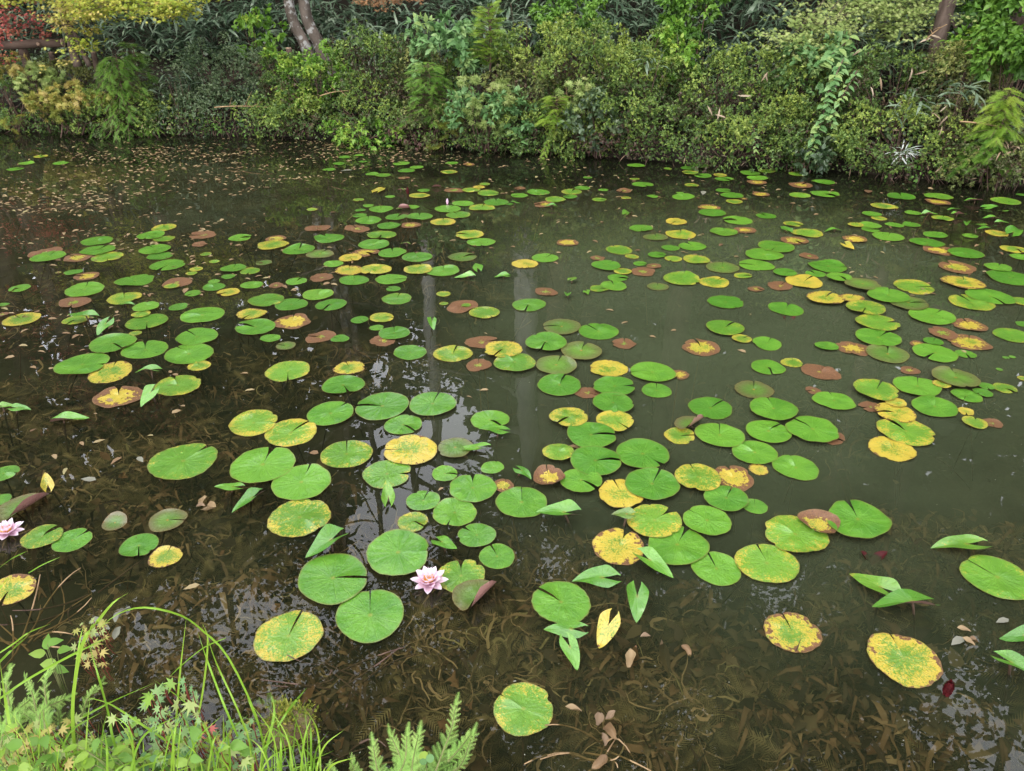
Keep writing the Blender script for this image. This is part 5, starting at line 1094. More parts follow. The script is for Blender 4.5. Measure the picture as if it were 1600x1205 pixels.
FAR_PADS = [
(1.247,3.742,0.054,'L',0.50,1,(0.54,0,0,0.35)),
(-1.317,3.757,0.054,'G',1.17,0,(0.04,0,0,0.57)),
(2.006,4.765,0.066,'G',1.96,0,(0.02,0,0,0.45)),
(-1.747,4.817,0.067,'L',-1.57,0,(0.35,0,0,0.34)),
(-1.221,4.963,0.068,'G',2.24,0,(0.01,0,0,0.97)),
(2.082,6.127,0.082,'G',2.10,0,(0.02,0,0,0.28)),
(0.987,2.511,0.039,'Y',0.85,0,(0.81,0.35,0,0.26)),
(-1.207,3.662,0.052,'R',2.95,0,(0.06,0,0.84,0.39)),
(2.231,5.902,0.077,'L',-0.85,0,(0.49,0.01,0,0.26)),
(2.330,7.269,0.091,'O',-0.99,0,(1.04,0.61,0,0.9)),
(0.550,4.496,0.061,'L',-0.07,0,(0.38,0,0,0.05)),
(2.358,7.610,0.095,'G',0.69,2,(0.06,0,0,0.56)),
(2.835,7.610,0.095,'L',2.85,0,(0.34,0,0,0.82)),
(1.932,7.965,0.099,'G',1.84,1,(0.04,0,0,0.87)),
(2.965,6.170,0.078,'G',1.77,1,(0.0,0,0,0.59)),
(2.122,2.867,0.041,'B',-1.90,0,(0.71,0.9,0,0.61)),
(1.991,3.374,0.046,'B',0.69,0,(0.83,0.8,0,0.95)),
(-0.528,6.961,0.084,'B',1.10,0,(0.71,0.77,0,0.68)),
(2.264,3.698,0.050,'G',0.93,2,(0.01,0,0,0.07)),
(-2.153,4.071,0.053,'L',0.73,2,(0.45,0.09,0,0.89)),
(-1.988,4.196,0.055,'G',1.29,0,(0.06,0,0,0.07)),
(0.735,4.802,0.061,'L',2.95,1,(0.49,0.13,0,0.12)),
(1.021,5.141,0.065,'G',-0.41,1,(0.06,0,0,0.26)),
(-0.374,6.961,0.084,'L',-1.01,1,(0.41,0,0,0.76)),
(1.285,7.980,0.095,'G',-2.43,0,(0.04,0,0,0.9)),
(-0.934,3.742,0.049,'G',2.83,1,(0.04,0,0,0.16)),
(-0.874,4.006,0.051,'G',-0.90,0,(0.02,0,0,0.26)),
(1.147,5.304,0.065,'G',1.79,0,(0.08,0,0,0.21)),
(2.052,7.397,0.087,'G',-0.99,0,(0.01,0,0,0.35)),
(2.086,5.120,0.062,'B',-0.23,0,(0.7,0.85,0,0.62)),
(2.227,3.139,0.042,'G',-2.76,1,(0.05,0,0,0.17)),
(2.064,3.207,0.042,'Y',-0.18,3,(0.65,0.3,0,0.69)),
(1.518,4.729,0.058,'L',-0.13,0,(0.45,0.07,0,0.91)),
(-2.907,4.784,0.058,'G',0.46,1,(0.01,0,0,0.27)),
(1.123,5.066,0.061,'L',-2.17,0,(0.46,0.07,0,0.9)),
(2.781,5.752,0.068,'G',-0.09,0,(0.04,0,0,0.66)),
(0.064,6.779,0.079,'G',-2.80,0,(0.03,0,0,0.78)),
(1.872,7.529,0.086,'G',2.76,0,(0.07,0,0,0.29)),
(2.564,7.727,0.088,'L',2.63,0,(0.37,0.01,0,0.36)),
(-1.064,7.755,0.089,'G',2.89,0,(0.07,0,0,0.26)),
(3.020,5.876,0.068,'G',1.67,0,(0.05,0,0,0.64)),
(3.159,5.884,0.068,'G',1.18,0,(0.08,0,0,0.12)),
(-0.632,7.692,0.086,'L',-2.70,0,(0.52,0.03,0,0.1)),
(-1.154,8.077,0.089,'G',2.73,0,(0.05,0,0,0.84)),
(2.239,6.824,0.076,'O',2.58,0,(0.97,0.53,0,0.97)),
(-1.980,4.414,0.052,'G',-2.11,0,(0.03,0,0,0.64)),
(1.937,6.573,0.073,'L',-0.49,0,(0.51,0.01,0,0.41)),
(1.773,7.658,0.082,'L',-2.87,1,(0.42,0,0,0.06)),
(2.058,2.969,0.036,'Y',-1.97,0,(0.79,0.28,0,0.87)),
(-1.705,4.986,0.055,'R',-3.04,0,(0,0,0.74,0.18)),
(3.328,6.222,0.066,'G',1.21,0,(0.08,0,0,0.79)),
(0.652,7.049,0.074,'G',-2.18,0,(0.07,0,0,0.51)),
(-5.044,7.819,0.081,'G',0.76,0,(0.01,0,0,0.42)),
(1.805,7.870,0.082,'G',2.23,0,(0.02,0,0,0.03)),
(-1.268,7.556,0.077,'M',-1.25,0,(0.24,0,0,0.29)),
(1.434,3.167,0.036,'B',-2.84,0,(0.71,0.86,0,0.93)),
(2.175,3.682,0.041,'O',-0.37,0,(1.06,0.61,0,0.1)),
(1.537,4.490,0.048,'B',-0.60,0,(0.86,0.78,0,0.54)),
(-2.293,5.389,0.056,'B',-0.21,0,(0.7,0.96,0,0.54)),
(1.024,6.949,0.070,'B',-2.10,0,(0.78,0.81,0,0.55)),
(2.272,3.194,0.036,'G',-1.70,2,(0.08,0,0,0.43)),
(3.469,5.593,0.058,'M',0.50,0,(0.15,0,0,0.51)),
(2.708,5.854,0.060,'L',1.27,2,(0.56,0.04,0,0.63)),
(2.976,6.058,0.062,'L',1.70,0,(0.56,0.03,0,0.81)),
(1.934,6.961,0.070,'G',-0.27,0,(0.04,0,0,0.14)),
(-5.084,8.092,0.080,'G',1.50,0,(0.0,0,0,0.94)),
(-4.724,8.092,0.080,'G',2.74,0,(0.04,0,0,0.44)),
(0.766,6.637,0.065,'M',-0.58,0,(0.32,0,0,0.57)),
(0.515,6.707,0.066,'G',3.02,2,(0.04,0,0,0.28)),
(-0.748,4.493,0.046,'G',2.82,0,(0.06,0,0,0.26)),
(-2.158,4.532,0.047,'L',1.65,1,(0.45,0.11,0,0.6)),
(-1.503,4.552,0.046,'B',-1.98,0,(0.71,0.8,0,0.69)),
(0.960,4.905,0.049,'B',3.10,1,(0.85,0.78,0,1.0)),
(0.598,5.079,0.050,'B',2.14,0,(0.71,0.79,0,0.09)),
(-0.758,3.895,0.040,'G',0.15,0,(0.04,0,0,0.62)),
(2.897,3.945,0.041,'G',-0.93,0,(0.07,0,0,0.16)),
(-0.425,4.406,0.045,'L',1.59,0,(0.51,0,0,0.58)),
(-1.248,6.127,0.059,'G',-2.96,1,(0.02,0,0,0.36)),
(2.045,7.542,0.071,'Y',-2.53,1,(0.63,0.34,0,0.12)),
(0.877,4.967,0.048,'G',-0.29,0,(0.06,0,0,0.34)),
(1.687,7.158,0.066,'L',-2.00,0,(0.48,0.09,0,0.49)),
(-0.976,7.906,0.071,'G',1.18,0,(0.07,0,0,0.92)),
(-1.859,4.714,0.045,'G',-0.19,0,(0.02,0,0,0.33)),
(0.842,5.113,0.048,'L',-2.44,0,(0.55,0,0,0.42)),
(-0.845,6.403,0.058,'G',-2.75,0,(0.03,0,0,0.98)),
(-1.384,7.589,0.067,'G',2.44,1,(0.01,0,0,0.66)),
(-5.118,8.432,0.074,'L',1.83,0,(0.52,0.11,0,0.0)),
(-2.122,4.858,0.044,'L',2.49,0,(0.57,0.02,0,0.85)),
(-1.852,7.798,0.066,'G',-1.83,0,(0.05,0,0,0.42)),
(-0.450,8.039,0.067,'O',-2.20,0,(1.03,0.66,0,0.34)),
(-0.809,6.961,0.059,'G',-1.23,0,(0.06,0,0,0.51)),
(-0.304,7.049,0.059,'Y',1.97,2,(0.79,0.32,0,0.8)),
(-1.806,8.077,0.067,'G',0.24,0,(0.01,0,0,0.49)),
(-0.634,8.100,0.067,'G',-2.07,0,(0.0,0,0,0.79)),
(0.074,7.037,0.055,'B',-2.62,0,(0.87,0.93,0,0.04)),
(-2.079,3.821,0.033,'L',-2.31,0,(0.47,0.06,0,0.12)),
(1.253,6.751,0.053,'G',0.58,0,(0.02,0,0,0.97)),
(-1.808,8.391,0.065,'G',2.86,0,(0.07,0,0,0.24)),
(-1.917,4.609,0.037,'G',1.84,1,(0.07,0,0,0.65)),
(-1.348,6.632,0.051,'L',-1.14,0,(0.43,0.09,0,0.23)),
(-2.970,4.083,0.033,'B',2.30,0,(0.75,0.76,0,0.66)),
(-2.495,4.123,0.033,'B',-1.76,0,(0.82,0.91,0,0.5)),
(-1.049,7.443,0.054,'B',-0.86,0,(0.78,0.82,0,0.74)),
(-2.124,4.774,0.037,'L',-2.40,0,(0.43,0.08,0,0.76)),
(-1.225,6.424,0.048,'G',-0.12,1,(0.04,0,0,0.69)),
(-0.255,7.140,0.052,'L',-1.18,3,(0.35,0.01,0,0.84)),
(-2.167,5.165,0.039,'L',2.75,0,(0.38,0,0,0.01)),
(-1.273,6.299,0.046,'G',1.27,0,(0.06,0,0,0.11)),
(-1.684,6.324,0.046,'L',2.95,0,(0.45,0.05,0,0.8)),
(-3.049,4.233,0.031,'G',-3.09,0,(0.04,0,0,0.52)),
(-2.053,5.009,0.036,'L',0.92,0,(0.35,0.12,0,0.77)),
(-1.086,6.740,0.046,'G',-3.08,0,(0.05,0,0,0.83)),
(0.837,6.978,0.048,'G',3.08,0,(0.05,0,0,0.72)),
(1.009,6.696,0.044,'L',-1.63,0,(0.54,0.08,0,0.02)),
(2.505,3.289,0.024,'L',-3.10,0,(0.55,0.16,0,0.2)),
(-0.273,4.216,0.029,'L',2.74,1,(0.36,0.03,0,0.1)),
(-0.028,6.495,0.041,'G',1.55,0,(0.03,0,0,0.09)),
(4.570,6.807,0.043,'G',2.28,0,(0.02,0,0,0.0)),
(1.188,7.397,0.046,'L',-1.16,0,(0.44,0.02,0,0.73)),
(0.736,7.462,0.047,'M',0.28,0,(0.19,0,0,0.17)),
(-1.670,8.489,0.052,'G',-1.31,0,(0.08,0,0,0.89)),
(-1.574,8.169,0.048,'G',1.10,0,(0.06,0,0,0.22)),
(-0.411,4.251,0.026,'L',2.66,0,(0.44,0.05,0,0.41)),
(1.585,7.841,0.042,'L',1.54,0,(0.35,0.05,0,0.77)),
(1.515,6.852,0.036,'G',2.02,1,(0.06,0,0,0.86)),
(2.040,6.669,0.032,'O',-2.75,0,(0.99,0.67,0,0.87)),
(2.446,3.386,0.016,'G',0.56,0,(0.07,0,0,0.79)),
(2.554,3.518,0.017,'G',-1.63,0,(0.03,0,0,0.66)),
(2.592,3.527,0.017,'G',2.50,0,(0.05,0,0,0.88)),
(-3.014,4.790,0.019,'L',0.27,0,(0.51,0.05,0,0.19)),
]
ARROWS = [
(-2.313,4.221,0.096,'A',0.00,'the only green arrow-shaped leaf at mid-pond, far left'),
(-2.420,3.979,0.173,'A',3.14,'green arrow-shaped leaf, left one of two just nearer than mid-pond, far left'),
(-2.263,3.879,0.151,'A',-1.81,'green arrow-shaped leaf, right one of two just nearer than mid-pond, far left'),
(-0.702,7.079,0.149,'A',0.00,'green arrow-shaped leaf, right one of two in the far water, left of centre'),
(-1.219,6.932,0.240,'AY',1.30,'the only orange-yellow arrow-shaped leaf in the far water, left of centre'),
(-1.007,6.903,0.087,'A',3.14,'green arrow-shaped leaf, left one of two in the far water, left of centre'),
(-0.770,5.344,0.087,'AB',3.14,'the only dull brown arrow-shaped leaf beyond mid-pond, left of centre'),
(-0.446,3.890,0.102,'A',-1.48,'the only green arrow-shaped leaf just nearer than mid-pond, left of centre'),
(-0.231,4.842,0.142,'A',1.80,'the only green arrow-shaped leaf beyond mid-pond, at centre'),
(-0.290,4.690,0.144,'A',3.14,'green arrow-shaped leaf, leftmost of four at mid-pond, at centre'),
(-0.052,4.696,0.110,'A',3.14,'green arrow-shaped leaf, second from left of four at mid-pond, at centre'),
(0.338,6.358,0.108,'A',3.14,'green arrow-shaped leaf, right one of two in the far water, at centre'),
(0.021,6.485,0.085,'A',0.00,'green arrow-shaped leaf, left one of two in the far water, at centre'),
(0.944,6.151,0.152,'AL',1.02,'the only lime green arrow-shaped leaf in the far water, right of centre'),
(0.386,4.603,0.096,'AL',0.97,'the only lime green arrow-shaped leaf at mid-pond, at centre'),
(0.341,4.356,0.092,'A',-1.63,'green arrow-shaped leaf, third from left of four at mid-pond, at centre'),
(0.463,4.422,0.096,'A',-1.44,'green arrow-shaped leaf, rightmost of four at mid-pond, at centre'),
(4.008,6.537,0.159,'A',3.14,'green arrow-shaped leaf, fifth from left of nine in the far water, far right'),
(4.021,6.358,0.149,'A',0.00,'green arrow-shaped leaf, sixth from left of nine in the far water, far right'),
(4.101,6.260,0.120,'A',0.00,'green arrow-shaped leaf, rightmost of nine in the far water, far right'),
(3.717,6.294,0.121,'A',3.14,'green arrow-shaped leaf, second from left of nine in the far water, far right'),
(3.427,6.165,0.145,'A',0.00,'green arrow-shaped leaf, leftmost of nine in the far water, far right'),
(3.640,6.118,0.131,'A',0.00,'green arrow-shaped leaf, third from left of nine in the far water, far right'),
(3.891,6.040,0.149,'A',3.14,'green arrow-shaped leaf, seventh from left of nine in the far water, far right'),
(3.884,5.924,0.115,'A',0.00,'green arrow-shaped leaf, eighth from left of nine in the far water, far right'),
(3.616,5.924,0.138,'A',-2.06,'green arrow-shaped leaf, fourth from left of nine in the far water, far right'),
(3.696,5.859,0.107,'AL',0.00,'the only lime green arrow-shaped leaf beyond mid-pond, far right'),
(3.666,5.736,0.111,'A',3.14,'green arrow-shaped leaf, second from left of three beyond mid-pond, far right'),
(3.822,5.641,0.240,'A',0.74,'green arrow-shaped leaf, rightmost of three beyond mid-pond, far right'),
(2.106,5.690,0.157,'A',1.77,'the only green arrow-shaped leaf beyond mid-pond, right of centre'),
(2.487,5.703,0.148,'A',3.14,'green arrow-shaped leaf, leftmost of three beyond mid-pond, far right'),
(2.420,5.315,0.148,'AY',-1.41,'the only orange-yellow arrow-shaped leaf beyond mid-pond, far right'),
(-1.773,3.314,0.134,'A',3.14,'the only green arrow-shaped leaf just nearer than mid-pond, left'),
(-1.671,3.067,0.131,'A',-1.99,'the only green arrow-shaped leaf in the near water, left'),
(-2.307,2.979,0.085,'AL',0.00,'the only lime green arrow-shaped leaf in the near water, far left'),
(-2.237,2.965,0.105,'A',0.00,'green arrow-shaped leaf, left one of two in the near water, far left'),
(-1.984,2.881,0.177,'A',0.00,'green arrow-shaped leaf, right one of two in the near water, far left'),
(-1.784,2.382,0.096,'AY',2.06,'the only orange-yellow arrow-shaped leaf well towards the camera, far left'),
(-1.063,2.357,0.116,'A',3.14,'green arrow-shaped leaf, left one of two well towards the camera, left'),
(-0.977,2.306,0.149,'A',-2.22,'green arrow-shaped leaf, right one of two well towards the camera, left'),
(-0.143,2.648,0.147,'A',3.14,'green arrow-shaped leaf, left one of two in the near water, at centre'),
(-0.059,2.768,0.138,'A',3.14,'green arrow-shaped leaf, right one of two in the near water, at centre'),
(-0.465,2.311,0.120,'AL',1.71,'the only lime green arrow-shaped leaf well towards the camera, left of centre'),
(0.038,2.472,0.100,'A',-0.79,'green arrow-shaped leaf, left one of two well towards the camera, at centre'),
(-0.621,2.037,0.169,'A',-2.33,'green arrow-shaped leaf, left one of two well towards the camera, left of centre'),
(-0.240,2.019,0.111,'A',-0.68,'green arrow-shaped leaf, right one of two well towards the camera, left of centre'),
(0.188,2.180,0.164,'A',3.14,'green arrow-shaped leaf, right one of two well towards the camera, at centre'),
(0.458,1.948,0.158,'A',-0.77,'the only green arrow-shaped leaf well towards the camera, right of centre'),
(0.294,1.875,0.162,'A',3.14,'green arrow-shaped leaf, rightmost of three nearest the camera, at centre'),
(0.179,1.660,0.136,'A',3.14,'green arrow-shaped leaf, second from left of three nearest the camera, at centre'),
(0.168,1.578,0.117,'A',-1.20,'green arrow-shaped leaf, leftmost of three nearest the camera, at centre'),
(0.290,1.665,0.139,'AY',-2.07,'the only orange-yellow arrow-shaped leaf nearest the camera, at centre'),
(0.390,1.764,0.136,'A',-1.71,'the only green arrow-shaped leaf nearest the camera, right of centre'),
(0.412,2.174,0.090,'AB',3.14,'the only dull brown arrow-shaped leaf well towards the camera, right of centre'),
(1.571,2.041,0.203,'AL',3.14,'the only lime green arrow-shaped leaf well towards the camera, far right'),
(1.176,1.819,0.173,'AL',2.26,'the only lime green arrow-shaped leaf nearest the camera, far right'),
(1.237,1.741,0.200,'A',3.14,'green arrow-shaped leaf, leftmost of three nearest the camera, far right'),
(1.528,1.632,0.121,'A',3.14,'green arrow-shaped leaf, rightmost of three nearest the camera, far right'),
(1.401,1.504,0.124,'A',-0.88,'green arrow-shaped leaf, second from left of three nearest the camera, far right'),
]
FRAGMENTS = [
(-2.191,4.944,0.033,'the only small dead leaf fragment floating beyond mid-pond, left'),
(-2.044,4.458,0.040,'the only small dead leaf fragment floating at mid-pond, left'),
(-2.337,3.912,0.027,'the only small dead leaf fragment floating just nearer than mid-pond, far left'),
(-1.668,7.748,0.060,'the only small dead leaf fragment floating under the far bank, left of centre'),
(1.730,6.863,0.058,'the only small dead leaf fragment floating in the far water, right of centre'),
(3.244,6.920,0.080,'the only small dead leaf fragment floating in the far water, far right'),
(-1.703,3.357,0.020,'the only small dead leaf fragment floating just nearer than mid-pond, left'),
(-1.751,2.718,0.025,'small dead leaf fragment floating, rightmost of three in the near water, far left'),
(-1.517,2.579,0.026,'the only small dead leaf fragment floating in the near water, left'),
(-1.661,2.440,0.035,'the only small dead leaf fragment floating well towards the camera, far left'),
(-2.081,2.807,0.017,'small dead leaf fragment floating, leftmost of three in the near water, far left'),
(-1.815,2.699,0.019,'small dead leaf fragment floating, second from left of three in the near water, far left'),
(-1.037,1.847,0.026,'the only small dead leaf fragment floating nearest the camera, left'),
(1.323,1.620,0.029,'small dead leaf fragment floating, left one of two nearest the camera, far right'),
(1.503,1.701,0.024,'small dead leaf fragment floating, right one of two nearest the camera, far right'),
]
WEED_PATCHES = [(-2.83,4.68,0.92,0.67,260), (-1.62,3.56,0.74,0.36,220), (-2.01,3.01,0.59,0.45,420), (-1.48,2.65,0.48,0.37,420), (-1.71,2.30,0.39,0.27,320), (-0.95,2.27,0.43,0.44,420), (-0.46,1.57,0.34,0.28,900), (-1.12,1.76,0.27,0.21,420), (-0.08,1.63,0.23,0.22,300), (0.20,1.76,0.16,0.21,150), (0.29,1.45,0.29,0.17,500), (0.56,1.54,0.23,0.18,200), (1.13,2.06,0.25,0.26,300), (1.55,2.22,0.31,0.22,250), (0.83,1.56,0.19,0.18,300), (1.07,1.40,0.36,0.12,350), (1.62,1.99,0.15,0.37,220), (-2.32,3.48,0.50,0.28,200), (-1.06,3.78,0.88,0.32,220), (-0.23,5.15,1.13,0.65,250), (-1.81,6.03,1.55,0.68,200), (2.29,6.81,1.72,0.84,150), (2.30,3.79,0.53,0.40,150), (-0.23,2.13,0.35,0.31,250), (0.44,1.97,0.26,0.28,160), (0.09,2.18,0.19,0.21,120), (1.41,3.23,0.44,0.37,120)]
LEAF_PATCHES = [(0.58,1.62,0.27,0.26,150), (1.09,1.45,0.36,0.17,200), (0.28,1.52,0.24,0.20,90), (1.01,1.72,0.30,0.16,50), (-0.36,1.45,0.29,0.17,150), (-1.28,2.17,0.42,0.31,90), (-0.79,2.06,0.34,0.26,50), (-1.81,2.59,0.32,0.27,40)]
LITTER_PATCHES = [(-3.28,5.94,1.01,0.99,300), (-2.50,4.71,1.08,0.78,110), (-2.51,3.81,0.42,0.48,40), (-3.74,7.62,1.62,1.39,1100), (-2.39,8.32,1.71,1.05,500), (-1.27,8.58,1.06,0.80,200), (-3.43,8.88,2.19,0.68,300), (-3.90,6.77,0.80,0.63,150), (0.00,7.75,1.93,0.93,160), (2.12,7.26,1.82,0.94,140), (4.24,7.32,0.91,1.19,60), (-1.84,5.35,1.61,0.97,110), (0.50,5.94,1.51,0.99,90), (2.31,5.40,1.29,1.11,70), (-1.58,2.96,0.63,0.64,26), (-0.29,3.02,0.86,0.82,14), (1.59,3.89,1.06,0.82,30)]

# ------------------------------------------------------------------ lily pads
def pad_geo(r, kind, notch, look, seed, na=56, nr=6):
    """disc with a slit towards the bearing `notch`; lips, ragged rim and swellings follow the kind"""
    g = np.random.default_rng(seed)
    half = R(g.uniform(.5, 2)); spread = R(g.uniform(0, 3)) if g.random() < .75 else R(g.uniform(6, 16))
    u = np.linspace(0, 1, na); rr = np.linspace(0, 1, nr+1)[1:]**.85
    U, RR = np.meshgrid(u, rr)
    op = half + spread*np.clip(RR-.35, 0, 1)**1.3
    th = op + U*(2*np.pi-2*op)
    f = (lambda t: sum(g2*np.sin(k*t+p) for k, g2, p in zip((2, 3, 5, 9, 17), am, phs)))
    rag = {'B': 2.6, 'O': 1.6, 'Y': 1.4, 'D': 2.0}.get(kind, 1.0)
    am = g.normal(0, 1, 5)*np.array((.030, .020, .012, .008, .005))*rag; phs = g.uniform(0, 6.28, 5)
    corner = 1 - .05*np.exp(-(np.minimum(U, 1-U)*na/1.6)**2)
    rad = RR*(1+f(th)*RR**2)*corner
    for _ in range(int(g.integers(0, 3) if kind in 'YOBL' else (g.random() < .25))):      # bites out of the rim
        b = g.uniform(.6, 5.7); wd = g.uniform(.05, .13); rad *= 1-RR**4*g.uniform(.06, .16)*np.exp(-((th-b)/wd)**2)
    x, y = rad*np.cos(th), rad*np.sin(th)
    am2 = g.normal(0, 1, 5)*np.array((.014, .018, .014, .007, .003)); phs = g.uniform(0, 6.28, 5)
    z = f(th)*0
    z = sum(a*np.sin(k*th+p) for k, a, p in zip((2, 3, 4, 7, 11), am2, phs))*RR**2*.55 + .012*RR**1.4
    side = 0 if g.random() < .5 else 1
    du = U if side == 0 else 1-U
    lift = g.uniform(.06, .26) if g.random() < .75 else .0
    z += lift*np.exp(-(du/.07)**1.6)*np.clip(RR-.08, 0, 1)**.8*(1.15-RR)*1.6          # one raised lip of the slit
    z += g.uniform(0, .05)*np.exp(-((1-du)/.06)**1.6)*RR*(1.1-RR)*2
    for _ in range(4): # soft swellings
        cx, cy_ = g.uniform(-.6, .6, 2); z += g.uniform(-.018, .045)*np.exp(-((x-cx)**2+(y-cy_)**2)/.05)
    if g.random() < .55:    # part of the rim turned up
        b = g.uniform(0, 6.28); z += g.uniform(.02, .11)*np.clip(RR-.72, 0, 1)*3.4*np.exp(-(((th-b+np.pi) % (2*np.pi)-np.pi)/g.uniform(.3, .8))**2)
    z += .010*np.cos(th*7.5*2)*RR*(1-RR)*1.5
    if kind == 'D': z += .55*np.clip(RR-.55, 0, 1)**1.5*(1+.5*np.sin(2*th+1)) ; x *= 1-.12*RR; y *= 1-.12*RR
    if kind in 'BO': z += .05*np.clip(RR-.7, 0, 1)*np.sin(3*th+2)*1.2
    V = np.concatenate([[[0, 0, 0]], np.stack([x, y, z], -1).reshape(-1, 3)])
    uv = np.concatenate([[[0, 0, 0]], np.stack([RR*np.cos(th), RR*np.sin(th), 0*z], -1).reshape(-1, 3)])
    c, s_ = math.cos(notch), math.sin(notch)
    V = np.stack([V[:, 0]*c-V[:, 1]*s_, V[:, 0]*s_+V[:, 1]*c, V[:, 2]], -1)*r
    j = np.arange(na-1); T3 = np.stack([0*j, 1+j, 2+j], -1)
    i = np.arange(nr-1)[:, None]*na + j[None] + 1
    Q = np.stack([i, i+na, i+na+1, i+1], -1).reshape(-1, 4)
    n = len(V)
    return V, T3, Q, uv, np.tile(np.array(look), (n, 1)), np.full(n, (seed*.6180339) % 1)

GP = 'lily pads floating on the pond'
BASE_Z = .004
def stem_curve(g, L=.34, reach=.22):
    a = g.uniform(0, 6.28); d = np.array((math.cos(a), math.sin(a), 0))*g.uniform(.3, 1)*reach
    return bez((0, 0, -.003), d*.45+(0, 0, -.10), d+(0, 0, -L), 8)
for i, (x, y, r, kind, nb, has, lv, look, label) in enumerate(PADS):
    small = r*F/math.hypot(y, CAM_H) < 16
    t = empty('lily_pad', (x, y, BASE_Z+lv*.0045), label, 'lily pad', GP)
    V, T3, Q, uv, lk, sd = pad_geo(r, kind, nb, look, 1000+i, 34 if small else 64, 4 if small else 8)
    g = np.random.default_rng(4000+i)
    tilt = g.normal(0, .012, 2); V[:, 2] += V[:, 0]*tilt[0]+V[:, 1]*tilt[1]
    V[:, 2] = np.maximum(V[:, 2], -.002)
    obj('leaf', mesh_np('leaf', V, [T3, Q], M_PAD, uv=uv, look=lk, seed=sd, smooth=True), t)
    obj('stem', Tubes().add(stem_curve(g), .0035 if kind != 'O' else .0045, .003, 6).mesh('stem', M_STEM if kind not in 'OB' else M_TAN), t)
# the smallest, farthest pads as one mass
Vs, Ts, Qs, us, ls, ss, n0 = [], [], [], [], [], [], 0
for i, (x, y, r, kind, nb, lv, look) in enumerate(FAR_PADS):
    V, T3, Q, uv, lk, sd = pad_geo(r, kind, nb, look, 2000+i, 30, 4)
    V[:, 2] = np.maximum(V[:, 2], -.002)
    Vs.append(V+(x, y, BASE_Z+lv*.0045)); Ts.append(T3+n0); Qs.append(Q+n0); us.append(uv); ls.append(lk); ss.append(sd); n0 += len(V)
o = obj('distant_lily_pads', mesh_np('distant_lily_pads', np.concatenate(Vs), [np.concatenate(Ts), np.concatenate(Qs)], M_PAD, uv=np.concatenate(us), look=np.concatenate(ls), seed=np.concatenate(ss), smooth=True))
tag(o, 'smallest round lily pads scattered over the far water and between the bigger pads', 'lily pads', None, 'stuff')

# ------------------------------------------------------------------ arrow-shaped leaves held just above the water
def arrow_geo(L, look, seed, na=15):
    g = np.random.default_rng(seed)
    wmax = L*g.uniform(.21, .27); back = .30*L
    t = np.linspace(0, 1, na)                       # tip -> tail of each lobe
    V, uv = [], []
    for s_ in (1, -1):
        xx = L*(.62 - t*1.0)
        ww = wmax*np.sin(np.pi*np.clip(t*.62, 0, 1))**.8*np.where(t > .72, 1-.62*((t-.72)/.28)**1.5, 1)
        xi = np.minimum(xx, 0)*.0 + np.where(xx > 0, xx, 0) ; inner_x = np.where(xx > 0, xx, xx)
        inner_y = np.where(xx > 0, 0, np.minimum(ww*.9, -xx*.27))
        for j in range(na):
            for q in range(4):
                f = q/3; yy = inner_y[j]*(1-f)+ww[j]*f
                V.append((inner_x[j], s_*yy, .10*yy*g.uniform(.95, 1.05)+.0*f-.12*L*(t[j]-.45)**2)); uv.append((inner_x[j]/L*1.3, s_*yy/L*1.8, 0))
    V = np.array(V); uv = np.array(uv); V[:, 2] += .05*L*np.sin(V[:, 0]/L*6+g.uniform(0, 6))*(np.abs(V[:, 1])/wmax)
    for sg in (1, -1):                                     # each half curls its own way, and the tip droops or twists
        hf = V[:, 1]*sg > 0; V[hf, 2] += g.uniform(-.1, .30)*L*(np.abs(V[hf, 1])/wmax)**2*.6
    V[:, 2] -= g.uniform(.0, .35)*np.clip(V[:, 0]/L-.2, 0, 1)**2*L
    V[:, 1] += g.normal(0, .10)*np.clip(V[:, 0]/L, -1, 1)**2*L
    Fq = []
    for s_ in range(2):
        for j in range(na-1):
            for q in range(3):
                a = s_*na*4+j*4+q; f = (a, a+1, a+5, a+4); Fq.append(f if s_ == 0 else f[::-1])
    return V, np.array(Fq), uv
ARL = {'A': (.03, 0, 0), 'AL': (.38, .0, 0), 'AY': (.95, .40, 0), 'AB': (.25, .35, .9)}
for i, (x, y, L, kind, ang, label) in enumerate(ARROWS):
    g = np.random.default_rng(6000+i)
    near = y < 4.2
    hz = g.uniform(.012, .05) if near else g.uniform(.006, .03)
    t = empty('arrowhead_leaf', (x, y, hz), label, 'arrow leaf', 'arrow-shaped leaves standing among the lily pads')
    V, Fq, uv = arrow_geo(L, None, 6000+i)
    if abs(math.sin(ang)) > .8 and near: V = V@np.array(Matrix.Rotation(R(-28), 3, 'Y')).T if math.sin(ang) > 0 else V@np.array(Matrix.Rotation(R(22), 3, 'Y')).T
    else: V = V@np.array(Matrix.Rotation(g.normal(0, .12), 3, 'X')@Matrix.Rotation(g.normal(0, .07), 3, 'Y')).T
    V = V@np.array(Matrix.Rotation(ang, 3, 'Z')).T
    V[:, 2] = np.maximum(V[:, 2], -hz+.002)
    n = len(V); a_ = ARL[kind]
    obj('leaf', mesh_np('leaf', V, Fq, M_PAD, uv=uv, look=np.tile((*a_, g.random()), (n, 1)), seed=np.full(n, g.random()), smooth=True), t)
    obj('stem', Tubes().add(stem_curve(g, .38, .12), .004, .004, 6).mesh('stem', M_STEM), t)

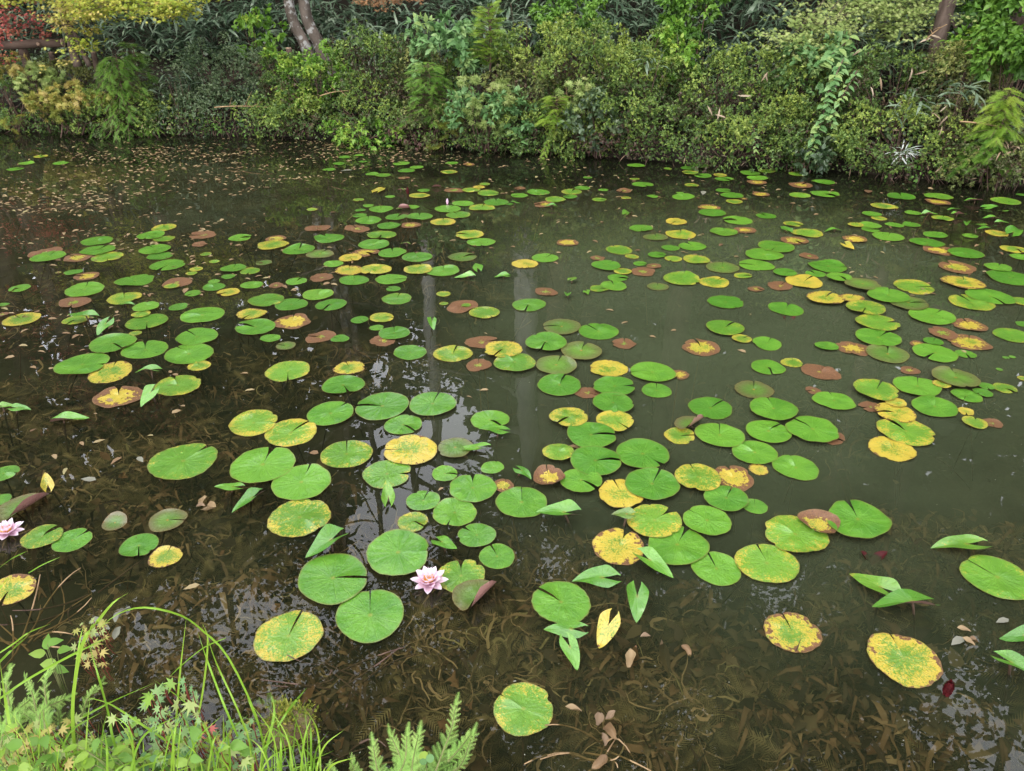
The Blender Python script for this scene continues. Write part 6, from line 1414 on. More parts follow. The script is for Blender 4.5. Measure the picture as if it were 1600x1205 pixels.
# ------------------------------------------------------------------ leaf fragments afloat, and three curled bronze leaves
FR = [mesh_np('fragment', OVATE[0]*(1, .8, .5)+(-.5, 0, .03), OVATE[1], M_LITTER, tint=np.full(7, tt), smooth=True) for tt in (.1, .45, .8)]
FRG = mesh_np('fragment', OVATE[0]*(1, .8, .4)+(-.5, 0, .03), OVATE[1], M_GREYLEAF, tint=np.full(7, .6), smooth=True)
for i, (x, y, r, label) in enumerate(FRAGMENTS):
    g = np.random.default_rng(7000+i)
    o = obj('leaf_fragment', (FR+[FRG, FRG])[i % 5]); o.location = (x, y, .006); o.scale = (2*r, 2*r, 2*r); o.rotation_euler = (0, 0, g.uniform(0, 6.28))
    tag(o, label, 'dead leaf', 'dead leaf fragments afloat among the pads')

def curled(label, x, y, r, look, roll, axis, seed, name='curled_leaf', lift=.01):
    t = empty(name, (x, y, lift), label, 'curled leaf')
    V, T3, Q, uv, lk, sd = pad_geo(r, 'R', axis, look, seed, 48, 8)
    c, s_ = math.cos(axis+1.2), math.sin(axis+1.2)
    p = V[:, 0]*c+V[:, 1]*s_; q = -V[:, 0]*s_+V[:, 1]*c
    a = np.clip(p/r+.1, 0, 2)*roll; k = r/max(roll, .01)
    pz = np.where(p/r > -.1, k*(1-np.cos(a)), 0); pp = np.where(p/r > -.1, -.1*r+k*np.sin(a), p)
    V = np.stack([pp*c-q*s_, pp*s_+q*c, V[:, 2]+pz], -1)
    V[:, 2] = np.maximum(V[:, 2], .0)
    obj('leaf', mesh_np('leaf', V, [T3, Q], M_PAD, uv=uv, look=lk, seed=sd, smooth=True), t)
    obj('stem', Tubes().add(stem_curve(np.random.default_rng(seed)), .004, .003, 6).mesh('stem', M_STEM), t)
def G0(px, py, z=0.0):
    u, v = (px-800)/F, -(py-602.5)/F; d = (u, cP+v*sP, -sP+v*cP); k = (z-CAM_H)/d[2]
    return d[0]*k, d[1]*k
x, y = G0(745, 936); curled('bronze-green leaf folded over itself just right of the pink water lily', x, y, .078, (.05, .12, .9, .5), 2.0, -1.8, 81)
x, y = G0(1078, 668); curled('pinkish-purple leaf curled upright on top of a green pad, right of centre', x, y, .068, (.0, .05, 1.0, .6), 1.9, -2.0, 82, lift=.018)
x, y = G0(38, 797); curled('bronze leaf curled upward above the left-edge pink water lily', x, y, .09, (.05, .15, .95, .4), 1.5, -1.6, 83)
x, y = G0(630, 328); curled('bent green and red leaf standing beside small pads, far water', x, y, .06, (.1, .2, .6, .5), 1.9, -2.4, 84)
x, y = G0(180, 818); curled('dull red leaf half sunken above the small green pad, left', x, y, .045, (.0, .2, 1.0, .2), .9, .3, 85, lift=.003)

# ------------------------------------------------------------------ water lily flowers and buds
def petal_mesh(w_, tip):
    V, Fq, tn = [], [], []
    for i in range(7):
        t = i/6; ww = w_*math.sin(math.pi*min(1, .12+t*.88))**.75*(1 if t < 1 else 0)
        for j in range(5):
            s_ = (j-2)/2; V.append((t, s_*ww, .16*t*t+.14*abs(s_)**2*math.sin(math.pi*t))); tn.append(.1+tip*t)
    for i in range(6):
        for j in range(4): a = i*5+j; Fq.append((a, a+5, a+6, a+1))
    return mesh_np('petal', V, np.array(Fq), M_PETAL, tint=np.array(tn), smooth=True)
PET = [petal_mesh(.25, .9), petal_mesh(.22, .8)]
def flower(label, x, y, size, seed, turn=0.0):
    g = np.random.default_rng(seed)
    t = empty('water_lily_flower', (x, y, .012), label, 'water lily', 'open pink water lilies')
    for ring, (n, el, L) in enumerate([(8, 6, .52), (8, 28, .48), (7, 48, .40), (5, 62, .30)]):
        for i in range(n):
            a = turn+i*6.283/n+ring*.37+g.normal(0, .05); e = R(el+g.normal(0, 4))
            d = (math.cos(a)*math.cos(e), math.sin(a)*math.cos(e), math.sin(e)); up = (-math.cos(a)*math.sin(e), -math.sin(a)*math.sin(e), math.cos(e))
            place_leaf('petal', PET[ring//2], t, np.array((math.cos(a), math.sin(a), 0))*.03*size+(0, 0, .02*size*ring), d, up, L*size*g.uniform(.94, 1.05))
    B = Cloud(); n = 90; a = g.uniform(0, 6.28, n); rr = g.uniform(0, .09, n)*size
    B.add(BLADE, np.stack([rr*np.cos(a), rr*np.sin(a), np.full(n, .06*size)], -1), np.stack([np.cos(a)*.5, np.sin(a)*.5, np.ones(n)], -1), g.normal(0, 1, (n, 3)), .24*size*g.uniform(.7, 1.1, n), g.uniform(0, 1, n), 1.5)
    obj('stamens', B.mesh('stamens', M_STAMEN), t)
    u, v = np.meshgrid(np.linspace(0, 6.283, 13)[:-1], np.linspace(.05, 1.5, 5)); P = np.stack([.085*size*np.sin(v)*np.cos(u), .085*size*np.sin(v)*np.sin(u), (.10+.09*np.cos(v))*size], -1).reshape(-1, 3)
    obj('centre', mesh_np('centre', P, np.array([(i*12+j, (i+1)*12+j, (i+1)*12+(j+1) % 12, i*12+(j+1) % 12) for i in range(4) for j in range(12)]), M_STAMEN, tint=np.full(len(P), .7), smooth=True), t)
    obj('stem', Tubes().add(stem_curve(g), .005, .005, 6).mesh('stem', M_STEM), t)
x, y = G0(671, 917); flower('open pink water lily with yellow centre between green pads, near water', x, y, .118, 91)
x, y = G0(14, 838); flower('open pink water lily at the left edge beside a speckled pad', x, y, .108, 92, .3)
def bud(label, x, y, h, mat, seed, name='flower_bud'):
    g = np.random.default_rng(seed); t = empty(name, (x, y, 0), label, 'bud')
    q = np.linspace((0, 0, 0), (.01, 0, h), 8); B = Tubes(); k = 8
    rr = h*.30*np.sin(np.pi*np.linspace(.12, .97, 8))
    for i in range(5):
        a = i*1.257; place_leaf('petal', PET[1] if mat is M_PETAL else RP, t, (math.cos(a)*.1*h, math.sin(a)*.1*h, 0), (math.cos(a)*.16, math.sin(a)*.16, 1), (-math.cos(a), -math.sin(a), .2), h*g.uniform(.85, 1.05))
    obj('stem', Tubes().add(stem_curve(g), .004, .004, 6).mesh('stem', M_STEM), t)
RP = mesh_np('petal', [tuple(v.co) for v in PET[0].vertices], np.array([tuple(p.vertices) for p in PET[0].polygons]), M_REDLEAF, smooth=True)
x, y = G0(699, 319); bud('closed pale pink lily bud in the far water, left of centre', x, y, .05, M_PETAL, 93)
x, y = G0(637, 303); bud('small red lily bud beside a bent green leaf, far water', x, y, .06, M_REDLEAF, 94)
x, y = G0(1478, 1086); bud('dark red half-rotten lily bud right of the large brown-patched yellow pad', x, y, .055, M_REDLEAF, 95)
for px, py, lab, sz in [(1360, 880, 'wine-red young leaf curled like a cup under water, right', .07), (1428, 850, 'small wine-red leaf tip under water right of the cup-shaped one', .035), (1231, 505, 'dark red young leaf under water among right-hand pads', .06)]:
    x, y = G0(px, py, -.03); t = empty('red_young_leaf', (x, y, -.03), lab, 'young leaf')
    for s_ in (1, -1): place_leaf('leaf', RP, t, (0, 0, 0), (s_*.8, 0, .7), (-s_*.6, -.3, 1), sz)
    obj('stem', Tubes().add(bez((0, 0, 0), (.01, .01, -.1), (.0, .03, -.3), 7), .004, .004, 6).mesh('stem', M_STEM), t)

# ------------------------------------------------------------------ what lies under and on the water
def in_patch(g, p):
    cx, cy_, rx, ry, n = p; a = g.uniform(0, 6.283, n); r = np.sqrt(g.random(n))
    return cx+rx*r*np.cos(a), cy_+ry*r*np.sin(a)
g = np.random.default_rng(51)
def ribbons(x, y, z, L, wd, tint, m=9, curl=.3):
    n = len(x); h = g.uniform(0, 6.283, n); pt = g.normal(.25, .4, n); kc = g.normal(0, curl, n); P = np.zeros((n, m, 3)); P[:, 0] = np.stack([x, y, z], -1)
    W_ = np.zeros((n, m, 3))
    for i in range(m):
        d = np.stack([np.cos(h)*np.cos(pt), np.sin(h)*np.cos(pt), np.sin(pt)], -1)
        if i: P[:, i] = P[:, i-1]+d*(L/m)[:, None]
        tw = g.normal(0, .5, n); W_[:, i] = norm(np.stack([-np.sin(h), np.cos(h), tw], -1))*(wd*math.sin(math.pi*(.15+.8*i/(m-1)))**.6)[:, None]
        h = h+kc+g.normal(0, .35, n); pt = pt*.8+g.normal(-.06, .25, n)
    P[:, :, 2] = np.clip(P[:, :, 2], -.36, -.012)
    V = np.stack([P-W_/2, P+W_/2], 2).reshape(n, -1, 3)
    j = np.arange(m-1)*2; q = np.stack([j, j+1, j+3, j+2], -1)
    Fq = (q[None]+(np.arange(n)*2*m)[:, None, None]).reshape(-1, 4)
    return V.reshape(-1, 3), Fq, np.repeat(tint, 2*m)
xs, ys = zip(*[in_patch(g, (*q[:4], int(q[4]*2.0))) for q in WEED_PATCHES]); x = np.concatenate(xs); y = np.concatenate(ys); keep = y < yb(x)-.3; x, y = x[keep], y[keep]; n = len(x)
x = x+.1*wave(x, y, 5); clump = np.clip(.5+.6*wave(x, y, 2.2, .7)+g.normal(0, .2, n), 0, 1)
V, Fq, tn = ribbons(x, y, -.30+.27*clump*g.random(n)**.8, g.uniform(.06, .22, n), g.uniform(.002, .007, n)*np.where(g.random(n) < .25, 2.2, 1), np.clip(g.normal(.42, .3, n), 0, 1))
g3 = np.random.default_rng(52); C = Cloud()
for cx, cy_, rx, ry, nn in WEED_PATCHES:
    for _ in range(int(nn/ (14 if cy_ < 2.9 else 30))):
        a = g3.uniform(0, 6.283); rr = math.sqrt(g3.random()); c = np.array((cx+rx*rr*math.cos(a), cy_+ry*rr*math.sin(a), g3.uniform(-.22, -.05))); m_ = int(g3.integers(7, 16))
        if c[1] > yb(c[0])-.4: continue
        aa = g3.uniform(0, 6.283, m_); tq = g3.uniform(.1, .8)
        C.add(SUNK[4], c+g3.normal(0, .012, (m_, 3)), np.stack([np.cos(aa), np.sin(aa), g3.uniform(-.3, .45, m_)], -1), g3.normal(0, .35, (m_, 3))+(0, 0, 1), np.minimum(g3.uniform(.03, .095, m_), (-c[2])*2.2+.02), np.clip(tq+g3.normal(0, .2, m_), 0, 1), g3.uniform(1.0, 2.0, m_))
tag(obj('brown_weed', C.mesh('brown_weed', M_REDWEED)), kind='stuff')
C = Cloud(); k = np.flatnonzero(g.random(n) < .30); m_ = len(k)
for rep_ in range(3):
    a = g.uniform(0, 6.283, m_); C.add(SPRIG if rep_ else SPRIG_FINE, np.stack([x[k], y[k], np.clip(-.26+.2*clump[k]*g.random(m_), -.3, -.03)], -1)+g.normal(0, .03, (m_, 3))*(1, 1, .2), np.stack([np.cos(a), np.sin(a), g.uniform(-.1, .5, m_)], -1), g.normal(0, .5, (m_, 3))+(0, 0, 1), g.uniform(.05, .13, m_), np.clip(clump[k]*.6+g.normal(.2, .2, m_), 0, 1))
tag(obj('feathery_weed', C.mesh('feathery_weed', M_MILFOIL)), kind='stuff')
tag(obj('sunken_weed', mesh_np('sunken_weed', V, Fq, M_WEED, tint=tn)), kind='stuff')
C = Cloud(); xs, ys = zip(*[in_patch(g, (*q[:4], int(q[4]*1.4))) for q in LEAF_PATCHES]); x = np.concatenate(xs); y = np.concatenate(ys); n = len(x)
kd = g.integers(0, 5, n)
for q in range(5):
    e = kd == q; m_ = int(e.sum()); C.add(SUNK[q], np.stack([x, y, g.uniform(-.26, -.05, n)], -1)[e], g.normal(0, 1, (m_, 3))*(1, 1, .5), g.normal(0, .5, (m_, 3))+(0, 0, 1), g.uniform(.03, .075, m_)*(1.6 if q == 4 else 1), g.uniform(0, 1, m_), 1 if q < 4 else 1.6)
k = 1500; x = g.uniform(-3.2, 3, k); y = g.uniform(1.1, 7, k); C.add(OVATE, np.stack([x, y, g.uniform(-.3, -.1, k)], -1), g.normal(0, 1, (k, 3))*(1, 1, .3), g.normal(0, .3, (k, 3))+(0, 0, 1), g.uniform(.02, .055, k), g.uniform(0, .8, k))
tag(obj('sunken_leaves', C.mesh('sunken_leaves', M_SUNK)), kind='stuff')
C = Cloud(); xs, ys = zip(*[in_patch(g, p) for p in LITTER_PATCHES]); x = np.concatenate(xs); y = np.concatenate(ys); keep = y < yb(x)-.12; x, y = x[keep], y[keep]
den = wave(x, y, 1.7, .4)+.6*wave(x, y, 5, 1.4)+g.normal(0, .35, len(x)); keep = den > -.15; x, y = x[keep], y[keep]; n = len(x)
C.add(OVATE, np.stack([x, y, np.full(n, .005)], -1), g.normal(0, 1, (n, 3))*(1, .6, .02), g.normal(0, .06, (n, 3))+(0, 0, 1), g.uniform(.022, .06, n), np.clip(g.normal(.55, .28, n), 0, 1), g.uniform(.5, 1.1, n))
tag(obj('floating_leaf_litter', C.mesh('floating_leaf_litter', M_LITTER)), kind='stuff')
k = 900; C = Cloud(); x = g.uniform(-4.2, 4.2, k); y = 1.25+6.2*g.random(k)**1.2; keep = y < yb(x)-.2; x, y = x[keep], y[keep]; k = len(x)
C.add(ROUND, np.stack([x, y, np.full(k, .0035)], -1), g.normal(0, 1, (k, 3))*(1, 1, 0), np.tile((0, 0, 1.0), (k, 1)), g.uniform(.0015, .006, k)*np.where(g.random(k) < .1, 1.8, 1), g.uniform(.2, .9, k), g.uniform(.4, 1, k))
tag(obj('surface_dust', C.mesh('surface_dust', M_GREYLEAF)), kind='stuff')
B = Tubes()
for i in range(230):
    x, y = g.uniform(-4.5, 4.5), g.uniform(1.6, 7.5)
    if y > yb(x)-.5: continue
    a = g.uniform(0, 6.28); L = g.uniform(.15, .6); e = np.array((x+math.cos(a)*L, y+math.sin(a)*L, -.25)); B.add(bez((x, y, g.uniform(-.05, -.004)), (x+math.cos(a)*L*.4, y+math.sin(a)*L*.4, -.03), e, 7), g.uniform(.002, .004), .002, 5)
tag(obj('sunken_stems', B.mesh('sunken_stems', M_STEM)), kind='stuff')
# dead stalks breaking the surface, lower left and lower middle
def stalk_bundle(label, px, py, n, L, seed, mat=M_TAN, up=.25, cat='dead stalks'):
    g = np.random.default_rng(seed); x, y = G0(px, py); t = empty('dead_stalks', (x, y, 0), label, cat)
    for i in range(n):
        a = g.uniform(0, 6.28); l = L*g.uniform(.5, 1); s0 = np.array((g.normal(0, .04), g.normal(0, .03), -.04)); e = s0+np.array((math.cos(a)*l, math.sin(a)*l, g.uniform(0, up)*l+.03))
        obj('stalk', Tubes().add(bez(s0, (s0+e)/2+g.normal(0, .03, 3), e, 7), .0035, .0015, 5).mesh('stalk', mat), t)
stalk_bundle('tangle of dry stalks at the water left of the tall grass', 40, 985, 13, .22, 61)
stalk_bundle('forked dry stalk pointing up right over sunken weed, left', 135, 925, 5, .28, 62, M_TWIG)
stalk_bundle('brown dead stalks below the big round green pad', 530, 1060, 12, .2, 63, M_TWIG)
stalk_bundle('dry brown stalks and leaves right of the conifer sprigs, bottom', 930, 1175, 12, .16, 64)
stalk_bundle('reddish stalks by the mossy stone at the water edge', 480, 1160, 12, .14, 65, M_TWIG)
def dead_leaf_mesh(mat, tone, k):
    V, Fq = [], []
    for i in range(8):
        t = i/7; ww = .24*math.sin(math.pi*min(1, .06+t*.94))**.8*(1+.16*math.sin(9*t+k))*(t < 1)
        for j in range(5): s_ = (j-2)/2; V.append((t, s_*ww+.10*math.sin(3*t+k), .10*math.sin(5*t+k)*t+.22*s_*s_*math.sin(math.pi*t)+.03*s_*math.sin(7*t)))
    for i in range(7):
        for j in range(4): a = i*5+j; Fq.append((a, a+5, a+6, a+1))
    return mesh_np('leaf', V, np.array(Fq), mat, tint=tone+.25*np.array([v[0] for v in V]), smooth=True)
DEADL = [dead_leaf_mesh(M_LITTER, .15, 0), dead_leaf_mesh(M_LITTER, .45, 2), dead_leaf_mesh(M_DRY, .2, 4), dead_leaf_mesh(M_GREYLEAF, .3, 1)]
for px, py, lab, cnt, sz in [(935, 1150, 'cluster of tan dead leaves at the bottom centre water', 6, .05), (165, 985, 'grey rotten leaves among dry stalks, lower left', 5, .06), (328, 790, 'tan seed husks afloat above the left weed', 4, .05), (1040, 1005, 'dead flower head on a sunken stalk, lower right of centre', 2, .045), (985, 1045, 'red-brown leaf standing in the water below the orange arrow leaf', 1, .085), (1530, 1012, 'dried seed head right of the brown-patched yellow pad', 3, .045)]:
    x, y = G0(px, py); t = empty('dead_leaf_cluster', (x, y, .005), lab, 'dead leaves'); g2 = np.random.default_rng(px)
    for i in range(cnt):
        a = g2.uniform(0, 6.28)
        place_leaf('leaf', DEADL[3 if px == 165 else int(g2.integers(0, 3))], t, np.array([g2.normal(0, .025), g2.normal(0, .02), .004+.004*i])*(cnt > 1), (math.cos(a), math.sin(a), g2.normal(0, .2)), (g2.normal(0, .3), g2.normal(0, .3), 1), sz*g2.uniform(.7, 1.25))

# ------------------------------------------------------------------ near bank, bottom left
def blade_ribbon(pts, wd, mat, tint, k=26):
    q = spline(pts, k); m = len(q); d = norm(np.gradient(q, axis=0)); sd = norm(np.cross(d, np.array((0, .8, -.5))+0*d))
    t = np.linspace(0, 1, m)[:, None]; w_ = wd*np.minimum(1, (1-t)*3.2+.04)*np.minimum(1, .6+t*4)
    nrm = np.cross(sd, d); V = np.stack([q-sd*w_/2, q+nrm*w_*.22, q+sd*w_/2], 1).reshape(-1, 3)
    j = np.arange(m-1)*3; Fq = np.concatenate([np.stack([j, j+1, j+4, j+3], -1), np.stack([j+1, j+2, j+5, j+4], -1)])
    return mesh_np('blade', V, Fq, mat, tint=np.full(3*m, tint), smooth=True)
def grass(label, root_px, Yv, blades, seed):
    g = np.random.default_rng(seed); o = at(*root_px, Yv); t = empty('grass_tuft', o, label, 'grass', 'tall grass tufts on the near bank')
    for pts, wpx, tn in blades:
        P = []
        m = len(pts)
        for i, (a, b) in enumerate(pts): P.append(at(a, b, Yv+.10*i/(m-1)*g.uniform(-.3, 1.6))-o)
        if pts[0][1] > 1150: P.insert(0, P[0]+(P[0]-P[1])*np.array((.15, .1, .25))-(0, .0, .06))
        obj('blade', blade_ribbon(P, wpx*.66*ppm(o), M_GRASS, tn), t)
Z1 = lambda l: [(x/2.835, 780+y/2.835) for x, y in l]
Z2 = lambda l: [(400+x/2.835, 780+y/2.835) for x, y in l]
grass('tall grass tuft with one long blade arching over the water', (398, 1215), 1.09, [
 (Z1([(1190, 1200), (1134, 960), (1010, 700), (900, 585), (800, 515), (640, 480), (520, 510), (420, 590)]), 4.6, .55),
 (Z1([(1120, 1205), (1000, 930), (920, 720), (875, 585)]), 5.0, .5), (Z1([(1150, 1205), (1060, 950), (960, 730), (900, 555)]), 4.4, .65),
 (Z1([(820, 1205), (890, 900), (920, 640), (897, 550)]), 4.6, .85), (Z1([(1000, 1205), (900, 1010), (820, 900), (680, 800)]), 4.2, .5), (Z1([(890, 1205), (760, 1090), (600, 980), (480, 905), (370, 875)]), 5.5, .6),
 (Z1([(1000, 615), (900, 660), (800, 740), (740, 800)]), 2.2, .4)], 71)
grass('bright grass tuft with broad upright blades in the bottom left corner', (118, 1215), 1.11, [
 (Z1([(345, 1205), (320, 950), (350, 700), (390, 590), (430, 545), (500, 460), (570, 415)]), 8.0, .8), (Z1([(345, 1205), (325, 900), (350, 650), (370, 560)]), 5, .6),
 (Z1([(770, 1205), (790, 850), (825, 525)]), 5.0, .8), (Z1([(100, 1195), (60, 1080), (25, 900), (0, 720)]), 8.0, .75), (Z1([(100, 1200), (240, 1050), (450, 920), (680, 815)]), 5.0, .45),
 (Z1([(500, 1060), (480, 950), (440, 800), (390, 630)]), 6.0, .35), (Z1([(-10, 890), (120, 800), (300, 700), (495, 605)]), 5.0, .55)], 72)
grass('short grass blades leaning in from the left edge', (4, 1110), 1.36, [
 (Z1([(-15, 690), (60, 640), (130, 590), (225, 552)]), 3.4, .6), (Z1([(-20, 740), (50, 670), (130, 600)]), 5, .3), (Z1([(-10, 310), (50, 265), (125, 228)]), 2.6, .25), (Z1([(-15, 420), (10, 380), (40, 345)]), 3.5, .7), (Z1([(125, 328), (190, 290), (270, 255)]), 2.4, .2), (Z1([(-20, 1000), (0, 860), (-10, 760)]), 4, .7)], 73)
grass('thin grass tuft left of the mossy stone', (455, 1215), 1.07, [
 (Z2([(20, 1205), (60, 1050), (80, 950), (75, 880)]), 6.5, .5), (Z2([(95, 1010), (140, 940), (180, 890), (225, 835)]), 5, .3), (Z2([(215, 1205), (195, 1120), (165, 1055), (60, 1052), (-60, 1060)]), 3.5, .6),
 (Z2([(60, 1205), (30, 1060), (-10, 950), (-40, 880)]), 4, .5), (Z2([(-60, 1205), (0, 1130), (60, 1080), (110, 1020)]), 4, .45), (Z2([(90, 1205), (130, 1130), (95, 990), (78, 900)]), 2.5, .25)], 74)
# small blades in the corner
g = np.random.default_rng(75)
extra = []
for i in range(110):
    bx = g.uniform(-20, 510); h = g.uniform(40, 150); ln = g.normal(0, 40); extra.append(([(bx, 1235), (bx+ln*.3, 1235-h*.6), (bx+ln*g.uniform(.8, 1.5), 1235-h*g.uniform(.8, 1))], g.uniform(2, 5.5), g.uniform(.1, 1)))
grass('short grass fringe along the bottom left corner', (250, 1235), 1.03, extra, 76)

def conifer_sprig(label, shoots, Yv, seed, mat=M_SPRIG, nl=.030, group='conifer sprigs on the near bank'):
    """each shoot: list of px points from base to tip, width in px"""
    g = np.random.default_rng(seed); o = at(*shoots[0][0][0], Yv); t = empty('conifer_sprig', o, label, 'conifer', group)
    for pts, wpx in shoots:
        P = [at(a, b, Yv+.05*i)-o for i, (a, b) in enumerate(pts)]; q = spline(P, 30); d = np.gradient(q, axis=0); C = Cloud(); k = ppm(o); L = np.linalg.norm(np.diff(q, axis=0), axis=1).sum()
        sh = obj('shoot', Tubes().add(q, .003, .0012, 5).mesh('shoot', M_CONI_STEM), t)
        n = 26; f = np.linspace(.06, 1, n); idx = np.minimum((f*(len(q)-1)).astype(int), len(q)-1)
        sd = np.where(np.arange(n) % 2, 1, -1)[:, None]; side = norm(np.cross(d[idx], (0, -.8, .6)))
        ln = wpx*k*.62*(1.05-f*.75)*g.uniform(.7, 1.1, n)
        D = norm(d[idx])*.75+side*sd*.9+g.normal(0, .1, (n, 3))
        C.add(SPRIG_FINE, q[idx], D, g.normal(0, .25, (n, 3))+(0, -.7, .8), np.maximum(ln, .018), np.clip(.35+.5*f+g.normal(0, .12, n), 0, 1), 1.0)
        C.add(SPRIG_FINE, q[::3], d[::3], g.normal(0, .4, (len(q[::3]), 3))+(0, -.7, .8), .032, .6)
        tag(obj('needles', C.mesh('needles', mat), t), kind='stuff')
M_CONI_STEM = rough_mat('sprig_stem', (.10,.14,.03), (.20,.20,.08), 20, .7, .1)
conifer_sprig('feathery bright green conifer sprig standing alone at the bottom centre', [([(672, 1230), (690, 1180), (705, 1140), (712, 1102)], 46), ([(700, 1190), (722, 1165), (735, 1148)], 30), ([(690, 1215), (720, 1195), (738, 1150)], 28)], 1.11, 401)
conifer_sprig('bushy bright green conifer sprigs left of the lone sprig, bottom edge', [([(600, 1240), (590, 1205), (583, 1165)], 42), ([(620, 1240), (628, 1195), (612, 1152)], 50), ([(640, 1240), (645, 1190), (654, 1148)], 46), ([(560, 1240), (556, 1210), (548, 1188)], 34), ([(660, 1240), (655, 1205), (650, 1172)], 34), ([(530, 1240), (524, 1215), (515, 1198)], 30), ([(610, 1230), (632, 1190), (636, 1150)], 36), ([(680, 1240), (676, 1218), (672, 1196)], 40)], 1.07, 402)
conifer_sprig('feathery light green sprigs among grass in the bottom left corner', [([(60, 1240), (62, 1150), (52, 1090), (40, 1062)], 44), ([(75, 1240), (80, 1150), (70, 1075), (78, 1045)], 36), ([(40, 1240), (25, 1150), (10, 1075), (14, 1048)], 28), ([(90, 1240), (95, 1170), (92, 1110)], 50), ([(30, 1240), (34, 1180), (30, 1120)], 50), ([(60, 1250), (64, 1210), (70, 1170)], 60), ([(110, 1230), (120, 1160), (135, 1095), (155, 1070)], 26), ([(10, 1240), (6, 1190), (0, 1140)], 44), ([(85, 1240), (100, 1200), (106, 1130)], 50)], 1.15, 403)
g0 = np.random.default_rng(405)
def tuft(x0, x1, y0, y1, n):
    o = []
    for _ in range(n):
        x, y = g0.uniform(x0, x1), g0.uniform(y0, y1); o.append(([(x, y+g0.uniform(40, 70)), (x+g0.normal(0, 5), y+22), (x+g0.normal(0, 12), y)], g0.uniform(22, 40)))
    return o
conifer_sprig('low feathery carpet of green sprigs left of the bright water gap', tuft(-5, 72, 1085, 1180, 24), 1.16, 406)
conifer_sprig('low feathery sprigs under the maple leaves, left bottom edge', tuft(60, 230, 1150, 1200, 20), 1.08, 407)
conifer_sprig('yellowish feathery sprig on the mossy stone', [([(468, 1112), (440, 1106), (408, 1098)], 34), ([(430, 1108), (425, 1098), (420, 1086)], 22)], 1.36, 404)

# maple seedlings: every star leaf a part
SL = [mesh_np('leaf', STAR[0], STAR[1], mt, tint=np.full(len(STAR[0]), tn)) for mt, tn in ((M_PALEL, .5), (M_PALEL, .8), (M_MAPG, .6), (M_MAPO, .4), (M_MAPO, .75), (M_MAPR, .7), (M_LIME, .7))]
def seedling(label, box, Yv, n, seed, kinds, size):
    g = np.random.default_rng(seed); x0, y0, x1, y1 = box; o = at((x0+x1)/2, y1, Yv); t = empty('maple_seedling', o, label, 'maple seedling', 'maple seedlings on the near bank')
    B = Tubes()
    for i in range(n):
        px, py = g.uniform(x0, x1), y0+(y1-y0)*g.random()**.8; p = at(px, py, Yv+g.uniform(-.06, .12))-o; a = g.uniform(0, 6.28)
        place_leaf('leaf', SL[kinds[i % len(kinds)]], t, p, (math.cos(a), math.sin(a)*.6-.25, g.uniform(-.5, .2)), g.normal(0, .25, 3)+(0, -.55, 1), size*.46*g.uniform(.55, 1.3))
        B.add(bez((p[0]*.9, p[1]+.02, p[2]-.09), (p[0]*.97, p[1], p[2]-.05), p, 6), .0014, .0009, 4)
    obj('stems', B.mesh('stems', M_REDSTEM), t)
M_REDSTEM = rough_mat('red_stem', (.14,.02,.02), (.25,.06,.04), 20, .6, .1)
seedling('pale green maple seedling with red stems right of the tall grass', (228, 1060, 315, 1195), 1.13, 91, 501, (0, 1, 2, 0, 6), .052)
seedling('pink and green maple seedling under the arching grass, bottom left', (300, 1120, 400, 1215), 1.09, 91, 502, (0, 3, 5, 0, 2, 1), .05)
seedling('peach and green maple seedling in the bottom left corner', (-10, 1130, 110, 1215), 1.09, 102, 503, (3, 4, 2, 4, 6), .045)
seedling('peach maple leaves on stems over the bright water gap', (105, 1120, 215, 1200), 1.14, 44, 504, (3, 2, 4, 1, 6), .04)
seedling('tan maple leaves at the edge of the dry stalk tangle', (118, 955, 165, 1040), 1.42, 31, 505, (4, 3, 2), .042)
# round-leaved clover and small broad weeds
RL = [mesh_np('leaf', ROUND[0], ROUND[1], mt, tint=np.full(8, tn)) for mt, tn in ((M_LIME, .6), (M_LIME, .9), (M_PALEL, .4))]
def clover(label, pxs, Yv, seed, size):
    g = np.random.default_rng(seed); o = at(*pxs[0], Yv)-(0, 0, .05); t = empty('clover', o, label, 'clover', 'round-leaved weeds on the near bank'); B = Tubes()
    for px, py in pxs:
        p = at(px, py, Yv)-o
        for k in range(3):
            a = k*2.094+g.uniform(-.2, .2); place_leaf('leaf', RL[int(g.integers(0, 3))], t, p, (math.cos(a), math.sin(a), g.uniform(-.1, .15)), (g.normal(0, .1), -.45, 1), size*g.uniform(.85, 1.15))
        B.add(bez((p[0]*.8, p[1]*.8, p[2]-.07), p*.95-(0, 0, .03), p, 5), .0012, .0009, 4)
    obj('stems', B.mesh('stems', M_CONI_STEM), t)
clover('three-leaved clover between the conifer sprigs, bottom centre', [(665, 1186)], 1.09, 511, .019)
clover('row of small round leaves beside the bright water gap', [(190, 1150), (204, 1152), (215, 1145), (198, 1162), (211, 1128), (184, 1166)], 1.14, 512, .014)
clover('round-leaved weed at the foot of the pale maple seedling', [(245, 1180), (262, 1190), (232, 1196), (290, 1175), (330, 1192), (310, 1200), (225, 1183)], 1.09, 513, .016)
g = np.random.default_rng(520)
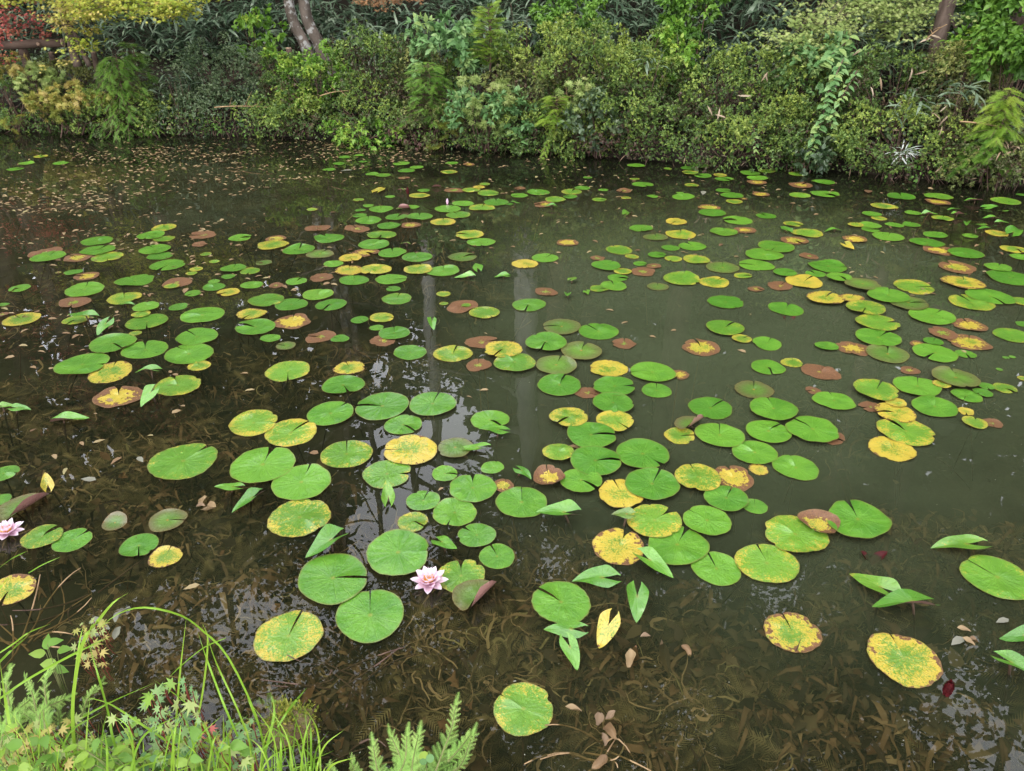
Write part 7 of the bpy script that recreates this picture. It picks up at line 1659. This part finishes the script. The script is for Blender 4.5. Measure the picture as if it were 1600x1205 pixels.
def broad(label, box, Yv, n, seed, size, meshes):
    g = np.random.default_rng(seed); x0, y0, x1, y1 = box; o = at((x0+x1)/2, y1, Yv); t = empty('broadleaf_weed', o, label, 'weed', 'broad-leaved weeds on the near bank'); B = Tubes()
    for i in range(n):
        p = at(g.uniform(x0, x1), g.uniform(y0, y1), Yv+g.uniform(-.05, .1))-o; a = g.uniform(0, 6.28)
        place_leaf('leaf', meshes[i % len(meshes)], t, p, (math.cos(a), math.sin(a)*.6-.2, g.uniform(-.3, .3)), g.normal(0, .3, 3)+(0, -.5, 1), size*g.uniform(.7, 1.2)); B.add(bez((p[0]*.5, p[1]*.5, -.1), p*.7, p, 5), .0013, .0009, 4)
    obj('stems', B.mesh('stems', M_CONI_STEM), t)
BL = [ovate_mesh('leaf', mt, tn) for mt, tn in ((M_LIME, .4), (M_LIME, .8), (M_CONL, .5), (M_CONI, .6))]
broad('upright weed with paired pointed leaves left of the broad grass blade', (70, 1005, 95, 1050), 1.36, 7, 521, .045, BL[:2])
broad('low green weeds under the maple seedlings, bottom left', (120, 1150, 400, 1220), 1.07, 70, 522, .036, BL)
broad('low weeds in the bottom left corner', (-20, 1140, 130, 1225), 1.07, 40, 523, .036, BL)
# mossy stone
g = np.random.default_rng(530); x, y = G0(452, 1135)
t = empty('mossy_stone', (x, y, -.06), 'brown mossy stone at the water edge below the speckled pad', 'stone')
u = np.linspace(0, 2*np.pi, 25)[:-1]; v = np.linspace(.02, np.pi*.72, 14); U, W2 = np.meshgrid(u, v)
rr = 1+.10*np.sin(3*U+1)*np.sin(W2*3)+.08*np.sin(5*U+W2*4)+.05*np.sin(9*U-W2*7)
P = np.stack([.085*rr*np.sin(W2)*np.cos(U), .075*rr*np.sin(W2)*np.sin(U), .105*rr*np.cos(W2)], -1).reshape(-1, 3)
Fq = np.array([(i*24+j, (i+1)*24+j, (i+1)*24+(j+1) % 24, i*24+(j+1) % 24) for i in range(13) for j in range(24)])
obj('stone', mesh_np('stone', P, Fq, rough_mat('stone', (.10,.065,.03), (.20,.15,.085), 24, .9, .8, (.12,.14,.03), 12), smooth=True), t)
C = Cloud(); n = 1500; k = g.integers(0, len(P)//2, n); C.add(LEAF, P[k]*1.02+g.normal(0, .006, (n, 3)), P[k]+g.normal(0, .06, (n, 3)), g.normal(0, 1, (n, 3)), g.uniform(.005, .013, n), g.uniform(0, 1, n))
tag(obj('moss', C.mesh('moss', M_FERN), t), kind='stuff')
C = Cloud(); n = 1500; x = g.uniform(-1.5, .25, n); y = near_edge(x)-g.uniform(-.02, .32, n)
for mt, a_, b_ in ((0, 0, 800), (1, 800, 1500)):
    C = Cloud(); m_ = b_-a_; C.add(OVATE, np.stack([x, y, near_z(x, y)+g.uniform(.01, .12, n)], -1)[a_:b_], g.normal(0, 1, (m_, 3))*(1, 1, .4), g.normal(0, .4, (m_, 3))+(0, -.3, 1), g.uniform(.010, .026, m_), g.uniform(0, 1, m_))
    nm = ('low_herbs', 'pale_herbs')[mt]; tag(obj(nm, C.mesh(nm, (M_LIME, M_CONL)[mt])), kind='stuff')
# litter on the near bank
C = Cloud(); n = 900; x = g.uniform(-1.6, .6, n); y = near_edge(x)-g.uniform(-.05, .5, n)
C.add(OVATE, np.stack([x, y, near_z(x, y)+g.uniform(.005, .03, n)], -1), g.normal(0, 1, (n, 3))*(1, 1, .3), g.normal(0, .4, (n, 3))+(0, 0, 1), g.uniform(.015, .04, n), g.uniform(0, 1, n))
tag(obj('bank_litter', C.mesh('bank_litter', M_LITTER)), kind='stuff')
